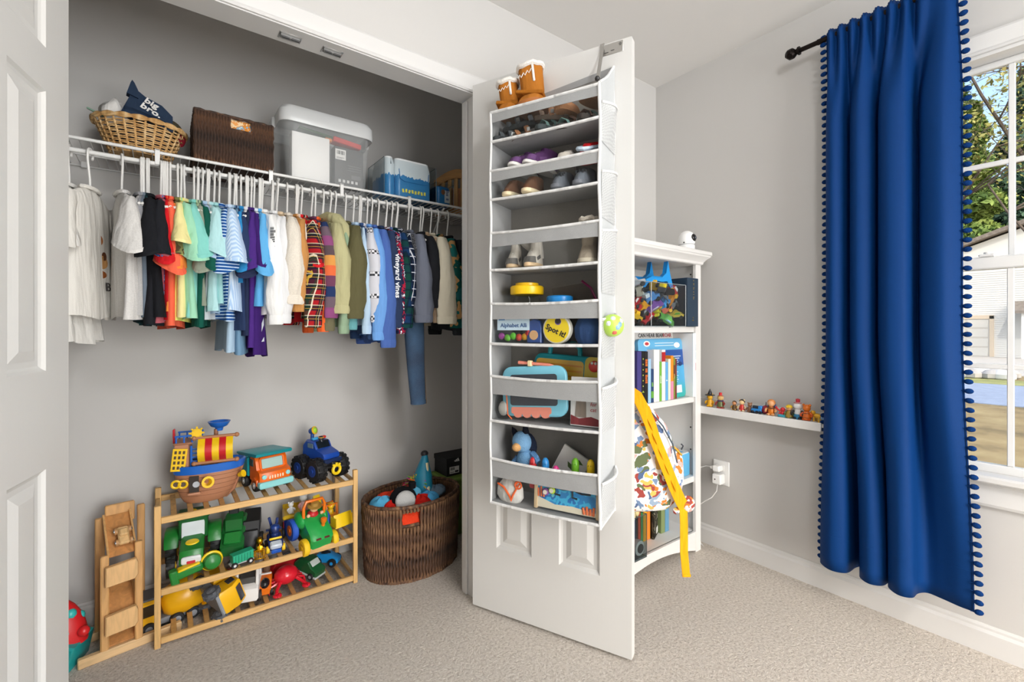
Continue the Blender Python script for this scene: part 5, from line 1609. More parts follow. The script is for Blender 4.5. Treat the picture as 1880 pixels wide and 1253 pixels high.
# net pockets on the visible end
for (z0, z1) in ((1.66, 1.79), (1.43, 1.58), (1.20, 1.40), (1.00, 1.13), (.77, .92), (.50, .63)):
    ys = [-DEP + .002 + (DEP - .010) * k / 6 for k in range(7)]
    o = part('net_pocket', M_NET, org, loft([[(A1 + .006, y, z0) for y in ys], [(A1 + .006 + .016 * math.sin(k / 6 * PI), y, (z0 + z1) / 2) for k, y in enumerate(ys)], [(A1 + .006 + .022 * math.sin(k / 6 * PI), y, z1 - .012 + .02 * k / 6) for k, y in enumerate(ys)]], False, False, False))
    part('net_trim', M_BIND, o, tube([(A1 + .006 + .022 * math.sin(k / 6 * PI), y, z1 - .012 + .02 * k / 6) for k, y in enumerate(ys)], .0042, 6))
sb = thing('organizer_strap', 'grey metal strap hooking the organizer over the door top', 'strap', (.965, 1.525, 0), DANG)
part('strap', metal('c2c1be', .4), sb, loft([[(x - .006, y, z), (x + .006, y, z), (x + .006, y + .0015, z), (x - .006, y + .0015, z)] for x, y, z in ((.558, -.150, 1.850), (.540, -.075, 1.94), (.524, -.0045, 2.025), (.524, -.0040, 2.0445))]), bx(.517, .531, -.0045, .039, 2.0425, 2.0445))
part('knob', plas('2c2b2b', .3), sb, sph(.558, -.154, 1.848, .008, n=12, m=8))

# ------------------------------------------------------------ footwear
def outline(L, W, z, ytoe=0.0, yheel=0.0, ws=1.0, n=20):
    out = []
    y0, y1 = -L / 2 + ytoe, L / 2 - yheel
    for j in range(n):
        a = 2 * PI * j / n
        c, s = math.cos(a), math.sin(a)
        y = (y0 + y1) / 2 + s * (y1 - y0) / 2
        w = W / 2 * ws * (1 - .10 * s)
        out.append((math.copysign(abs(c) ** .75, c) * w, y, z))
    return out
def shoe(name, label, loc, rz, L, H, sole, upper, trim, cat='shoe', group=None, laces=False, tilt=(0, 0), W=None, kind='sneaker', band=None, fur=None, plu=False):
    W = W or L * .40
    t = thing(name, label, cat, loc, (tilt[0], tilt[1], DANG + rz), group)
    mu = (plush if plu else fab)(upper)
    sh = .012 if kind != 'boot' else .014
    part('sole', plas(sole, .6), t, loft([outline(L, W, 0, .004, .004, .94), outline(L * 1.03, W * 1.04, .003), outline(L * 1.03, W * 1.04, sh), outline(L, W, sh + .002)]))
    rings = []
    hh = {'sneaker': .055, 'clog': .05, 'boot': .05}[kind]
    nn = 6
    for k in range(nn + 1):
        q = k / nn
        rings.append(outline(L, W, sh + hh * q, L * (.03 + (.40 if kind != 'clog' else .34) * q ** 1.5), .004 * q, 1 - .26 * q))
    if kind == 'boot':
        for k in range(1, 5):
            q = k / 4
            rings.append(outline(L, W, sh + hh + (H - sh - hh) * q, L * .43 - .006 * q, .002, .78 + .04 * q))
    elif kind == 'sneaker' and H > .075:
        for k in range(1, 3):
            rings.append(outline(L, W, sh + hh + (H - sh - hh) * k / 2, L * .45, .003, .72))
    last = rings[-1]
    inn = [[(p[0] * .86, p[1] * .9 + .1 * sum(q[1] for q in last) / len(last), p[2] - d) for p in last] for d in (.0, .03)]
    part('upper', mu, t, loft(rings + inn, True, True), angle=60)
    if kind == 'sneaker':
        part('toe_cap', fab(trim), t, loft([[(p[0] * 1.02, p[1] * 1.01 - .001, p[2]) for p in outline(L, W, sh + .001, L * .02, L * .66, .96)], [(p[0], p[1], p[2]) for p in outline(L, W, sh + .022, L * .065, L * .66, .84)]]))
        part('stripe', fab(trim), t, *[T(box(s * W * .44, .006, sh + .022, .003, .030, .012, .001), rot=(24, 0, 0)) for s in (-1, 1)])
        part('tongue', mu, t, T(box(0, -L * .02, sh + hh + .006, W * .42, .008, .034, .003), rot=(-18, 0, 0)))
    if laces:
        for k in range(4):
            part('lace', fab('f0efed'), t, tube([(-W * .26, -L * .20 + .014 * k, sh + .028 + .009 * k), (0, -L * .21 + .014 * k, sh + .040 + .009 * k), (W * .26, -L * .20 + .014 * k, sh + .028 + .009 * k)], .0028, 5))
    if fur:
        part('fleece_cuff', plush(fur), t, tube([(p[0] * 1.02, p[1] * 1.0, p[2] + .002 + .003 * math.sin(j * 2.1)) for j, p in enumerate(last)], .0085, 7, True))
    if band:
        part('band', fab(band), t, tube([(p[0] * 1.06, p[1] * 1.02 - .002, p[2] + (.012 if kind == 'clog' else 0)) for p in outline(L, W, sh + hh * .5, L * .12, .0, .92)], .0075, 6, True))
    return t
def boot_text(t, s):
    part('lettering', fab('f2ede4'), t, text(s, .021, (-.0265, .034, .105), (90, 0, -78), .0006, .0004))
TAN = 'b5712a'
for (a, rz, z, s, lb) in ((.208, 14, 1.836, 0.98, 'left, smaller looking boot of the tan fleece lined pair'), (.300, 10, 1.840, 1.20, 'right, front boot of the tan fleece lined pair')):
    t = shoe('fleece_boot', lb, DL(a, -.070, z), rz, .115 * s, .135 * s, 'a8642a', TAN, TAN, 'boot', 'tan boots on top of the organizer', kind='boot', fur='f1ede6', W=.086 * s, tilt=(0, -6))
    part('strap', fab('a5651f'), t, T(box(0, 0, 0, .082 * s, .040 * s, .013, .002), (0, -.012, .044 * s), (-10, 14, 0)))
    part('lace_gap', plush('f1ede6'), t, T(box(0, 0, 0, .008, .006, .05 * s, .002), (.014 * s, -.0115 * s, .108 * s), (4, 0, 0)))
    part('lettering', fab('f2ede4'), t, tube([(-.010 * s + (-.020 + .004 * i) * s * 1.0, (-.0135 + .00012 * (i - 5) ** 2 * .5) * s, (.104 + .0012 * i + .0055 * math.sin(i * 2.1)) * s) for i in range(11)], .0014 * s, 5))
def sandal(label, loc, rz, L, sole, strap, s2, tilt=(0, 0)):
    t = thing('sandal', label, 'sandal', loc, (tilt[0], tilt[1], DANG + rz), 'sandals in the top pocket')
    W = L * .38
    part('sole', fab(sole), t, loft([outline(L, W, 0, .003, .003, .93), outline(L, W, .004), outline(L, W, .014), outline(L, W, .016, .002, .002, .96)]))
    for y, h, c in ((-L * .26, .034, strap), (-L * .02, .044, s2), (L * .34, .040, strap)):
        part('strap', fab(c), t, tube([(-W * .48, y, .012), (-W * .40, y - .004, h * .7), (0, y - .006, h), (W * .40, y - .004, h * .7), (W * .48, y, .012)], .0085, 6, False, .35))
    part('buckle', metal('8a8a88', .4), t, box(W * .46, -L * .02, .026, .004, .012, .014, .001))
for j, (a, y, z, rz, L, c1, c2, c3, lb) in enumerate(((.225, -.090, 1.737, -50, .135, '3d4246', '4c5358', '6a7076', 'dark grey sandal at the left of the top pocket'),
        (.300, -.095, 1.738, -62, .135, '5a4a40', 'a8734e', '8b5f40', 'brown strapped sandal beside the grey one'),
        (.385, -.090, 1.737, -35, .140, '4a5254', '5f7b76', '47605c', 'teal grey sandal in the middle of the top pocket'),
        (.455, -.085, 1.737, -30, .140, '4d4b48', '6f918a', '5b4238', 'teal and brown sandal in the top pocket'),
        (.520, -.090, 1.737, -20, .135, '413c39', '4f3a32', '6f918a', 'dark brown sandal at the right of the top pocket'),
        (.255, -.075, 1.788, -75, .130, '2f3336', '55595d', '3a3e42', 'charcoal sandal lying across the top pocket'),
        (.375, -.072, 1.790, -70, .130, '6b5d52', '7d6a5c', 'a0765a', 'taupe sandal lying behind in the top pocket'))):
    sandal(lb, DL(a, y, z), rz, L, c1, c2, c3, (8 if j % 2 else -4, 6))
for a, z, lb in ((.430, 1.800, 'left tan slipper with dark pompoms'), (.515, 1.815, 'right tan slipper with dark pompoms')):
    t = thing('slipper', lb + ' behind the top rim', 'slipper', DL(a, -.075, z), DANG - 20, 'tan slippers with pompoms')
    part('upper', plush('c08a62'), t, loft([outline(.11, .052, 0), outline(.112, .054, .012), outline(.10, .048, .028, .004, .004), outline(.06, .03, .036, .01, .01)]))
    for q in (-1, 1):
        part('pompom', plush('3a2d2b'), t, sph(q * .009, -.006, .042, .010, n=10, m=7))
# second pocket
for a, rz, lb in ((.262, -18, 'purple sneaker with white laces, left of the pair'), (.325, -30, 'purple sneaker with white trim, right of the pair')):
    shoe('purple_sneaker', lb, DL(a, -.072, 1.632), rz, .135, .078, 'ece9e4', '5b3a66', '6b4a78', laces=True, group='purple sneakers', tilt=(-12, 0))
for a, y, z, rz, lb in ((.245, -.105, 1.537, -8, 'brown suede boot with a cream sole, left of the pair'), (.320, -.110, 1.537, -6, 'brown suede boot with a cream sole, right of the pair')):
    shoe('brown_boot', lb, DL(a, y, z), rz, .115, .06, 'd9c8a4', '6b4a36', '5a3c2c', 'boot', 'brown boots in the second pocket', kind='clog')
shoe('white_sneaker', 'white sneaker behind the rim next to the purple pair', DL(.425, -.068, 1.618), 10, .13, .07, 'e7e2d6', 'e9e4da', 'dcd6ca', tilt=(-10, 0))
shoe('red_clog', 'red clog with a blue flowered band in the second pocket', DL(.505, -.074, 1.624), -6, .130, .07, 'd3272b', 'd3272b', 'e9eef4', 'clog', kind='clog', band='c9dcec', tilt=(22, 10))
for j in range(4):
    pass
for a, z, rz, lb in ((.425, 1.537, -8, 'slate grey perforated clog, left of the pair'), (.500, 1.538, -10, 'slate grey perforated clog, right of the pair')):
    t = shoe('grey_clog', lb, DL(a, -.100, z), rz, .120, .06, '63676e', '6f747c', '6f747c', 'clog', 'slate clogs in the second pocket', kind='clog')
    part('vent_hole', plas('2f3236'), t, *[cyl((x, -.034 + .010 * k, .040 + .003 * k), (x, -.036 + .010 * k, .0505 + .003 * k), .0035, n=7) for k in range(3) for x in (-.012, 0, .012)])
# third pocket
for a, y, rz, lb in ((.240, -.095, 14, 'worn white high top sneaker at the left of the third pocket'), (.318, -.100, 4, 'worn white high top sneaker, middle of the third pocket')):
    shoe('high_top', lb, DL(a, y, 1.295), rz, .115, .105, 'd2b48e', 'd8d0c4', '6a6764', laces=True, group='white high tops in the third pocket')
shoe('high_top', 'white high top lying upside down on the other high tops', DL(.275, -.060, 1.428), 160, .115, .10, 'e9e4da', 'e4dfd6', '3a3a3c', group='white high tops in the third pocket', tilt=(165, 0))
for a, y, z, lb in ((.505, -.085, 1.295, 'beige suede boot standing at the right of the third pocket'), (.490, -.040, 1.300, 'second beige suede boot behind the first')):
    shoe('beige_boot', lb, DL(a, y, z), 10, .115, .145, 'd6cab4', 'b9aa97', 'b9aa97', 'boot', 'beige boots in the third pocket', kind='boot', fur='e8dfd0', W=.062)

# fourth pocket: jars, bags, games
z = 1.043
t = thing('toy_jar', 'clear jar with a bright yellow screw lid', 'jar', DL(.275, -.070, z + .001), DANG)
part('jar', clear('eef0ee', .05), t, lathe([(.044, 0), (.050, .006), (.050, .142), (.040, .160), (.040, .166)], n=24, cap1=False))
part('lid', plas('f2c30f'), t, lathe([(.056, .164), (.058, .168), (.058, .190), (.054, .194), (.040, .195), (.040, .203), (.036, .205)], n=28))
part('filling', plas('3aa3c4'), t, *[box(random.uniform(-.025, .025), random.uniform(-.025, .025), .02 + .016 * i, .024, .018, .014, .003) for i in range(5)])
t = thing('blue_tub', 'round tub with a blue lid beside the yellow lidded jar', 'tub', DL(.405, -.085, z), DANG)
part('tub', clear('dfe6ea', .08), t, lathe([(.034, 0), (.038, .006), (.038, .134)], n=22, cap1=False))
part('lid', plas('1f86cf'), t, lathe([(.043, .132), (.044, .136), (.044, .152), (.038, .156)], n=24))
t = thing('zip_bag', 'clear zip bag of brown pieces with a magenta zip', 'bag', DL(.455, -.050, z), DANG)
part('bag', clear('e6e2de', .12), t, loft([[(-.085, -.018, 0), (.085, -.018, 0), (.085, .018, 0), (-.085, .018, 0)], [(-.09, -.024, .06), (.085, -.024, .06), (.085, .024, .06), (-.09, .024, .06)], [(-.075, -.012, .12), (.08, -.012, .12), (.08, .012, .12), (-.075, .012, .12)], [(-.095, -.001, .185), (.03, -.001, .20), (.03, .001, .20), (-.095, .001, .185)]]))
part('zip', plas('7a1748'), t, tube([(.018, -.008, .205), (.050, -.012, .180), (.075, -.014, .130), (.085, -.012, .085)], .0042, 6))
for i in range(6):
    part('piece', paint('8f6f52', .7), t, box(.0 + (i % 3) * .026 - .02, 0, .100 + .022 * (i // 3), .024, .018, .018, .003))
t = thing('alphabet_bag', 'bag of colourful letters with a pale blue printed card', 'game bag', DL(.262, -.128, z), (0, 0, DANG))
part('bag', clear('e9eef2', .06), t, loft([[(-.068, -.010, 0), (.06, -.010, 0), (.06, .010, 0), (-.068, .010, 0)], [(-.07, -.008, .09), (.06, -.008, .09), (.06, .008, .09), (-.07, .008, .09)]]))
part('card', paint('cfe4f2', .6), t, bx(-.066, .058, -.0112, -.0104, .042, .092))
part('lettering', paint('23508c', .6), t, text('Alphabet Alli', .0195, (-.002, -.0116, .058), (90, 0, 0), .0003, .0003))
part('card_art', paint('2f7fc4', .6), t, bx(-.060, -.036, -.0118, -.0112, .076, .090), bx(.012, .04, -.0118, -.0112, .080, .091))
for i, (x, zz, c) in enumerate(((-.054, .022, 'b04a9c'), (-.030, .016, '7ccf3a'), (-.008, .022, '6cd02e'), (.014, .018, 'e2452f'), (.036, .020, 'e8a21c'), (.05, .03, 'd5312f'))):
    part('letter_piece', plas(c), t, T(sph(0, 0, 0, .013, .007, .012, 8, 5), (x, -.003, zz), (0, i * 40, 0)))
t = thing('round_case', 'small dark blue round topped case with a tan front', 'toy case', DL(.335, -.125, z), DANG)
part('case', plas('2a4a8c'), t, prism([(-.026, 0), (.026, 0), (.028, .05), (.020, .072), (0, .080), (-.020, .072), (-.028, .05)], -.012, .012, 'y', .003))
part('front', plas('d6a878'), t, prism(circ(.016, 14, 0, .026), -.0135, -.011, 'y'))
part('trim', plas('c53a3a'), t, box(-.020, -.0125, .045, .008, .003, .02, .002))
t = thing('game_tin', 'round yellow game tin reading Spot it!', 'game tin', DL(.418, -.130, z + .046), (0, 0, DANG))
part('tin', paint('d8d2c2', .3), t, T(lathe([(.046, -.012), (.048, -.010), (.048, .010), (.046, .012)], n=30), rot=(90, 0, 0)))
part('lid_print', paint('f0d11c', .3), t, T(lathe([(.043, .0118), (.043, .0126)], n=30), rot=(90, 0, 0)))
part('lettering', paint('2a2420', .4), t, text('Spot it!', .025, (-.002, -.0132, -.006), (90, 24, 0), .0003, .0008), prism(circ(.010, 12, .006, .026), -.0136, -.0126, 'y'), prism([(-.004, .036), (.018, .036), (.014, .044), (.0, .043)], -.0134, -.0126, 'y'))
part('purple_dot', paint('7a5aa8', .4), t, prism(circ(.011, 14, .006, .024), -.0133, -.0126, 'y'))
t = thing('blue_pouch', 'dark blue drawstring pouch at the right of the fourth pocket', 'pouch', DL(.512, -.105, z), DANG)
part('pouch', fab('34507f'), t, loft([[(.040 * s * math.cos(2 * PI * j / 16) * (1 + .06 * math.sin(5 * j)), .026 * s * math.sin(2 * PI * j / 16), zz) for j in range(16)] for s, zz in ((.8, 0), (1.05, .02), (1.1, .05), (.85, .075), (.45, .086), (.6, .098))]))
part('cord', fab('5fa8d0'), t, torus(0, 0, .086, .020, .0035, 'z', 16, 6, 1, .7))
# ball in the net pocket
t = thing('net_ball', 'green and white patterned ball held in the side net pocket', 'ball', DL(.592, -.112, 1.100), 0)
part('ball', plas('b6dc5a', .4), t, sph(0, 0, 0, .035, n=20, m=14))
for i, (a, b, c) in enumerate(((200, 10, 'e9eef2'), (250, -10, '8fb6d8'), (225, 40, 'd9e8f0'), (280, 25, 'e9eef2'), (235, -40, 'd96a5a'), (262, 5, '7fa8d0'))):
    d = Vector((math.cos(math.radians(a)) * math.cos(math.radians(b)), math.sin(math.radians(a)) * math.cos(math.radians(b)), math.sin(math.radians(b))))
    part('patch', plas(c, .4), t, sph(d.x * .0245, d.y * .0245, d.z * .0245, .0125, n=10, m=7))

# fifth pocket
z = .779
t = thing('learning_board', 'teal framed learning toy with a carry handle and yellow panel', 'electronic toy', DL(.410, -.050, z + .012), (-4, 3, DANG))
TB = plas('1d9aa6')
part('frame', TB, t, prism(rrect(.255, .15, .030, 5, 0, .135), -.012, .012, 'y', .004))
part('handle', TB, t, tube([(-.075, 0, .205), (-.072, 0, .236), (-.055, 0, .250), (.015, 0, .250), (.034, 0, .236), (.038, 0, .205)], .0085, 8))
part('screen', plas('d5a93c', .3), t, prism(rrect(.175, .105, .014, 4, -.030, .140), -.0138, -.0118, 'y'), angle=30)
part('screen_stripe', plas('c8862a', .3), t, *[bx(-.112, .052, -.0146, -.0136, .118 + .018 * i, .124 + .018 * i) for i in range(4)])
part('speaker_panel', plas('c9b02a', .35), t, prism(rrect(.066, .130, .020, 4, .094, .145), -.0145, -.0115, 'y'))
part('button', plas('d0342c', .3), t, T(lathe([(.019, 0), (.018, .005), (.010, .008)], n=18), (.094, -.0145, .180), (90, 0, 0)))
part('button_trim', plas('f0efe8', .3), t, sph(.088, -.022, .190, .005, n=8, m=6), sph(.100, -.022, .190, .005, n=8, m=6))
part('speaker_holes', plas('6f6420', .6), t, *[cyl((.080 + .008 * i, -.0152, .105 + .008 * j), (.080 + .008 * i, -.0142, .105 + .008 * j), .0018, n=6) for i in range(4) for j in range(3)])
part('tile', plas('f1e7c8', .4), t, box(.008, -.0142, .098, .020, .002, .022, .002), box(.034, -.0142, .100, .026, .002, .028, .002))
t = thing('drawing_tablet', 'light blue framed drawing tablet with a dark screen', 'drawing tablet', DL(.330, -.118, z + .004), (-5, -4, DANG))
part('frame', plas('7cc6dc', .4), t, prism(rrect(.240, .168, .035, 5, 0, .098), -.008, .008, 'y', .003))
part('screen', plas('3a3f48', .15), t, prism(rrect(.176, .104, .010, 4, 0, .102), -.0092, -.0078, 'y'))
part('scalloped_edge', plas('f0917c', .4), t, *[prism(circ(.017, 14, -.06 + .034 * i, .026), -.0095, .0095, 'y') for i in range(4)], prism(rrect(.150, .022, .006, 3, -.01, .034), -.0092, .0092, 'y'))
pn = part('stylus', plas('f0917c', .4), t, cyl((-.055, -.004, .196), (.060, -.004, .184), .0065, .005, 10), cyl((.060, -.004, .184), (.075, -.004, .1825), .005, .001, 10))
part('clip', plas('efd9a8'), pn, box(-.010, -.006, .191, .014, .018, .020, .002))
t = thing('kitten_card', 'white board book with a grey kitten photo', 'book', DL(.505, -.112, z + .002), (-4, 0, DANG))
part('cover', paint('e6e4e2', .4), t, bx(-.050, .050, -.006, .006, 0, .155, .001))
part('cat_print', fab('9a8c80'), t, prism(circ(.020, 14, -.016, .106), -.0072, -.0062, 'y'), prism([(-.034, .112), (-.032, .134), (-.020, .124)], -.0072, -.0062, 'y'), prism([(-.012, .124), (.0, .134), (.002, .112)], -.0072, -.0062, 'y'), prism([(-.034, .028), (.004, .028), (.002, .090), (-.030, .090)], -.0072, -.0062, 'y'))
part('bed_print', fab('8a3b3e'), t, prism([(-.048, .004), (.048, .004), (.048, .024), (.02, .032), (-.02, .024), (-.048, .034)], -.0074, -.0062, 'y'))
part('lettering', paint('c2384a', .5), t, text('for\ncat', .017, (.026, -.0066, .062), (90, 0, 0), .0003, .0001, shear=.2))
t = thing('clear_bag', 'crumpled clear bag with an orange cord at the left of the fifth pocket', 'bag', DL(.208, -.118, z), DANG)
part('bag', clear('eceded', .1), t, loft([[(.026 * s * math.cos(2 * PI * j / 12) * (1 + .2 * math.sin(3 * j)), .020 * s * math.sin(2 * PI * j / 12), zz) for j in range(12)] for s, zz in ((.7, 0), (1.1, .03), (1.0, .07), (.5, .10), (.8, .115))]))
part('contents', plas('d9d4cc'), t, sph(0, 0, .035, .019, .014, .026, 10, 7))
part('cord', plas('ec6a24'), t, tube([(.018, -.016, .115), (.026, -.020, .06), (.030, -.022, .02), (.046, -.022, .006)], .0022, 6))
# sixth pocket
z = .498
t = thing('blue_plush', 'blue plush toy with dark pointed ears leaning in the lowest pocket', 'soft toy', DL(.290, -.080, z + .102), (0, -20, DANG - 10))
part('body', plush('6f9cc4'), t, sph(0, 0, .030, .040, .032, .046, 16, 10))
part('head', plush('7aa6cc'), t, sph(.006, -.006, .100, .036, .030, .038, 16, 10))
part('snout', plush('cfa06a'), t, sph(.0, -.032, .088, .017, .018, .015, 12, 8))
for s in (-1, 1):
    part('ear', plush('20222c'), t, T(lathe([(.013, 0), (.009, .022), (.001, .036)], n=10), (.006 + s * .022, 0, .124), (0, s * 14, 0)))
    part('arm', plush('5b86b4'), t, tube([(s * .032, 0, .050), (s * .052, -.012, .036), (s * .060, -.016, .022)], [.014, .012, .010], 8))
part('back_patch', plush('232a3c'), t, sph(.010, .018, .085, .034, .024, .044, 14, 8))
t = thing('leaf_book', 'white picture book with green leaves behind the blue plush', 'book', DL(.345, -.045, z + .02), (0, 28, DANG))
part('cover', paint('e3e1dc', .5), t, bx(-.03, .075, -.005, .005, .0, .19, .001))
part('leaf_print', paint('4f6b34', .6), t, *[T(prism([(-.016, 0), (0, -.008), (.018, 0), (0, .008)], -.0062, -.0052, 'y'), (.04 - .02 * (i % 2), 0, .165 - .028 * i), (0, 35 * i, 0)) for i in range(4)])
for i, (a, zz, c, lb) in enumerate(((.316, .142, 'c82a2e', 'red'), (.362, .146, '2f86c8', 'blue'), (.400, .125, 'dc3f8c', 'pink'), (.468, .160, '6cae2c', 'green'), (.520, .162, 'e8c21a', 'yellow'))):
    t = thing('peg_toy', lb + ' rounded peg toy standing in the lowest pocket', 'toy peg', DL(a, -.105, z + zz - .085), DANG, 'rounded peg toys')
    part('body', plas(c), t, lathe([(.0105, 0), (.0125, .004), (.0125, .080), (.0110, .092), (.006, .100), (.001, .102)], n=16))
    part('face_dots', plas('1d1d1f'), t, sph(-.004, -.0118, .084, .0014, n=6, m=4), sph(.004, -.0118, .084, .0014, n=6, m=4))
t = thing('maze_board', 'wooden magnetic maze board with a blue ocean picture', 'toy board', DL(.438, -.128, z + .002), (-4, 0, DANG))
def ocean_mat():
    k = NT('ocean_print')
    nz = k.noise(26, 2)
    k.color(k.ramp(nz.outputs[0], [(0, lin('2a86c8')), (.45, lin('3fb2e0')), (.55, lin('1f6fb8')), (.62, lin('6fc7cf')), (.70, lin('e0d6b0'))], 'CONSTANT'))
    k.set(Roughness=.4)
    return k.m
part('board', ocean_mat(), t, bx(-.094, .112, -.004, .004, .006, .110))
part('sand', paint('e2d9c2', .6), t, prism([(-.094, .006), (.112, .006), (.112, .018), (.03, .026), (-.03, .022), (-.094, .040)], -.0052, -.004, 'y'))
for x in (-.098, .114):
    part('frame_bar', wood('e0c49a'), t, bx(x - .006, x + .006, -.009, .009, 0, .118, .002))
part('groove', plas('26303a', .6), t, tube([(-.062, -.005, .102), (-.04, -.005, .104), (-.02, -.005, .098), (.0, -.005, .104), (.03, -.005, .096), (.075, -.005, .100), (.09, -.005, .093)], .0032, 6), tube([(-.035, -.005, .078), (-.005, -.005, .074), (.03, -.005, .078), (.06, -.005, .070), (.09, -.005, .072)], .0032, 6), tube([(-.030, -.005, .076), (-.030, -.005, .056), (-.012, -.005, .054)], .0032, 6), tube([(.03, -.005, .076), (.03, -.005, .054), (.046, -.005, .052)], .0032, 6))
for x, zz, c in ((-.055, .085, 'e76f9c'), (-.040, .066, 'b6d42a'), (.004, .088, 'f2c21c'), (-.062, .058, '8a4a9c')):
    o = part('knob', plas(c), t, T(lathe([(.0115, .004), (.0115, .010), (.008, .014)], n=16), (x, 0, zz), (90, 0, 0)))
    part('knob_face', plas('f1e9d8'), o, T(lathe([(.0075, .0140), (.0075, .0146)], n=12), (x, 0, zz), (90, 0, 0)))
part('coral', paint('e2703c', .6), t, *[tube([(.070 + .010 * i, -.005, .010), (.066 + .012 * i, -.005, .030 + .005 * (i % 2))], .0045, 6) for i in range(4)], *[tube([(-.088 + .009 * i, -.005, .040), (-.090 + .010 * i, -.005, .066 + .006 * (i % 2))], .0035, 6) for i in range(3)])
t = thing('tied_bag', 'white bag tied with orange string in the lowest pocket', 'bag', DL(.236, -.115, z), DANG)
part('bag', fab('e4e0da'), t, loft([[(.050 * s * math.cos(2 * PI * j / 16) * (1 + .08 * math.sin(5 * j)), .026 * s * math.sin(2 * PI * j / 16), zz) for j in range(16)] for s, zz in ((.75, 0), (1.0, .018), (.95, .05), (.55, .074), (.35, .084), (.6, .106), (.55, .108))]))
part('string', plas('f0641c', .5), t, tube([(-.040, -.020, .06), (-.012, -.026, .052), (.012, -.028, .024), (.016, -.028, .012), (.022, -.027, .03), (.036, -.020, .058), (.046, -.018, .072), (.040, -.018, .08), (.032, -.020, .068)], .0034, 6), torus(.040, -.022, .066, .012, .003, 'y', 14, 6), torus(0, 0, .082, .020, .004, 'z', 16, 6, 1, .55))
# ============================================================ things on the wire shelf
SZ = SHZ + .0045
# pale willow basket
M_WIL = weave_mat('willow', 'a87a42', 'dbb176', 'f6dcac')
t = thing('willow_basket', 'pale oval willow basket full of folded clothes on the wire shelf', 'basket', (-.062, 2.095, SZ), 0)
def wring(z, ph, g=0.0, n=64, amp=.0035):
    q = z / .105
    A, B = .082 + .042 * q, .070 + .034 * q
    return [((A + g + amp * math.sin(13 * 2 * PI * j / n + ph)) * math.cos(2 * PI * j / n), (B + g + amp * math.sin(13 * 2 * PI * j / n + ph)) * math.sin(2 * PI * j / n), z) for j in range(n)]
for i in range(14):
    part('weaver', M_WIL, t, tube(wring(.005 + i * .0068, PI * (i % 2)), .0026, 5, True))
for j in range(26):
    a = 2 * PI * j / 26
    part('stake', M_WIL, t, tube([((.082 + .042 * q) * math.cos(a), (.070 + .034 * q) * math.sin(a), .105 * q) for q in (0, .33, .66, 1)], .0034, 6))
part('base', M_WIL, t, lathe([(.082, 0), (.082, .004)], n=30, sy=.86))
for k in range(2):
    part('rim', M_WIL, t, tube([(p[0] * 1.02, p[1] * 1.02, p[2] + .005 * math.sin(2 * PI * j / 64 * 9 + k * PI)) for j, p in enumerate(wring(.106, 0, .004, amp=0.0))], .0052, 6, True))
def cloth_heap(name, label, m, loc, rx, ry, rz, seed, rot=(0, 0, 0)):
    r = random.Random(seed)
    ph = [r.uniform(0, 6) for _ in range(5)]
    rings = []
    for k in range(11):
        q = -PI / 2 * .96 + PI * .96 * k / 10
        ring = []
        for j in range(22):
            a = 2 * PI * j / 22
            g = 1 + .14 * math.sin(3 * a + ph[0] + q) + .07 * math.sin(7 * a + ph[1] + 2 * q)
            ring.append((rx * math.cos(q) * math.cos(a) * g, ry * math.cos(q) * math.sin(a) * g, rz * math.sin(q) * (1 + .12 * math.sin(2 * a + ph[2])) + .010 * math.sin(4 * a + ph[3])))
        rings.append(ring)
    return solo(name, label, 'clothes', m, loft(rings), loc=loc, rot=rot, angle=70)
cloth_heap('folded_shirt', 'crumpled white shirt at the left of the willow basket', fab('e6e4e0'), (-.128, 2.075, SZ + .130), .048, .05, .040, 1)
cloth_heap('folded_shirt', 'olive cloth at the right side of the willow basket', fab('4f4a3a'), (.022, 2.085, SZ + .112), .034, .05, .032, 2)
cloth_heap('folded_shirt', 'dark red cloth at the far right of the willow basket', fab('8a1f2c'), (.045, 2.09, SZ + .098), .020, .03, .022, 3)
cloth_heap('folded_shirt', 'heap of dark clothes filling the willow basket', fab('3f4854'), (-.062, 2.10, SZ + .075), .082, .065, .055, 9)
solo('coat_hanger_tip', 'pale green hanger end sticking out of the willow basket', 'hanger', plas('7fa08c', .4), T(box(0, 0, 0, .050, .010, .006, .002), (-.178, 2.06, SZ + .118), (0, 22, 0)), T(box(0, 0, 0, .016, .010, .020, .002), (-.150, 2.06, SZ + .108), (0, 0, 0)))
t = thing('folded_sweatshirt', 'folded navy sweatshirt reading big bro. on the willow basket', 'sweatshirt', (-.045, 2.045, SZ + .105), (0, 12, 6))
NV = fab('2b3a50')
rings = []
for k in range(9):
    q = k / 8
    hw = .072 - .012 * q
    rings.append([(-hw, -.036 + .018 * q, .085 * q + .018 * (q > .8)), (-hw * .4, -.046 + .022 * q, .085 * q), (hw * .4, -.044 + .022 * q, .080 * q), (hw, -.034 + .018 * q, .060 * q), (hw, .030 - .010 * q, .056 * q), (0, .036 - .008 * q, .078 * q), (-hw, .030 - .012 * q, .100 * q)])
part('body', NV, t, loft(rings), angle=60)
part('fold', NV, t, loft([[(.066 * c, -.040 + .010 * s_ - .004, .020 + .0) for c, s_ in ((-1, 0), (-.4, -1), (.4, -1), (1, 0))] + [(.066 * c, -.030, .005) for c in (1, .4, -.4, -1)], [(.064 * c, -.036 + .010 * s_, .038 - .01 * c) for c, s_ in ((-1, 0), (-.4, -1), (.4, -1), (1, 0))] + [(.064 * c, -.022, .030) for c in (1, .4, -.4, -1)]]), angle=60)
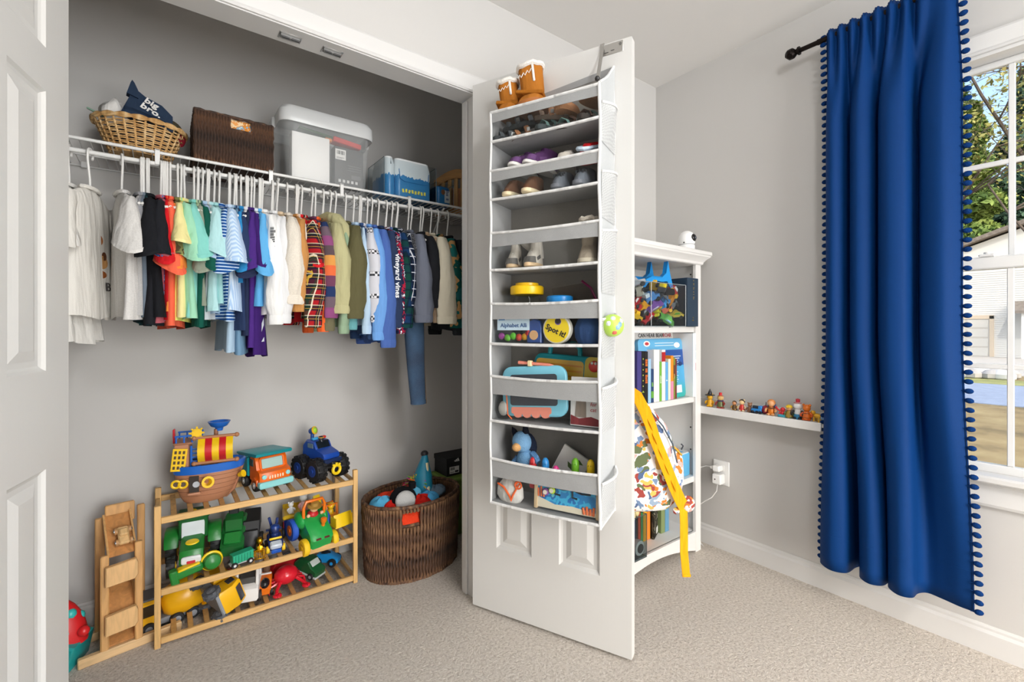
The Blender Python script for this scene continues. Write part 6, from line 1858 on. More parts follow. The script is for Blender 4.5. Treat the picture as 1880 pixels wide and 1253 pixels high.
part('corner', NV, t, loft([[(-.072, -.030, .070), (-.040, -.034, .066), (-.040, .014, .072), (-.072, .020, .078)], [(-.070, -.020, .115), (-.046, -.024, .096), (-.048, .010, .094), (-.070, .012, .112)], [(-.068, -.012, .128), (-.060, -.014, .120), (-.060, .002, .118), (-.068, .004, .126)]]), angle=60)
part('lettering', fab('eeece8'), t, text('big', .034, (-.004, -.0375, .066), (66, 12, 0), .0006, .0010), text('bro.', .036, (.0, -.0475, .038), (66, 12, 0), .0006, .0010))

# dark rectangular basket
M_DARKB = weave_mat('dark_rattan', '22150e', '4c3222', '80583a')
t = thing('dark_basket', 'dark brown woven box basket with a cut-out handle on the shelf', 'basket', (.215, 2.110, SZ), 0)
W2, D2, H2 = .124, .118, .182
per = []
ns_f = 27
for i in range(ns_f):
    per.append((-W2 + 2 * W2 * i / (ns_f - 1), -D2, 0))
ns_s = 24
for i in range(1, ns_s):
    per.append((W2, -D2 + 2 * D2 * i / (ns_s - 1), 1))
    per.append((-W2, -D2 + 2 * D2 * i / (ns_s - 1), 1))
for i, (x, y, sd) in enumerate(per):
    if sd == 0 and -.012 < x < .056:
        part('strand', M_DARKB, t, twist(H2 * .74, .0056, 10, i % 4), share='bstrand_c%d' % (i % 4), loc=(x, y, 0))
    else:
        part('strand', M_DARKB, t, twist(H2, .0056, 12, i % 4), share='bstrand_f%d' % (i % 4), loc=(x, y, 0))
part('lining', M_DARKB, t, bx(-W2, W2, -D2 + .004, D2, 0, H2 * .72), bx(-W2, W2, D2 - .004, D2, 0, H2), bx(-W2, -W2 + .003, -D2, D2, 0, H2), bx(W2 - .003, W2, -D2, D2, 0, H2), bx(-W2, -.016, -D2 + .002, -D2 + .005, 0, H2), bx(.060, W2, -D2 + .002, -D2 + .005, 0, H2))
for pts in ([(-W2, -D2), (W2, -D2)], [(W2, -D2), (W2, D2)], [(W2, D2), (-W2, D2)], [(-W2, D2), (-W2, -D2)]):
    (xa, ya), (xb, yb) = pts
    part('rim', M_DARKB, t, tube([(xa + (xb - xa) * k / 16, ya + (yb - ya) * k / 16, H2 + .001 * math.sin(k * 2)) for k in range(17)], [.0062 + .0012 * math.sin(k * 2.4) for k in range(17)], 7))
part('handle_edge', M_DARKB, t, tube([(-.014 + .072 * k / 6, -D2, H2 * .75) for k in range(7)], .0055, 6))
cloth_heap('folded_cloth', 'mustard yellow cloth on top of the dark basket', fab('d9a520'), (.272, 2.115, SZ + .180), .050, .06, .020, 5)
solo('printed_cloth', 'orange and blue printed cloth behind the dark basket handle hole', 'cloth', blob_mat('orange_print', [(0, 'e9a05a'), (.42, 'f0d2a8'), (.5, 'd98a3a'), (.56, '8fb2c8'), (.64, 'f2e6d2')], 40, (1, 1, 1), 2), bx(-.042, .046, -.004, .004, -.03, .022, .003), loc=(.236, 2.005, SZ + .158))

# lidded clear bin
t = thing('clear_bin', 'large clear storage bin with a white translucent lid on the shelf', 'storage bin', (.556, 2.125, SZ), 0)
def milky(col, fac, name):
    k = NT(name)
    tr = k.n('BsdfTransparent'); mx = k.n('MixShader')
    k.color(lin(col)); k.set(Roughness=.25)
    mx.inputs[0].default_value = fac
    k.l(tr.outputs[0], mx.inputs[1]); k.l(k.b.outputs[0], mx.inputs[2]); k.l(mx.outputs[0], k.t.nodes['Material Output'].inputs[0])
    return k.m
M_MILK = milky('e8eaea', .78, 'milky_lid')
M_BINC = milky('dfe3e3', .22, 'clear_plastic_bin')
def rr3(w, d, r, z): return [(p[0], p[1], z) for p in rrect(w, d, r, 4)]
part('body', M_BINC, t, loft([rr3(.315, .230, .03, 0), rr3(.325, .240, .035, .01), rr3(.355, .262, .035, .262)], True, False), angle=40)
part('lid', M_MILK, t, loft([rr3(.378, .282, .04, .225), rr3(.382, .286, .04, .232), rr3(.380, .284, .04, .275), rr3(.360, .265, .04, .292), rr3(.335, .240, .035, .294), rr3(.33, .235, .035, .286)], False, True), angle=35)
for s in (-1, 1):
    part('latch', M_MILK, t, box(s * .194, 0, .245, .014, .07, .045, .005))
solo('paper_pack', 'stack of white paper inside the clear bin', 'paper', paint('f0efec', .5), bx(-.074, .074, -.020, .030, 0, .190, .002), loc=(.490, 2.045, SZ + .012), rot=(0, 0, 0))
t = thing('dark_game_box', 'dark grey boxed game with a white barcode label in the clear bin', 'game box', (.645, 2.045, SZ + .012), 0)
part('box', paint('4f4f50', .4), t, bx(-.062, .062, -.022, .030, 0, .168, .002))
part('label', paint('e9e8e4', .6), t, bx(-.058, -.014, -.0232, -.0222, .112, .156))
part('barcode', paint('222222', .6), t, *[bx(-.052 + .0042 * i, -.0506 + .0042 * i + .001 * (i % 3), -.0238, -.0230, .134, .150) for i in range(8)], bx(-.054, -.022, -.0238, -.0230, .120, .1215), bx(-.054, -.030, -.0238, -.0230, .116, .1172))
part('print_block', paint('6a6a6c', .5), t, *[bx(-.006, .052, -.0230, -.0222, .090 - .010 * i, .094 - .010 * i) for i in range(3)], bx(.01, .05, -.0230, -.0222, .036, .054))
part('icons', paint('d9d9d6', .5), t, *[bx(-.045 + .018 * i, -.035 + .018 * i, -.0230, -.0222, .016, .028) for i in range(5)])
solo('red_folder', 'red folder lying on the game box in the clear bin', 'folder', plas('c9342f', .4), T(box(0, 0, 0, .120, .05, .022, .003), (0, 0, 0), (0, 6, 0)), loc=(.640, 2.05, SZ + .205))
solo('green_folder', 'dark green folder across the top of the clear bin', 'folder', plas('3f5a3a', .4), T(box(0, 0, 0, .150, .05, .010, .003), (0, 0, 0), (0, 5, 0)), loc=(.520, 2.06, SZ + .222))
solo('orange_pencil_case', 'small orange case in the clear bin beside the folders', 'case', plas('d9813a', .4), box(0, 0, 0, .03, .04, .018, .005), loc=(.565, 2.06, SZ + .206))

# two clear acrylic bins with packs
def acrylic(label, loc, w, d, h):
    t = thing('acrylic_bin', label, 'bin', loc, 0, 'clear acrylic bins')
    M_A = clear('f4f7f8', .04)
    for nm, sh_ in (('front', bx(-w, w, -d, -d + .003, 0, h)), ('back', bx(-w, w, d - .003, d, 0, h)), ('side', bx(-w, -w + .003, -d, d, 0, h)), ('side', bx(w - .003, w, -d, d, 0, h)), ('bottom', bx(-w, w, -d, d, 0, .003))):
        part(nm, M_A, t, sh_)
    part('edge', plas('5c6a70', .2), t, *[cyl(a, b, .0013, n=5) for a, b in (((-w, -d, 0), (-w, -d, h)), ((-w, -d, h), (-w, d, h)), ((-w, d, 0), (-w, d, h)), ((w, -d, 0), (w, -d, h)), ((w, -d, h), (w, d, h)), ((-w, -d, 0), (w, -d, 0)))])
    return t
def pack_mat(name, blue):
    k = NT(name)
    sx = k.n('SeparateXYZ'); k.l(k.obj(), sx.inputs[0])
    nz = k.noise(1.0, 3, k.mapping(scale=(70, 70, 9)))
    f = k.math('ADD', sx.outputs[2], k.math('MULTIPLY', nz.outputs[0], .05))
    c = k.ramp(f, [(0, lin(blue)), (.116, lin(blue)), (.118, lin('fafbfb'))], 'CONSTANT')
    k.color(k.mix(k.math('MULTIPLY', k.noise(30, 3).outputs[0], .16), c, lin('9fcbe4')))
    k.set(Roughness=.25)
    return k.m
acrylic('clear acrylic bin holding blue and white nappy packs', (.918, 2.085, SZ), .130, .100, .168)
for i, (x, w, lb) in enumerate(((.822, .022, 'narrow blue and white nappy pack at the left of the acrylic bin'), (.935, .088, 'wide blue and white nappy pack filling the acrylic bin'))):
    t = thing('nappy_pack', lb, 'nappy pack', (x, 2.082, SZ + .004), 0)
    part('pack', pack_mat('blue_wrap_%d' % i, '2f86c4'), t, loft([rr3(2 * w, .180, .018, 0), rr3(2 * w + .004, .186, .022, .01), rr3(2 * w + .004, .184, .022, .14), rr3(2 * w - .006, .160, .022, .178), rr3(2 * w - .02, .13, .02, .183)]), angle=50)
    if i:
        part('lettering', plas('e6dc5a', .4), t, *[T(box(0, 0, 0, .010, .0012, .016, .001), (-.055 + .0155 * k, -.0945, .028 + .002 * (k % 2)), (0, 12 * (k % 3) - 10, 0)) for k in range(8)])
        part('flap', plas('2a78b6', .4), t, tube([(-.075, -.0945, .125), (-.070, -.096, .082), (-.05, -.0965, .072), (.05, -.0965, .072), (.070, -.096, .082), (.075, -.0945, .125)], .0016, 5))
acrylic('second clear acrylic bin beside the nappy packs', (1.105, 2.095, SZ), .048, .095, .110)
t = thing('wipes_pack', 'blue and white wipes pack in the second acrylic bin', 'wipes pack', (1.105, 2.095, SZ + .004), 0)
part('pack', plas('2c7fc0', .3), t, loft([rr3(.075, .160, .015, 0), rr3(.080, .165, .018, .01), rr3(.076, .160, .018, .090), rr3(.06, .14, .015, .098)]))
part('label', plas('f1f1f0', .3), t, box(.018, -.0835, .046, .030, .002, .060, .001))
part('lettering', plas('1f3f8c', .4), t, marks(6, .020, (.018, -.0850, .046), (90, 90, 0), 9))
part('picture', plas('8a5a3c', .4), t, sph(-.004, -.083, .066, .012, .003, .014, 10, 6))
t = thing('wooden_headboard', 'small wooden slatted frame leaning at the right end of the shelf', 'wooden frame', (1.235, 2.150, SZ), (0, 0, -38))
part('top_rail', woodx('c99558'), t, loft([[(x, -.010, .145 + .055 * math.sin((x + .10) * 12)), (x, .010, .145 + .055 * math.sin((x + .10) * 12)), (x, .010, .185 + .062 * math.sin((x + .10) * 12)), (x, -.010, .185 + .062 * math.sin((x + .10) * 12))] for x in [-.10 + .2 * k / 10 for k in range(11)]]))
part('bottom_rail', woodx('c99558'), t, bx(-.10, .10, -.009, .009, 0, .030, .003))
for i in range(6):
    part('slat', wood('d8a868'), t, bx(-.010, .010, -.006, .006, .028, .150 + .05 * math.sin((-.085 + .034 * i + .10) * 12), .002), loc=(-.085 + .034 * i, 0, 0))
part('back_panel', wood('c78450'), t, bx(-.095, .095, .008, .012, .02, .15))
# ============================================================ white bookcase by the window wall
M_WB = paint('dddcda', .4)
BX0, BX1, BY0, BY1 = 1.400, 2.112, 1.250, 1.548
bc = thing('bookcase', 'white bookcase with a moulded top and arched base in the corner', 'bookcase', (0, 0, 0), 0)
for x in (BX0, BX1 - .020):
    part('side_panel', M_WB, bc, bx(x, x + .020, BY0 + .002, BY1, 0, 1.425))
part('stile', M_WB, bc, bx(BX1 - .044, BX1, BY0 - .008, BY0 + .010, 0, 1.425, .002))
part('stile', M_WB, bc, bx(BX0, BX0 + .044, BY0 - .008, BY0 + .010, 0, 1.425, .002))
part('back_panel', M_WB, bc, bx(BX0 + .01, BX1 - .01, BY1 - .006, BY1, .05, 1.43))
part('top', M_WB, bc, bx(BX0 - .042, BX1 + .042, BY0 - .045, BY1 + .005, 1.446, 1.468, .004))
part('crown', M_WB, bc, loft([[(x0, y0, z), (x1, y0, z), (x1, BY1, z), (x0, BY1, z)] for x0, x1, y0, z in ((BX0, BX1, BY0 - .010, 1.402), (BX0 - .006, BX1 + .006, BY0 - .016, 1.406), (BX0 - .008, BX1 + .008, BY0 - .018, 1.416), (BX0 - .020, BX1 + .020, BY0 - .028, 1.430), (BX0 - .032, BX1 + .032, BY0 - .040, 1.440), (BX0 - .034, BX1 + .034, BY0 - .042, 1.447))]), angle=20)
SHS = (1.100, .758, .368, .100)
for z in SHS:
    part('shelf', M_WB, bc, bx(BX0 + .020, BX1 - .020, BY0 + .004, BY1 - .006, z - .028, z, .002))
arch = [(BX0 + .044, .100), (BX1 - .044, .100)] + [(BX1 - .044 - (BX1 - BX0 - .088) * k / 14, .008 + .048 * math.sin(k / 14 * PI)) for k in range(15)]
part('base_apron', M_WB, bc, prism(arch, BY0 - .006, BY0 + .010, 'y'))
part('peg_hole', plas('1d1d1d', .6), bc, *[cyl((BX1 - .0215, y, z), (BX1 - .0195, y, z), .004, n=8) for y in (BY0 + .035,) for z in (1.36, .60, .49, .25)])

t = thing('baby_camera', 'white round security camera on top of the bookcase', 'camera', (2.036, 1.272, 1.468), -12)
part('base', plas('f1f1f0', .3), t, lathe([(.036, 0), (.038, .004), (.038, .026), (.036, .030)], n=24))
part('head', plas('f4f4f3', .3), t, loft([[(r * math.cos(2 * PI * j / 24), r * math.sin(2 * PI * j / 24), z) for j in range(24)] for r, z in ((.036, .032), (.0385, .040), (.0385, .056), (.035, .076), (.026, .090), (.012, .098), (.002, .100))]))
ey = part('lens_face', plas('151517', .12), t, T(sph(0, 0, 0, .020, .012, .019, 16, 10), (.012, -.031, .062), (0, 0, 18)))
part('lens', plas('3a3f4a', .05), ey, T(sph(0, 0, 0, .008, .006, .008, 12, 8), (.014, -.040, .062)))
part('seam', plas('8f9092', .5), t, torus(0, 0, .031, .0365, .0012, 'z', 24, 5))
part('side_button', plas('222224'), t, sph(-.034, -.016, .038, .004, n=8, m=6))

# top shelf: bin of small vehicles and the binder
z0 = SHS[0]
bnx0, bnx1, bny0, bny1, bnh = 1.46, 1.968, 1.235, 1.50, .195
t = thing('vehicle_bin', 'clear acrylic bin crammed with small toy vehicles on the top shelf', 'bin', (0, 0, z0 + .001), 0)
for nm, s_ in (('front', bx(bnx0, bnx1, bny0, bny0 + .004, 0, bnh)), ('back', bx(bnx0, bnx1, bny1 - .004, bny1, 0, bnh)), ('side', bx(bnx0, bnx0 + .004, bny0, bny1, 0, bnh)), ('side', bx(bnx1 - .004, bnx1, bny0, bny1, 0, bnh)), ('bottom', bx(bnx0, bnx1, bny0, bny1, 0, .004))):
    part(nm, clear('eef2f4', .04), t, s_)
part('edge', plas('8e979c', .2), t, *[cyl(a, b, .0016, n=5) for a, b in (((bnx1, bny0, 0), (bnx1, bny0, bnh)), ((bnx0, bny0, bnh), (bnx1, bny0, bnh)), ((bnx0, bny0, 0), (bnx1, bny0, 0)), ((1.703, bny0, 0), (1.703, bny0, bnh)), ((bnx1, bny0, bnh), (bnx1, bny1, bnh)))])
part('handle_hole', plas('17181a', .5), t, T(prism(rrect(.074, .030, .014, 4), -.002, .006, 'y'), (1.842, bny0, .158)))
rr = random.Random(11)
def mini_car(name, label, loc, rot, L, c, c2, wc='1c1c1e', truck=False, sc=1.0):
    t = thing(name, label, 'toy car', loc, rot, 'toy vehicles in the acrylic bin', sc)
    if truck:
        part('body', plas(c), t, prism([(-L / 2, .010), (-L / 2, .030), (-L * .12, .030), (-L * .12, .042), (L * .12, .044), (L * .2, .028), (L / 2, .026), (L / 2, .010)], -.016, .016, 'y', .003))
        part('load', plas(c2), t, bx(-L * .46, -L * .16, -.014, .014, .030, .046, .002))
    else:
        part('body', plas(c), t, prism([(-L / 2, .008), (-L / 2, .020), (-L * .26, .024), (-L * .16, .036), (L * .14, .036), (L * .28, .024), (L / 2, .020), (L / 2, .008)], -.016, .016, 'y', .003))
        part('cabin', plas(c2, .15), t, prism([(-L * .22, .0245), (-L * .14, .0345), (L * .12, .0345), (L * .22, .0245)], -.0168, .0168, 'y', .001))
    for x in (-L * .30, L * .30):
        for s in (-1, 1):
            w_ = part('wheel', plas(wc, .6), t, cyl((x, s * .012, .009), (x, s * .019, .009), .009, n=10))
    return t
cars = [(1.560, .140, 'd79aa8', 'efe9e4', 'pink', 1), (1.585, .060, 'c21f28', 'efe9e4', 'scarlet', 0), (1.640, .155, '8f9296', 'dcdcdc', 'silver', 1), (1.690, .125, 'cfcab8', '3a3a3c', 'bone white', 0),
        (1.655, .085, 'b01a24', 'e9e2da', 'crimson', 0), (1.720, .062, 'e8a01c', 'c21f28', 'amber', 1), (1.610, .022, 'e6b41c', 'c98a10', 'golden', 1), (1.780, .150, 'd8a62a', 'e9e4d8', 'mustard', 0),
        (1.755, .100, '4f86c0', 'dfe8ef', 'steel blue', 1), (1.815, .110, '36383c', '77797c', 'charcoal', 0), (1.860, .085, '2f8fd0', '1a4f80', 'azure', 1), (1.905, .095, 'e0902a', '3f8fd0', 'tangerine', 1),
        (1.800, .040, 'd9d42a', '222222', 'lemon yellow', 0), (1.875, .045, 'dd5a2a', '3f3f42', 'orange red', 1), (1.925, .035, 'c9b23a', '5f9a3c', 'olive yellow', 0), (1.735, .022, 'd2232a', 'efe9e4', 'cherry red', 0),
        (1.845, .018, '5fa84a', '9fd0e4', 'leaf green', 0), (1.905, .145, 'c4302c', 'efe9e4', 'brick red', 0), (1.690, .030, '2c2d30', '8f9296', 'black', 0), (1.935, .070, '6f747a', 'b8bcc0', 'pewter', 1), (1.830, .140, '3a3c40', 'd8c22a', 'graphite', 1), (1.765, .070, '7f4fa0', 'd8d0e4', 'violet', 0)]
for i, (x, zz, c, c2, nm, tr_) in enumerate(cars):
    mini_car('mini_vehicle', nm + (' toy truck' if tr_ else ' toy car') + ' behind the front of the acrylic vehicle bin', (x, 1.270 + .012 * (i % 2), z0 + .008 + zz), (rr.uniform(-20, 70), rr.uniform(-45, 45), rr.uniform(-30, 30)), rr.uniform(.068, .095), c, c2, 'e8b21c' if i % 4 == 1 else '1c1c1e', bool(tr_), rr.uniform(.95, 1.25))
for i in range(16):
    c, nm = (('3a3d42', 'dark grey'), ('55585e', 'slate'), ('2e3138', 'blue black'), ('6a4a3a', 'brown'), ('8a2a2a', 'dull red'), ('3d5a7a', 'dull blue'), ('40454a', 'gunmetal'), ('5a5030', 'drab'))[i % 8]
    mini_car('mini_vehicle', '%s toy %s among the %s layer deep in the vehicle bin' % (nm, 'truck' if i % 2 else 'car', 'upper' if i > 7 else 'lower'), (1.52 + (i % 8) * .055, 1.345 + .03 * (i % 3), z0 + .02 + .075 * (i // 8)), (rr.uniform(-20, 60), rr.uniform(-40, 40), rr.uniform(0, 180)), .09, c, '7a7d82', truck=bool(i % 2), sc=1.3)
for dx, dy, lb in ((0, 0, 'front'), (-.05, .055, 'rear')):
    t = thing('track_piece', 'bright blue plastic stunt ramp, the %s one, on top of the vehicle bin' % lb, 'toy ramp', (1.800 + dx, 1.275 + dy, z0 + .175), -6, 'blue stunt ramps')
    m = plas('1f8fd8' if lb == 'front' else '1a78b8')
    part('arch', m, t, prism([(-.105, .0), (-.085, .035), (-.04, .052), (.02, .050), (.050, .072), (.062, .130), (.076, .072), (.100, .0), (.082, .0), (.056, .034), (.02, .030), (-.03, .034), (-.07, .020), (-.088, 0)], -.012, .012, 'y', .001))
    part('rib', m, t, tube([(-.095, -.013, .010), (-.08, -.013, .036), (-.04, -.013, .052), (.02, -.013, .05)], .0025, 5))
t = thing('black_toy', 'black toy peeking over the left of the vehicle bin', 'toy', (1.600, 1.30, z0 + .16), 10)
part('body', plas('1a1a1c'), t, prism([(-.04, 0), (-.045, .05), (-.02, .085), (.02, .08), (.04, .04), (.04, 0)], -.02, .02, 'y', .005))
part('knob', plas('2a2a2c'), t, sph(.01, -.02, .06, .014, n=10, m=7))
t = thing('photo_binder', 'thick dark blue binder with gold lettering beside the vehicle bin', 'book', (2.022, 1.232, z0 + .001), 0)
DK = paint('1d3347', .5)
part('cover', DK, t, bx(-.046, -.042, .002, .250, 0, .232, .001), bx(.042, .046, .002, .250, 0, .232, .001))
part('spine', DK, t, bx(-.046, .046, -.002, .003, 0, .232, .001))
part('pages', paint('e8e4da', .7), t, bx(-.041, .041, .004, .244, .005, .227))
part('lettering', metal('b59a5a', .4), t, marks(15, .014, (.006, -.0024, .160), (90, 90, 0), 2), marks(3, .009, (.006, -.0024, .042), (90, 0, 0), 3), marks(5, .008, (.006, -.0024, .030), (90, 0, 0), 5))

# second shelf: books
z1 = SHS[1] + .001
def book(label, x0, w, h, c, y0=1.262, d=.18, pat=None, title=None, tc='f0f0f0', band=None, lean=0, cat='book', tsize=.012):
    t = thing('picture_book', label, cat, (x0 + w / 2, y0, z1 if pat is None else pat), (0, lean, 0), 'books in the bookcase')
    m = paint(c, .45)
    part('spine', m, t, bx(-w / 2, w / 2, 0, .002, 0, h))
    part('cover', m, t, bx(-w / 2, -w / 2 + .002, .002, d, 0, h), bx(w / 2 - .002, w / 2, .002, d, 0, h))
    part('pages', paint('efeadf', .8), t, bx(-w / 2 + .002, w / 2 - .002, .004, d - .003, .003, h - .003))
    if band:
        part('spine_band', paint(band[0], .5), t, bx(-w / 2 - .0002, w / 2 + .0002, -.0006, .001, band[1], band[2]))
    if title and title[0] == '.':
        part('spine_dots', paint(tc, .5), t, *[cyl((0, -.0008, .03 + .024 * i), (0, .0005, .03 + .024 * i), .0032, n=8) for i in range(8)])
    elif title:
        part('spine_title', paint(tc, .5), t, marks(len(title), tsize, (0, -.0007, h * .52), (90, 90, 0), len(label)))
    return t
book('purple book at the left of the book row', 1.640, .030, .232, '3f3a78')
book('black book with a dotted green edge', 1.672, .020, .232, '17181a', band=('9ab83a', .05, .052), title='.........', tc='b8c84a', tsize=.022)
book('black book with orange spine lettering', 1.694, .022, .230, '1b1b1d', title='MONKEY DANCE', tc='e8742a', tsize=.021)
book('pale blue book beside the black ones', 1.718, .020, .196, '9cc4e4')
book('small navy and green book in the row', 1.740, .018, .150, '23406a', band=('5fa03c', .02, .05), title='wild', tc='8fd04a', tsize=.016)
book('white book in the middle of the row', 1.760, .040, .236, 'eceae6')
book('thin green spined book', 1.802, .016, .180, '6fae3c', title='growing', tc='e9f0da', tsize=.011)
book('white book with a red block at its head', 1.820, .026, .234, 'efede9', band=('a8161c', .180, .224))
book('light blue spined book right of the red headed one', 1.848, .020, .176, '5fa6d8', title='snowy', tc='eef4fa', tsize=.013)
book('cream book with a yellow tint', 1.870, .018, .190, 'e9e2c8')
book('orange and pink banded book', 1.890, .020, .205, 'ef8a1c', band=('d88aa8', .0, .085))
book('olive striped thin book at the right of the row', 1.912, .012, .196, '7f8a3a', band=('5a3f2c', .10, .16), title='safari', tc='f0d98a', tsize=.009)
book('dark patterned thin book at the end of the row', 1.926, .012, .188, '6f2f2a', band=('3a6a3a', .06, .11))
t = thing('teal_book', 'large blue and teal board book with its back cover showing', 'book', (1.872, 1.290, z1), (-5, 0, 0))
def sea_mat():
    k = NT('blue_to_teal_cover')
    sx = k.n('SeparateXYZ'); k.l(k.obj(), sx.inputs[0])
    k.color(k.ramp(k.math('MULTIPLY', sx.outputs[2], 3.4), [(.02, lin('2fb0a8')), (.30, lin('4aa6d6')), (.52, lin('4aa6d6')), (.525, lin('1f4f9c')), (.78, lin('23509c')), (.785, lin('5fa6d0'))]))
    k.set(Roughness=.35)
    return k.m
part('cover', sea_mat(), t, prism(rrect(.345, .285, .020, 4, 0, .1425), -.010, .010, 'y', .001))
part('barcode_panel', paint('e4ecee', .5), t, bx(.070, .140, -.0112, -.0100, .022, .058))
part('text_lines', paint('d8e6f2', .5), t, *[bx(.045, .150 - .012 * (i % 3), -.0110, -.0100, .196 - .010 * i, .1995 - .010 * i) for i in range(5)], *[bx(.045, .120 - .010 * (i % 2), -.0110, -.0100, .120 - .009 * i, .1228 - .009 * i) for i in range(6)], *[bx(-.05, .10, -.0110, -.0100, .262 - .012 * i, .265 - .012 * i) for i in range(2)])
part('badge', paint('e9ece9', .5), t, prism(circ(.024, 16, -.110, .262, .55), -.0112, -.0100, 'y'), prism(circ(.024, 16, .125, .252, .55), -.0112, -.0100, 'y'))
part('badge_center', paint('b0343a', .5), t, prism(circ(.015, 12, -.110, .262, .5), -.0118, -.0110, 'y'))
part('skyline', paint('17356a', .5), t, *[prism([(.03 + .016 * i, .152), (.042 + .016 * i, .152), (.036 + .016 * i, .166 + .004 * (i % 3))], -.0112, -.0100, 'y') for i in range(7)], prism(circ(.018, 12, .140, .160, .6), -.0112, -.0100, 'y'))
t = thing('bear_book', 'tall white picture book titled HEAR BEAR ROAR behind the teal book', 'book', (1.872, 1.345, z1), (-4, 0, 0))
part('cover', paint('eae7e3', .45), t, bx(-.190, .172, -.012, .012, 0, .318, .001))
part('lettering', paint('2c2a2a', .5), t, text('CAN HEAR BEAR', .026, (-.008, -.0126, .298), (90, 0, 0), .0004, .0004), marks(4, .026, (-.135, -.0126, .298), (90, 0, 0), 6))
part('lettering', paint('b0242c', .5), t, text('ROAR', .026, (.122, -.0126, .298), (90, 0, 0), .0004, .0004))
t = thing('white_spine_book', 'tall pale book with a printed spine at the right end of the shelf', 'book', (2.067, 1.244, z1), (0, 0, 0))
part('spine', paint('dfe6ea', .45), t, bx(-.022, .020, 0, .003, 0, .310))
part('cover', paint('e9e6e2', .45), t, bx(-.022, -.019, .003, .24, 0, .310), bx(.017, .020, .003, .24, 0, .310))
part('pages', paint('efeadf', .8), t, bx(-.019, .017, .004, .236, .003, .306))
part('spine_title', paint('5f9ac0', .5), t, marks(10, .016, (.006, -.0006, .215), (90, 90, 0), 8))
part('spine_mark', paint('b0343a', .5), t, bx(.0, .012, -.0008, .001, .128, .165))

# third shelf: blue audio box; bottom shelf: bin and books
t = thing('audio_box', 'light blue cube music player with a grey top rim', 'speaker', (2.016, 1.336, SHS[2] + .001), 4)
part('body', plas('5fb0dc', .5), t, loft([rr3(.120, .120, .018, 0), rr3(.126, .126, .020, .005), rr3(.126, .126, .020, .105), rr3(.122, .122, .020, .110)]))
part('top_rim', plas('d4d6d6', .4), t, loft([rr3(.122, .122, .020, .108), rr3(.118, .118, .02, .114), rr3(.086, .086, .014, .114), rr3(.082, .082, .012, .108)], False, True))
part('ear', plas('2b3440', .5), t, T(prism([(-.012, 0), (.012, 0), (.0, .022)], -.005, .005, 'y', .001), (-.052, -.03, .110)))
part('tag', plas('22303c', .5), t, bx(-.055, -.049, -.0645, -.062, .055, .085, .001))
z3 = SHS[3]
t = thing('toy_bin', 'clear acrylic bin with bulky toys on the bottom shelf', 'bin', (0, 0, z3 + .001), 0)
for nm, s_ in (('front', bx(1.45, 1.672, 1.236, 1.240, 0, .185)), ('side', bx(1.668, 1.672, 1.236, 1.50, 0, .185)), ('side', bx(1.45, 1.454, 1.236, 1.50, 0, .185)), ('bottom', bx(1.45, 1.672, 1.236, 1.50, 0, .004))):
    part(nm, clear('dfe6e8', .04), t, s_)
part('edge', plas('4a5458', .2), t, *[cyl(a, b, .0018, n=5) for a, b in (((1.672, 1.236, 0), (1.672, 1.236, .185)), ((1.672, 1.236, .185), (1.672, 1.5, .185)), ((1.45, 1.236, .185), (1.672, 1.236, .185)), ((1.45, 1.236, 0), (1.672, 1.236, 0)))])
t = thing('block_toy', 'red and blue toy figure block in the bottom bin', 'toy', (1.600, 1.30, z3 + .005), 6)
part('body', plas('c9302c', .4), t, bx(-.030, .040, -.03, .03, .05, .135, .006))
part('legs', plas('23408c', .4), t, bx(-.030, .040, -.028, .028, 0, .050, .004))
part('collar', plas('3a8a3a', .4), t, bx(-.026, .036, -.026, .026, .135, .150, .004))
part('head', plas('e8c21c', .4), t, lathe([(.026, .150), (.030, .156), (.030, .178), (.022, .186)], .005, 0, 0, 16))
t = thing('white_rabbit', 'white rounded toy at the left of the bottom bin', 'toy', (1.535, 1.275, z3 + .005), 0)
part('body', plas('eceae6', .4), t, sph(0, 0, .035, .034, .030, .036, 14, 9))
part('head', plas('f1efec', .4), t, sph(.004, -.002, .086, .028, .026, .028, 14, 9))
part('spots', plas('2a2a2c', .4), t, sph(.0, -.026, .094, .006, .003, .007, 8, 5), sph(.014, -.024, .094, .006, .003, .007, 8, 5))
for x, lb in ((1.642, 'nearer'), (1.560, 'farther')):
    t = thing('wheel_toy', 'grey toy wheel with a black hub, the %s one in the bottom bin' % lb, 'toy wheel', (x, 1.262, z3 + .040), 0)
    part('tyre', plas('b9b9b6', .5), t, T(lathe([(.020, -.016), (.031, -.014), (.034, 0), (.031, .014), (.020, .016)], n=20), rot=(90, 0, 0)))
    part('hub', plas('2b2b2d', .5), t, T(lathe([(.020, -.018), (.020, .018)], n=16), rot=(90, 0, 0)))
t = thing('cream_rollers', 'pair of cream rollers on the bottom bin rim', 'toy', (1.612, 1.262, z3 + .180), 20)
for s in (-1, 1):
    part('roller', plas('ead9a0', .4), t, T(lathe([(.014, -.016), (.020, -.012), (.020, .012), (.014, .016)], n=16), (s * .026, 0, .014), (84, 0, 0)))
part('axle', plas('3a6a3a', .4), t, cyl((-.03, .004, .014), (.03, .004, .014), .006, n=8))
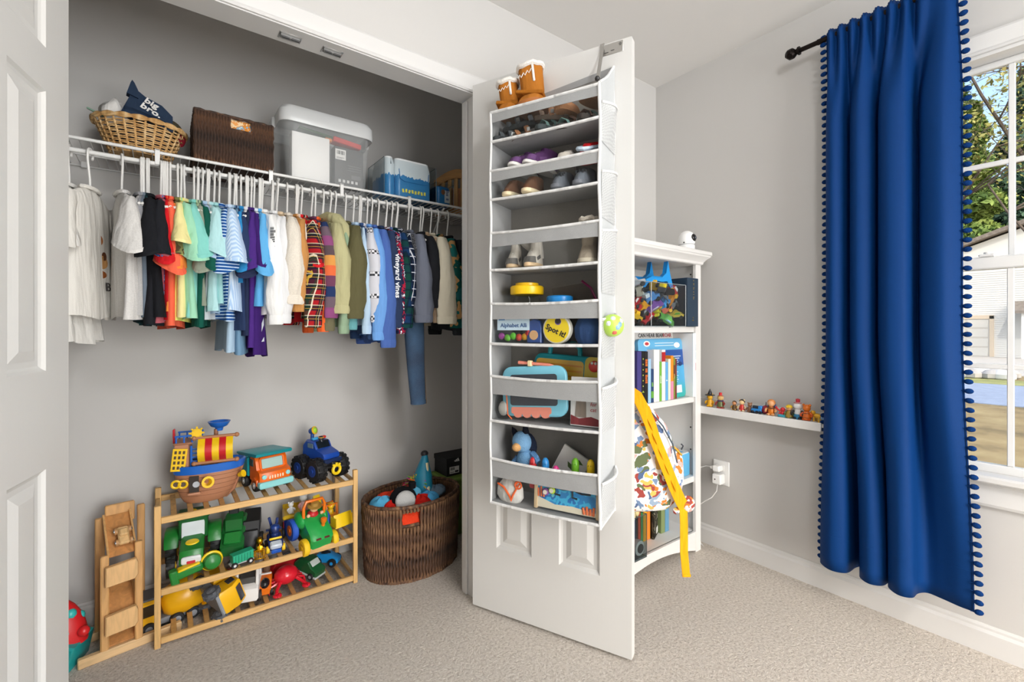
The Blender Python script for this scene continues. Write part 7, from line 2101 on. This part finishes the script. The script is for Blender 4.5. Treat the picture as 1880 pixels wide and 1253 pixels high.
for i, (x0, w, h, c, lb) in enumerate(((1.700, .016, .150, '3f6a9c', 'dull blue thin book on the bottom shelf'), (1.718, .014, .190, '2a2a2e', 'black thin book on the bottom shelf'), (1.736, .018, .165, 'd84a2a', 'red orange book on the bottom shelf'), (1.757, .014, .175, '3a9a5a', 'green thin book on the bottom shelf'), (1.774, .026, .180, 'f0a81c', 'amber book on the bottom shelf'), (1.803, .022, .185, 'e8842a', 'orange book on the bottom shelf'), (1.828, .012, .175, '6a4a2c', 'brown thin book on the bottom shelf'), (1.912, .030, .150, '7a8a5a', 'sage book leaning by the patterned one'), (1.945, .030, .170, '5f93b4', 'blue book at the right of the bottom shelf'))):
    book(lb, x0, w, h, c, 1.33, .16, z3 + .001)
t = thing('bear_print_book', 'dark patterned book standing turned on the bottom shelf', 'book', (1.870, 1.335, z3 + .001), 24)
part('cover', blob_mat('dark_bear_print', [(0, '26241f'), (.45, '4a4438'), (.55, '1f2a22'), (.62, '8a8474')], 28), t, bx(-.045, .035, -.006, .006, 0, .155, .001))
part('barcode', paint('e4e4e0', .6), t, bx(.0, .030, -.0072, -.0060, .012, .040))

# ============================================================ backpack behind the open door
def dino_mat():
    k = NT('dinosaur_print')
    v = k.mapping(scale=(1, 1, 1))
    w = k.noise(22, 2, v)
    vo = k.n('TexVoronoi'); vo.inputs['Scale'].default_value = 32
    dv = k.mix(.11, v, w.outputs[1])
    k.l(dv, vo.inputs['Vector'])
    pick = k.n('SeparateColor'); k.l(vo.outputs['Color'], pick.inputs[0])
    col = k.ramp(pick.outputs[0], [(0, lin('6f87a8')), (.16, lin('c8782c')), (.30, lin('9c4038')), (.42, lin('8fa3ba')), (.56, lin('d9b45a')), (.66, lin('5f6b48')), (.76, lin('4f6488')), (.88, lin('e0a7a0'))], 'CONSTANT')
    body = k.math('LESS_THAN', vo.outputs['Distance'], .52)
    k.color(k.mix(body, lin('ebe8e4'), col))
    k.set(Roughness=.85)
    return k.m
M_DINO = dino_mat()
YST = fab('efa81a')
bp = thing('backpack', 'white dinosaur print backpack with yellow straps hanging behind the door', 'backpack', (1.405, 1.131, 0), -37.2)
prof = [(.415, .10), (.425, .155), (.445, .175), (.50, .185), (.56, .182), (.62, .176), (.684, .165), (.736, .140), (.790, .095), (.830, .055), (.850, .025)]
rings = []
for z, w in prof:
    dd = .075 * (w / .185) ** .5
    rings.append([(p[0], p[1], z) for p in rrect(2 * w, 2 * dd, min(w, dd) * .8, 5)])
part('body', M_DINO, bp, loft(rings), angle=60)
part('front_pocket', M_DINO, bp, loft([[(p[0] * 1.0 + .115, p[1], z) for p in rrect(2 * w, .10, min(w, .05) * .8, 5)] for z, w in ((.440, .06), (.455, .085), (.53, .098), (.60, .094), (.635, .080), (.655, .04))]), angle=60)
part('pocket_trim', fab('c9a23a'), bp, tube([(.060, -.052, .640), (.11, -.052, .662), (.165, -.050, .652), (.195, -.042, .62)], .0035, 6))
part('zip_pull', plas('3a3f48'), bp, tube([(.195, -.040, .640), (.200, -.044, .655), (.192, -.046, .662)], .003, 6))
part('piping', fab('55606c'), bp, tube([(.0, -.070, .845), (.060, -.074, .800), (.115, -.074, .735), (.150, -.074, .670), (.168, -.072, .60)], .003, 6))
def band(pts, w, th=.004):
    r_ = []
    for i, p in enumerate(pts):
        p = Vector(p)
        d = (Vector(pts[min(i + 1, len(pts) - 1)]) - Vector(pts[max(i - 1, 0)])).normalized()
        s = d.cross(Vector((0, 1, 0))).normalized() * w / 2
        r_.append([p - s, p + s, p + s + Vector((0, th, 0)), p - s + Vector((0, th, 0))])
    return loft(r_)
part('shoulder_strap', YST, bp, band([(-.03, -.050, .880), (.02, -.078, .845), (.045, -.096 , .790), (.062, -.100, .745), (.078, -.098, .695), (.100, -.100, .640), (.122, -.100, .585), (.146, -.099, .525), (.172, -.094, .470), (.190, -.086, .440)], .040), angle=50)
part('strap_loop', YST, bp, *[T(band([(-.022, 0, 0), (0, -.006, 0), (.022, 0, 0)], .004, .003), (x, -.101, z), (0, 66, 0)) for x, z in ((.062, .745), (.078, .695), (.100, .640), (.122, .585), (.146, .525))])
part('strap_end', M_DINO, bp, sph(.205, -.076, .452, .026, .018, .030, 12, 8), T(box(0, 0, 0, .060, .014, .024, .006), (.18, -.078, .432), (0, -14, 0)))
part('strap_tail', YST, bp, band([(.186, -.086, .438), (.187, -.088, .38), (.188, -.086, .28), (.196, -.086, .195)], .028, .003), bx(.182, .212, -.0875, -.082, .190, .200, .001))
part('hang_loop', YST, bp, tube([(-.015, -.01, .845), (-.06, -.03, .92), (-.10, -.02, .955), (-.075, .0, .92), (.005, .01, .845)], .005, 6))
hk_p = DL(.46, .035, .965)
t = thing('door_hook', 'metal hook on the back of the open door carrying the backpack', 'hook', hk_p, DANG)
part('plate', metal('b8b7b4', .35), t, bx(-.014, .014, 0, .004, -.03, .03, .001))
part('arm', metal('b8b7b4', .35), t, tube([(0, .004, .0), (0, .05, -.012), (0, .105, -.018), (0, .13, -.005), (0, .135, .012)], .004, 8))

# ============================================================ picture ledge with small figures
lg = thing('picture_ledge', 'white picture ledge on the wall between bookcase and curtain', 'ledge', (0, 0, 0), 0)
part('base', M_WB, lg, bx(2.118, WX, .700, 1.305, .690, .704, .001))
part('front_lip', M_WB, lg, bx(2.108, 2.120, .722, 1.305, .674, .709, .002))
part('back_strip', M_WB, lg, bx(WX - .012, WX, .700, 1.305, .690, .738, .002))
LZ, FR = .704, -115
G2 = 'small figures on the picture ledge'
def fig(y, body, head, label, hat=None, hatc=None, h=.06, limb=None, animal=False, wide=1.0, name='toy_figure'):
    return peg(name, label, (2.160, y, LZ), body, head, hat, hatc, FR + 35, h, limb, G2, wide, animal)
fig(1.222, 'd8a01c', 'e3ac1e', 'yellow figure with a black pointed hat at the left end of the ledge', 'cone', '1d1d20', .068, animal=True)
t = fig(1.168, '5f6a3a', 'c9a66a', 'multicoloured figure with a red topped hat, second on the ledge', 'tall', 'c4262c', .070, limb='8a2f2a')
part('scarf', plas('3f2f5a'), t, torus(0, 0, .036, .011, .0035, 'z', 14, 6))
part('base_disc', plas('a82a2a'), t, lathe([(.018, 0), (.018, .004)], n=16))
fig(1.100, '5a4020', 'c98a5a', 'short brown figure, third on the ledge', 'hair', '4a3018', .046, limb='b8862a', wide=1.1)
fig(1.064, 'c02a22', 'e0c08a', 'cream and red figure with dark hair on the ledge', 'hair', '2a201c', .058, limb='d8c4a0', animal=True)
fig(1.028, '7a5238', '8a5f42', 'brown animal figure on the ledge beside the blue train', None, None, .048, animal=True)
t = thing('toy_train', 'small blue and red toy train on the picture ledge', 'toy train', (2.160, .992, LZ), -90, G2)
part('body', plas('2f86cf'), t, bx(-.026, .020, -.013, .013, .006, .022, .003))
part('boiler', plas('1f2a3a'), t, cyl((-.020, 0, .026), (.008, 0, .026), .009, n=12))
part('cab', plas('2f86cf'), t, bx(.006, .022, -.012, .012, .020, .036, .002))
for x in (-.016, .002, .016):
    for s in (-1, 1):
        part('wheel', plas('23262c'), t, cyl((x, s * .013, .007), (x, s * .016, .007), .007, n=10))
t = thing('toy_apple', 'dark red round toy with a short stem behind the train', 'toy', (2.172, .962, LZ), 0, G2)
part('body', plas('8f1f30'), t, sph(0, 0, .020, .022, .020, .020, 14, 9))
part('stem', plas('2a3a2a'), t, cyl((0, 0, .038), (.003, 0, .054), .002, n=6))
t = fig(.934, 'd8791c', 'e3a877', 'tall muscular orange figure in the middle of the ledge', 'hair', 'd88a4a', .074, limb='e0a470', wide=.85)
part('cape', plas('23468c'), t, T(box(0, .010, .034, .034, .006, .036, .003), (0, 0, 0)))
part('belt', plas('6a3f1c'), t, torus(0, 0, .034, .0150, .003, 'z', 14, 6))
t = fig(.886, 'c8262a', 'd02a2e', 'red figure with a raised arm standing on a teal block', None, None, .046)
part('block', plas('3f9fb4'), t, bx(-.018, .018, -.012, .012, -.0005, .012, .002))
part('raised_arm', plas('c8262a'), t, tube([(-.009, 0, .024), (-.022, -.004, .036), (-.026, -.004, .044)], .004, 6))
fig(.860, 'a8862a', 'd8a070', 'squat figure with a yellow helmet on the ledge', 'cap', 'e8c01c', .058, limb='4f6a3a', wide=1.2)
t = fig(.826, 'e4e4e2', 'efefed', 'white figure with a black back and red cap on the ledge', 'tall', 'c42a3a', .080, limb='1d1d20', wide=.8)
part('trousers', plas('2f7fa8'), t, lathe([(.0145, .0), (.0160, .005), (.0145, .022)], n=12))
t = fig(.792, 'dc6a1c', 'e0741e', 'orange striped animal figure near the curtain', None, None, .072, limb='d0581a', animal=True, wide=1.1)
part('stripes', plas('26201c'), t, *[torus(0, 0, .012 + .009 * i, .0165 - .0017 * i, .0014, 'z', 14, 5) for i in range(3)])
t = thing('toy_lion', 'yellow four legged animal figure beside the curtain', 'toy animal', (2.160, .752, LZ), 60, G2)
part('body', plas('dca82a'), t, sph(0, 0, .024, .020, .010, .010, 12, 8))
for x in (-.013, .013):
    for s in (-1, 1):
        part('leg', plas('dca82a'), t, cyl((x, s * .006, 0), (x, s * .005, .020), .0035, n=7))
part('head', plas('d8a22a'), t, sph(.024, 0, .034, .010, n=10, m=7))
t = fig(.716, '8fb4d8', 'e0b088', 'pale blue figure with dark hair tucked against the curtain', 'hair', '4a2f20', .068, wide=1.35)

# ============================================================ outlet, chargers, cables
t = thing('wall_outlet', 'white double wall outlet below the ledge', 'outlet', (WX, 1.188, .376), 0)
part('plate', plas('f2f2f0', .35), t, bx(-.006, 0, -.041, .041, -.060, .060, .003))
part('socket', plas('e6e6e3', .35), t, bx(-.009, -.005, -.016, .016, .010, .040, .002), bx(-.009, -.005, -.016, .016, -.040, -.010, .002))
t = thing('usb_charger', 'upper white plug charger in the outlet', 'charger', (WX - .009, 1.192, .402), 0)
part('body', plas('f4f4f2', .3), t, bx(-.040, 0, -.016, .018, -.014, .014, .004))
part('plug', plas('f4f4f2', .3), t, bx(-.034, -.012, .018, .034, -.006, .006, .002))
part('cable', plas('eeeeec', .4), t, tube([(-.022, .034, 0), (-.022, .06, -.002), (-.03, .085, -.014), (-.04, .10, -.03)], .0022, 6))
t = thing('cube_charger', 'lower white cube charger with a dark dot in the outlet', 'charger', (WX - .009, 1.188, .352), 0)
part('body', plas('f4f4f2', .3), t, bx(-.044, 0, -.022, .022, -.024, .024, .004))
part('port', plas('3a3a3c', .4), t, cyl((-.0455, .006, .0), (-.043, .006, .0), .0035, n=8))
part('cable', plas('eeeeec', .4), t, tube([(-.030, 0, -.024), (-.031, .004, -.06), (-.032, .03, -.10), (-.034, .062, -.125), (-.040, .088, -.15), (-.042, .094, -.20), (-.042, .090, -.26), (-.046, .088, -.310), (-.05, .075, -.345), (-.056, .06, -.344), (-.05, .072, -.34)], .0022, 6))
solo('white_cable', 'thin white cable running down the side of the bookcase', 'cable', plas('ecebe8', .4), tube([(2.14, 1.300, 1.42), (2.128, 1.292, 1.1), (2.124, 1.284, .80), (2.130, 1.262, .73), (2.134, 1.262, .69), (2.128, 1.272, .64), (2.120, 1.285, .5), (2.122, 1.28, .36)], .0020, 6))
# ============================================================ blue curtain with pompom trim
rod = thing('curtain_rod', 'dark bronze curtain rod with a faceted square finial', 'curtain rod', (2.112, 0, 2.250), 0)
M_BRZ = metal('2a2523', .45)
part('rod', M_BRZ, rod, cyl((0, .800, 0), (0, -.95, 0), .0095, n=14))
part('sleeve', M_BRZ, rod, cyl((0, .735, 0), (0, .35, 0), .0115, n=14))
part('collar', M_BRZ, rod, cyl((0, .800, 0), (0, .806, 0), .017, n=14), cyl((0, .812, 0), (0, .806, 0), .012, n=14))
fin = part('finial', M_BRZ, rod, box(0, .834, 0, .036, .036, .036, .008), *[T(box(0, .834, 0, .042, .020, .020, .004))], *[T(box(0, .834, 0, .020, .020, .042, .004))], box(0, .834, 0, .022, .042, .022, .004))
part('bracket', M_BRZ, rod, cyl((0, .62, 0), (WX - 2.112, .62, 0), .006, n=10), cyl((WX - 2.112 - .004, .62, 0), (WX - 2.112, .62, 0), .022, n=16))
part('bracket', M_BRZ, rod, cyl((0, -.6, 0), (WX - 2.112, -.6, 0), .006, n=10), cyl((WX - 2.112 - .004, -.6, 0), (WX - 2.112, -.6, 0), .022, n=16))

def curtain_fabric():
    k = NT('royal_blue_curtain')
    f = k.noise(500, 2)
    c = lin('04336b')
    k.color(k.mix(f.outputs[0], tuple(x * .82 for x in c), tuple(x * 1.15 for x in c)))
    k.bump(f.outputs[0], .2, .001)
    k.set(Roughness=.62)
    k.b.inputs['Specular IOR Level'].default_value = .12
    return k.m
M_CUR = curtain_fabric()
BOT = [(.716, 2.128), (.713, 2.088), (.668, 2.060), (.624, 2.078), (.616, 2.135), (.602, 2.158), (.590, 2.128), (.582, 2.084), (.547, 2.062), (.513, 2.082), (.507, 2.138), (.503, 2.128), (.497, 2.084), (.462, 2.058), (.430, 2.070), (.424, 2.108), (.404, 2.132), (.365, 2.128), (.320, 2.118), (.287, 2.116)]
MIDP = [(.702, 2.132), (.698, 2.098), (.672, 2.082), (.646, 2.098), (.638, 2.130), (.628, 2.135), (.618, 2.100), (.590, 2.080), (.556, 2.096), (.548, 2.134), (.540, 2.135), (.530, 2.098), (.500, 2.076), (.462, 2.080), (.444, 2.098), (.438, 2.140), (.428, 2.142), (.410, 2.104), (.356, 2.088), (.314, 2.116)]
TOPP = [(.700, 2.114), (.685, 2.096), (.668, 2.112), (.650, 2.094), (.632, 2.112), (.612, 2.092), (.594, 2.112), (.574, 2.092), (.556, 2.112), (.534, 2.090), (.514, 2.112), (.494, 2.090), (.474, 2.112), (.452, 2.090), (.432, 2.114), (.412, 2.088), (.386, 2.092), (.352, 2.090), (.338, 2.094), (.324, 2.106)]
def spline(P, n):
    out = []
    m = len(P) - 1
    for i in range(n + 1):
        t_ = i / n * m
        k = min(int(t_), m - 1)
        f = t_ - k
        p = [Vector((P[min(max(k + d, 0), m)][0], P[min(max(k + d, 0), m)][1])) for d in (-1, 0, 1, 2)]
        out.append(.5 * ((2 * p[1]) + (-p[0] + p[2]) * f + (2 * p[0] - 5 * p[1] + 4 * p[2] - p[3]) * f * f + (-p[0] + 3 * p[1] - 3 * p[2] + p[3]) * f ** 3))
    return out
NC, NR = 190, 56
sb_, sm_, st_ = spline(BOT, NC), spline(MIDP, NC), spline(TOPP, NC)
ZT, ZB = 2.272, .162
def ss(a, b, x):
    x = min(1, max(0, (x - a) / (b - a)))
    return x * x * (3 - 2 * x)
rows = []
for r_ in range(NR + 1):
    q = r_ / NR
    z = ZT + (ZB - ZT) * (q ** 1.15)
    wt, wb = 1 - ss(.02, .42, ZT - z), ss(.55, 1.0, (ZT - z) / (ZT - ZB))
    row = []
    for j in range(NC + 1):
        p = st_[j] * wt + (sm_[j] * (1 - wb) + sb_[j] * wb) * (1 - wt)
        x = 2.112 + (p.y - 2.112) * 1.32
        if z > 2.236:
            x += -.006 * math.sin((z - 2.236) / .030 * PI) if z < 2.266 else .004
            x += .004 * math.sin(j * 1.7) * (1 if z > 2.262 else .3)
        row.append((x, p.x, z))
    rows.append(row)
cur = thing('curtain', 'royal blue curtain panel with pompom trim beside the window', 'curtain', (0, 0, 0), 0)
o = part('panel', M_CUR, cur, loft(rows, False, False, False), angle=180)
md = o.modifiers.new('thickness', 'SOLIDIFY')
md.thickness = .0018
hem = rows[NR - 3]
part('hem_stitch', fab('0c3a70'), cur, tube([(p[0] - .0014, p[1], p[2]) for p in hem], .0010, 4))
M_POM = plush('0d3268')
pom = [loft([[(  .0092 * math.cos(qq) * math.cos(2 * PI * j / 10), .0120 * math.sin(qq), .0092 * math.cos(qq) * math.sin(2 * PI * j / 10)) for j in range(10)] for qq in [-1.5 + 3.0 * k / 6 for k in range(7)]]), cyl((0, -.020, .001), (0, -.008, 0), .0014, n=5)]
def edge_at(col, z):
    for r_ in range(NR):
        a, b = rows[r_][col], rows[r_ + 1][col]
        if a[2] >= z >= b[2]:
            f = (a[2] - z) / (a[2] - b[2] + 1e-9)
            return Vector(a) * (1 - f) + Vector(b) * f
    return Vector(rows[-1][col])
for col, sg, n_ in ((0, 1, 74), (NC, -1, 68)):
    part('trim_tape', fab('0b2f60'), cur, tube([(p[0] - .002, p[1] + sg * .001, p[2]) for p in [r_[col] for r_ in rows]], .0030, 5))
    for i in range(n_):
        z = ZT - .010 - (ZT - ZB - .018) * i / (n_ - 1)
        p = edge_at(col, z)
        part('pompom', M_POM, cur, *pom, share='pompom', loc=(p.x - .003, p.y + sg * .014, p.z - .004), rot=(random.uniform(-16, 10), 0, (0 if sg > 0 else 180) + random.uniform(-14, 14)))
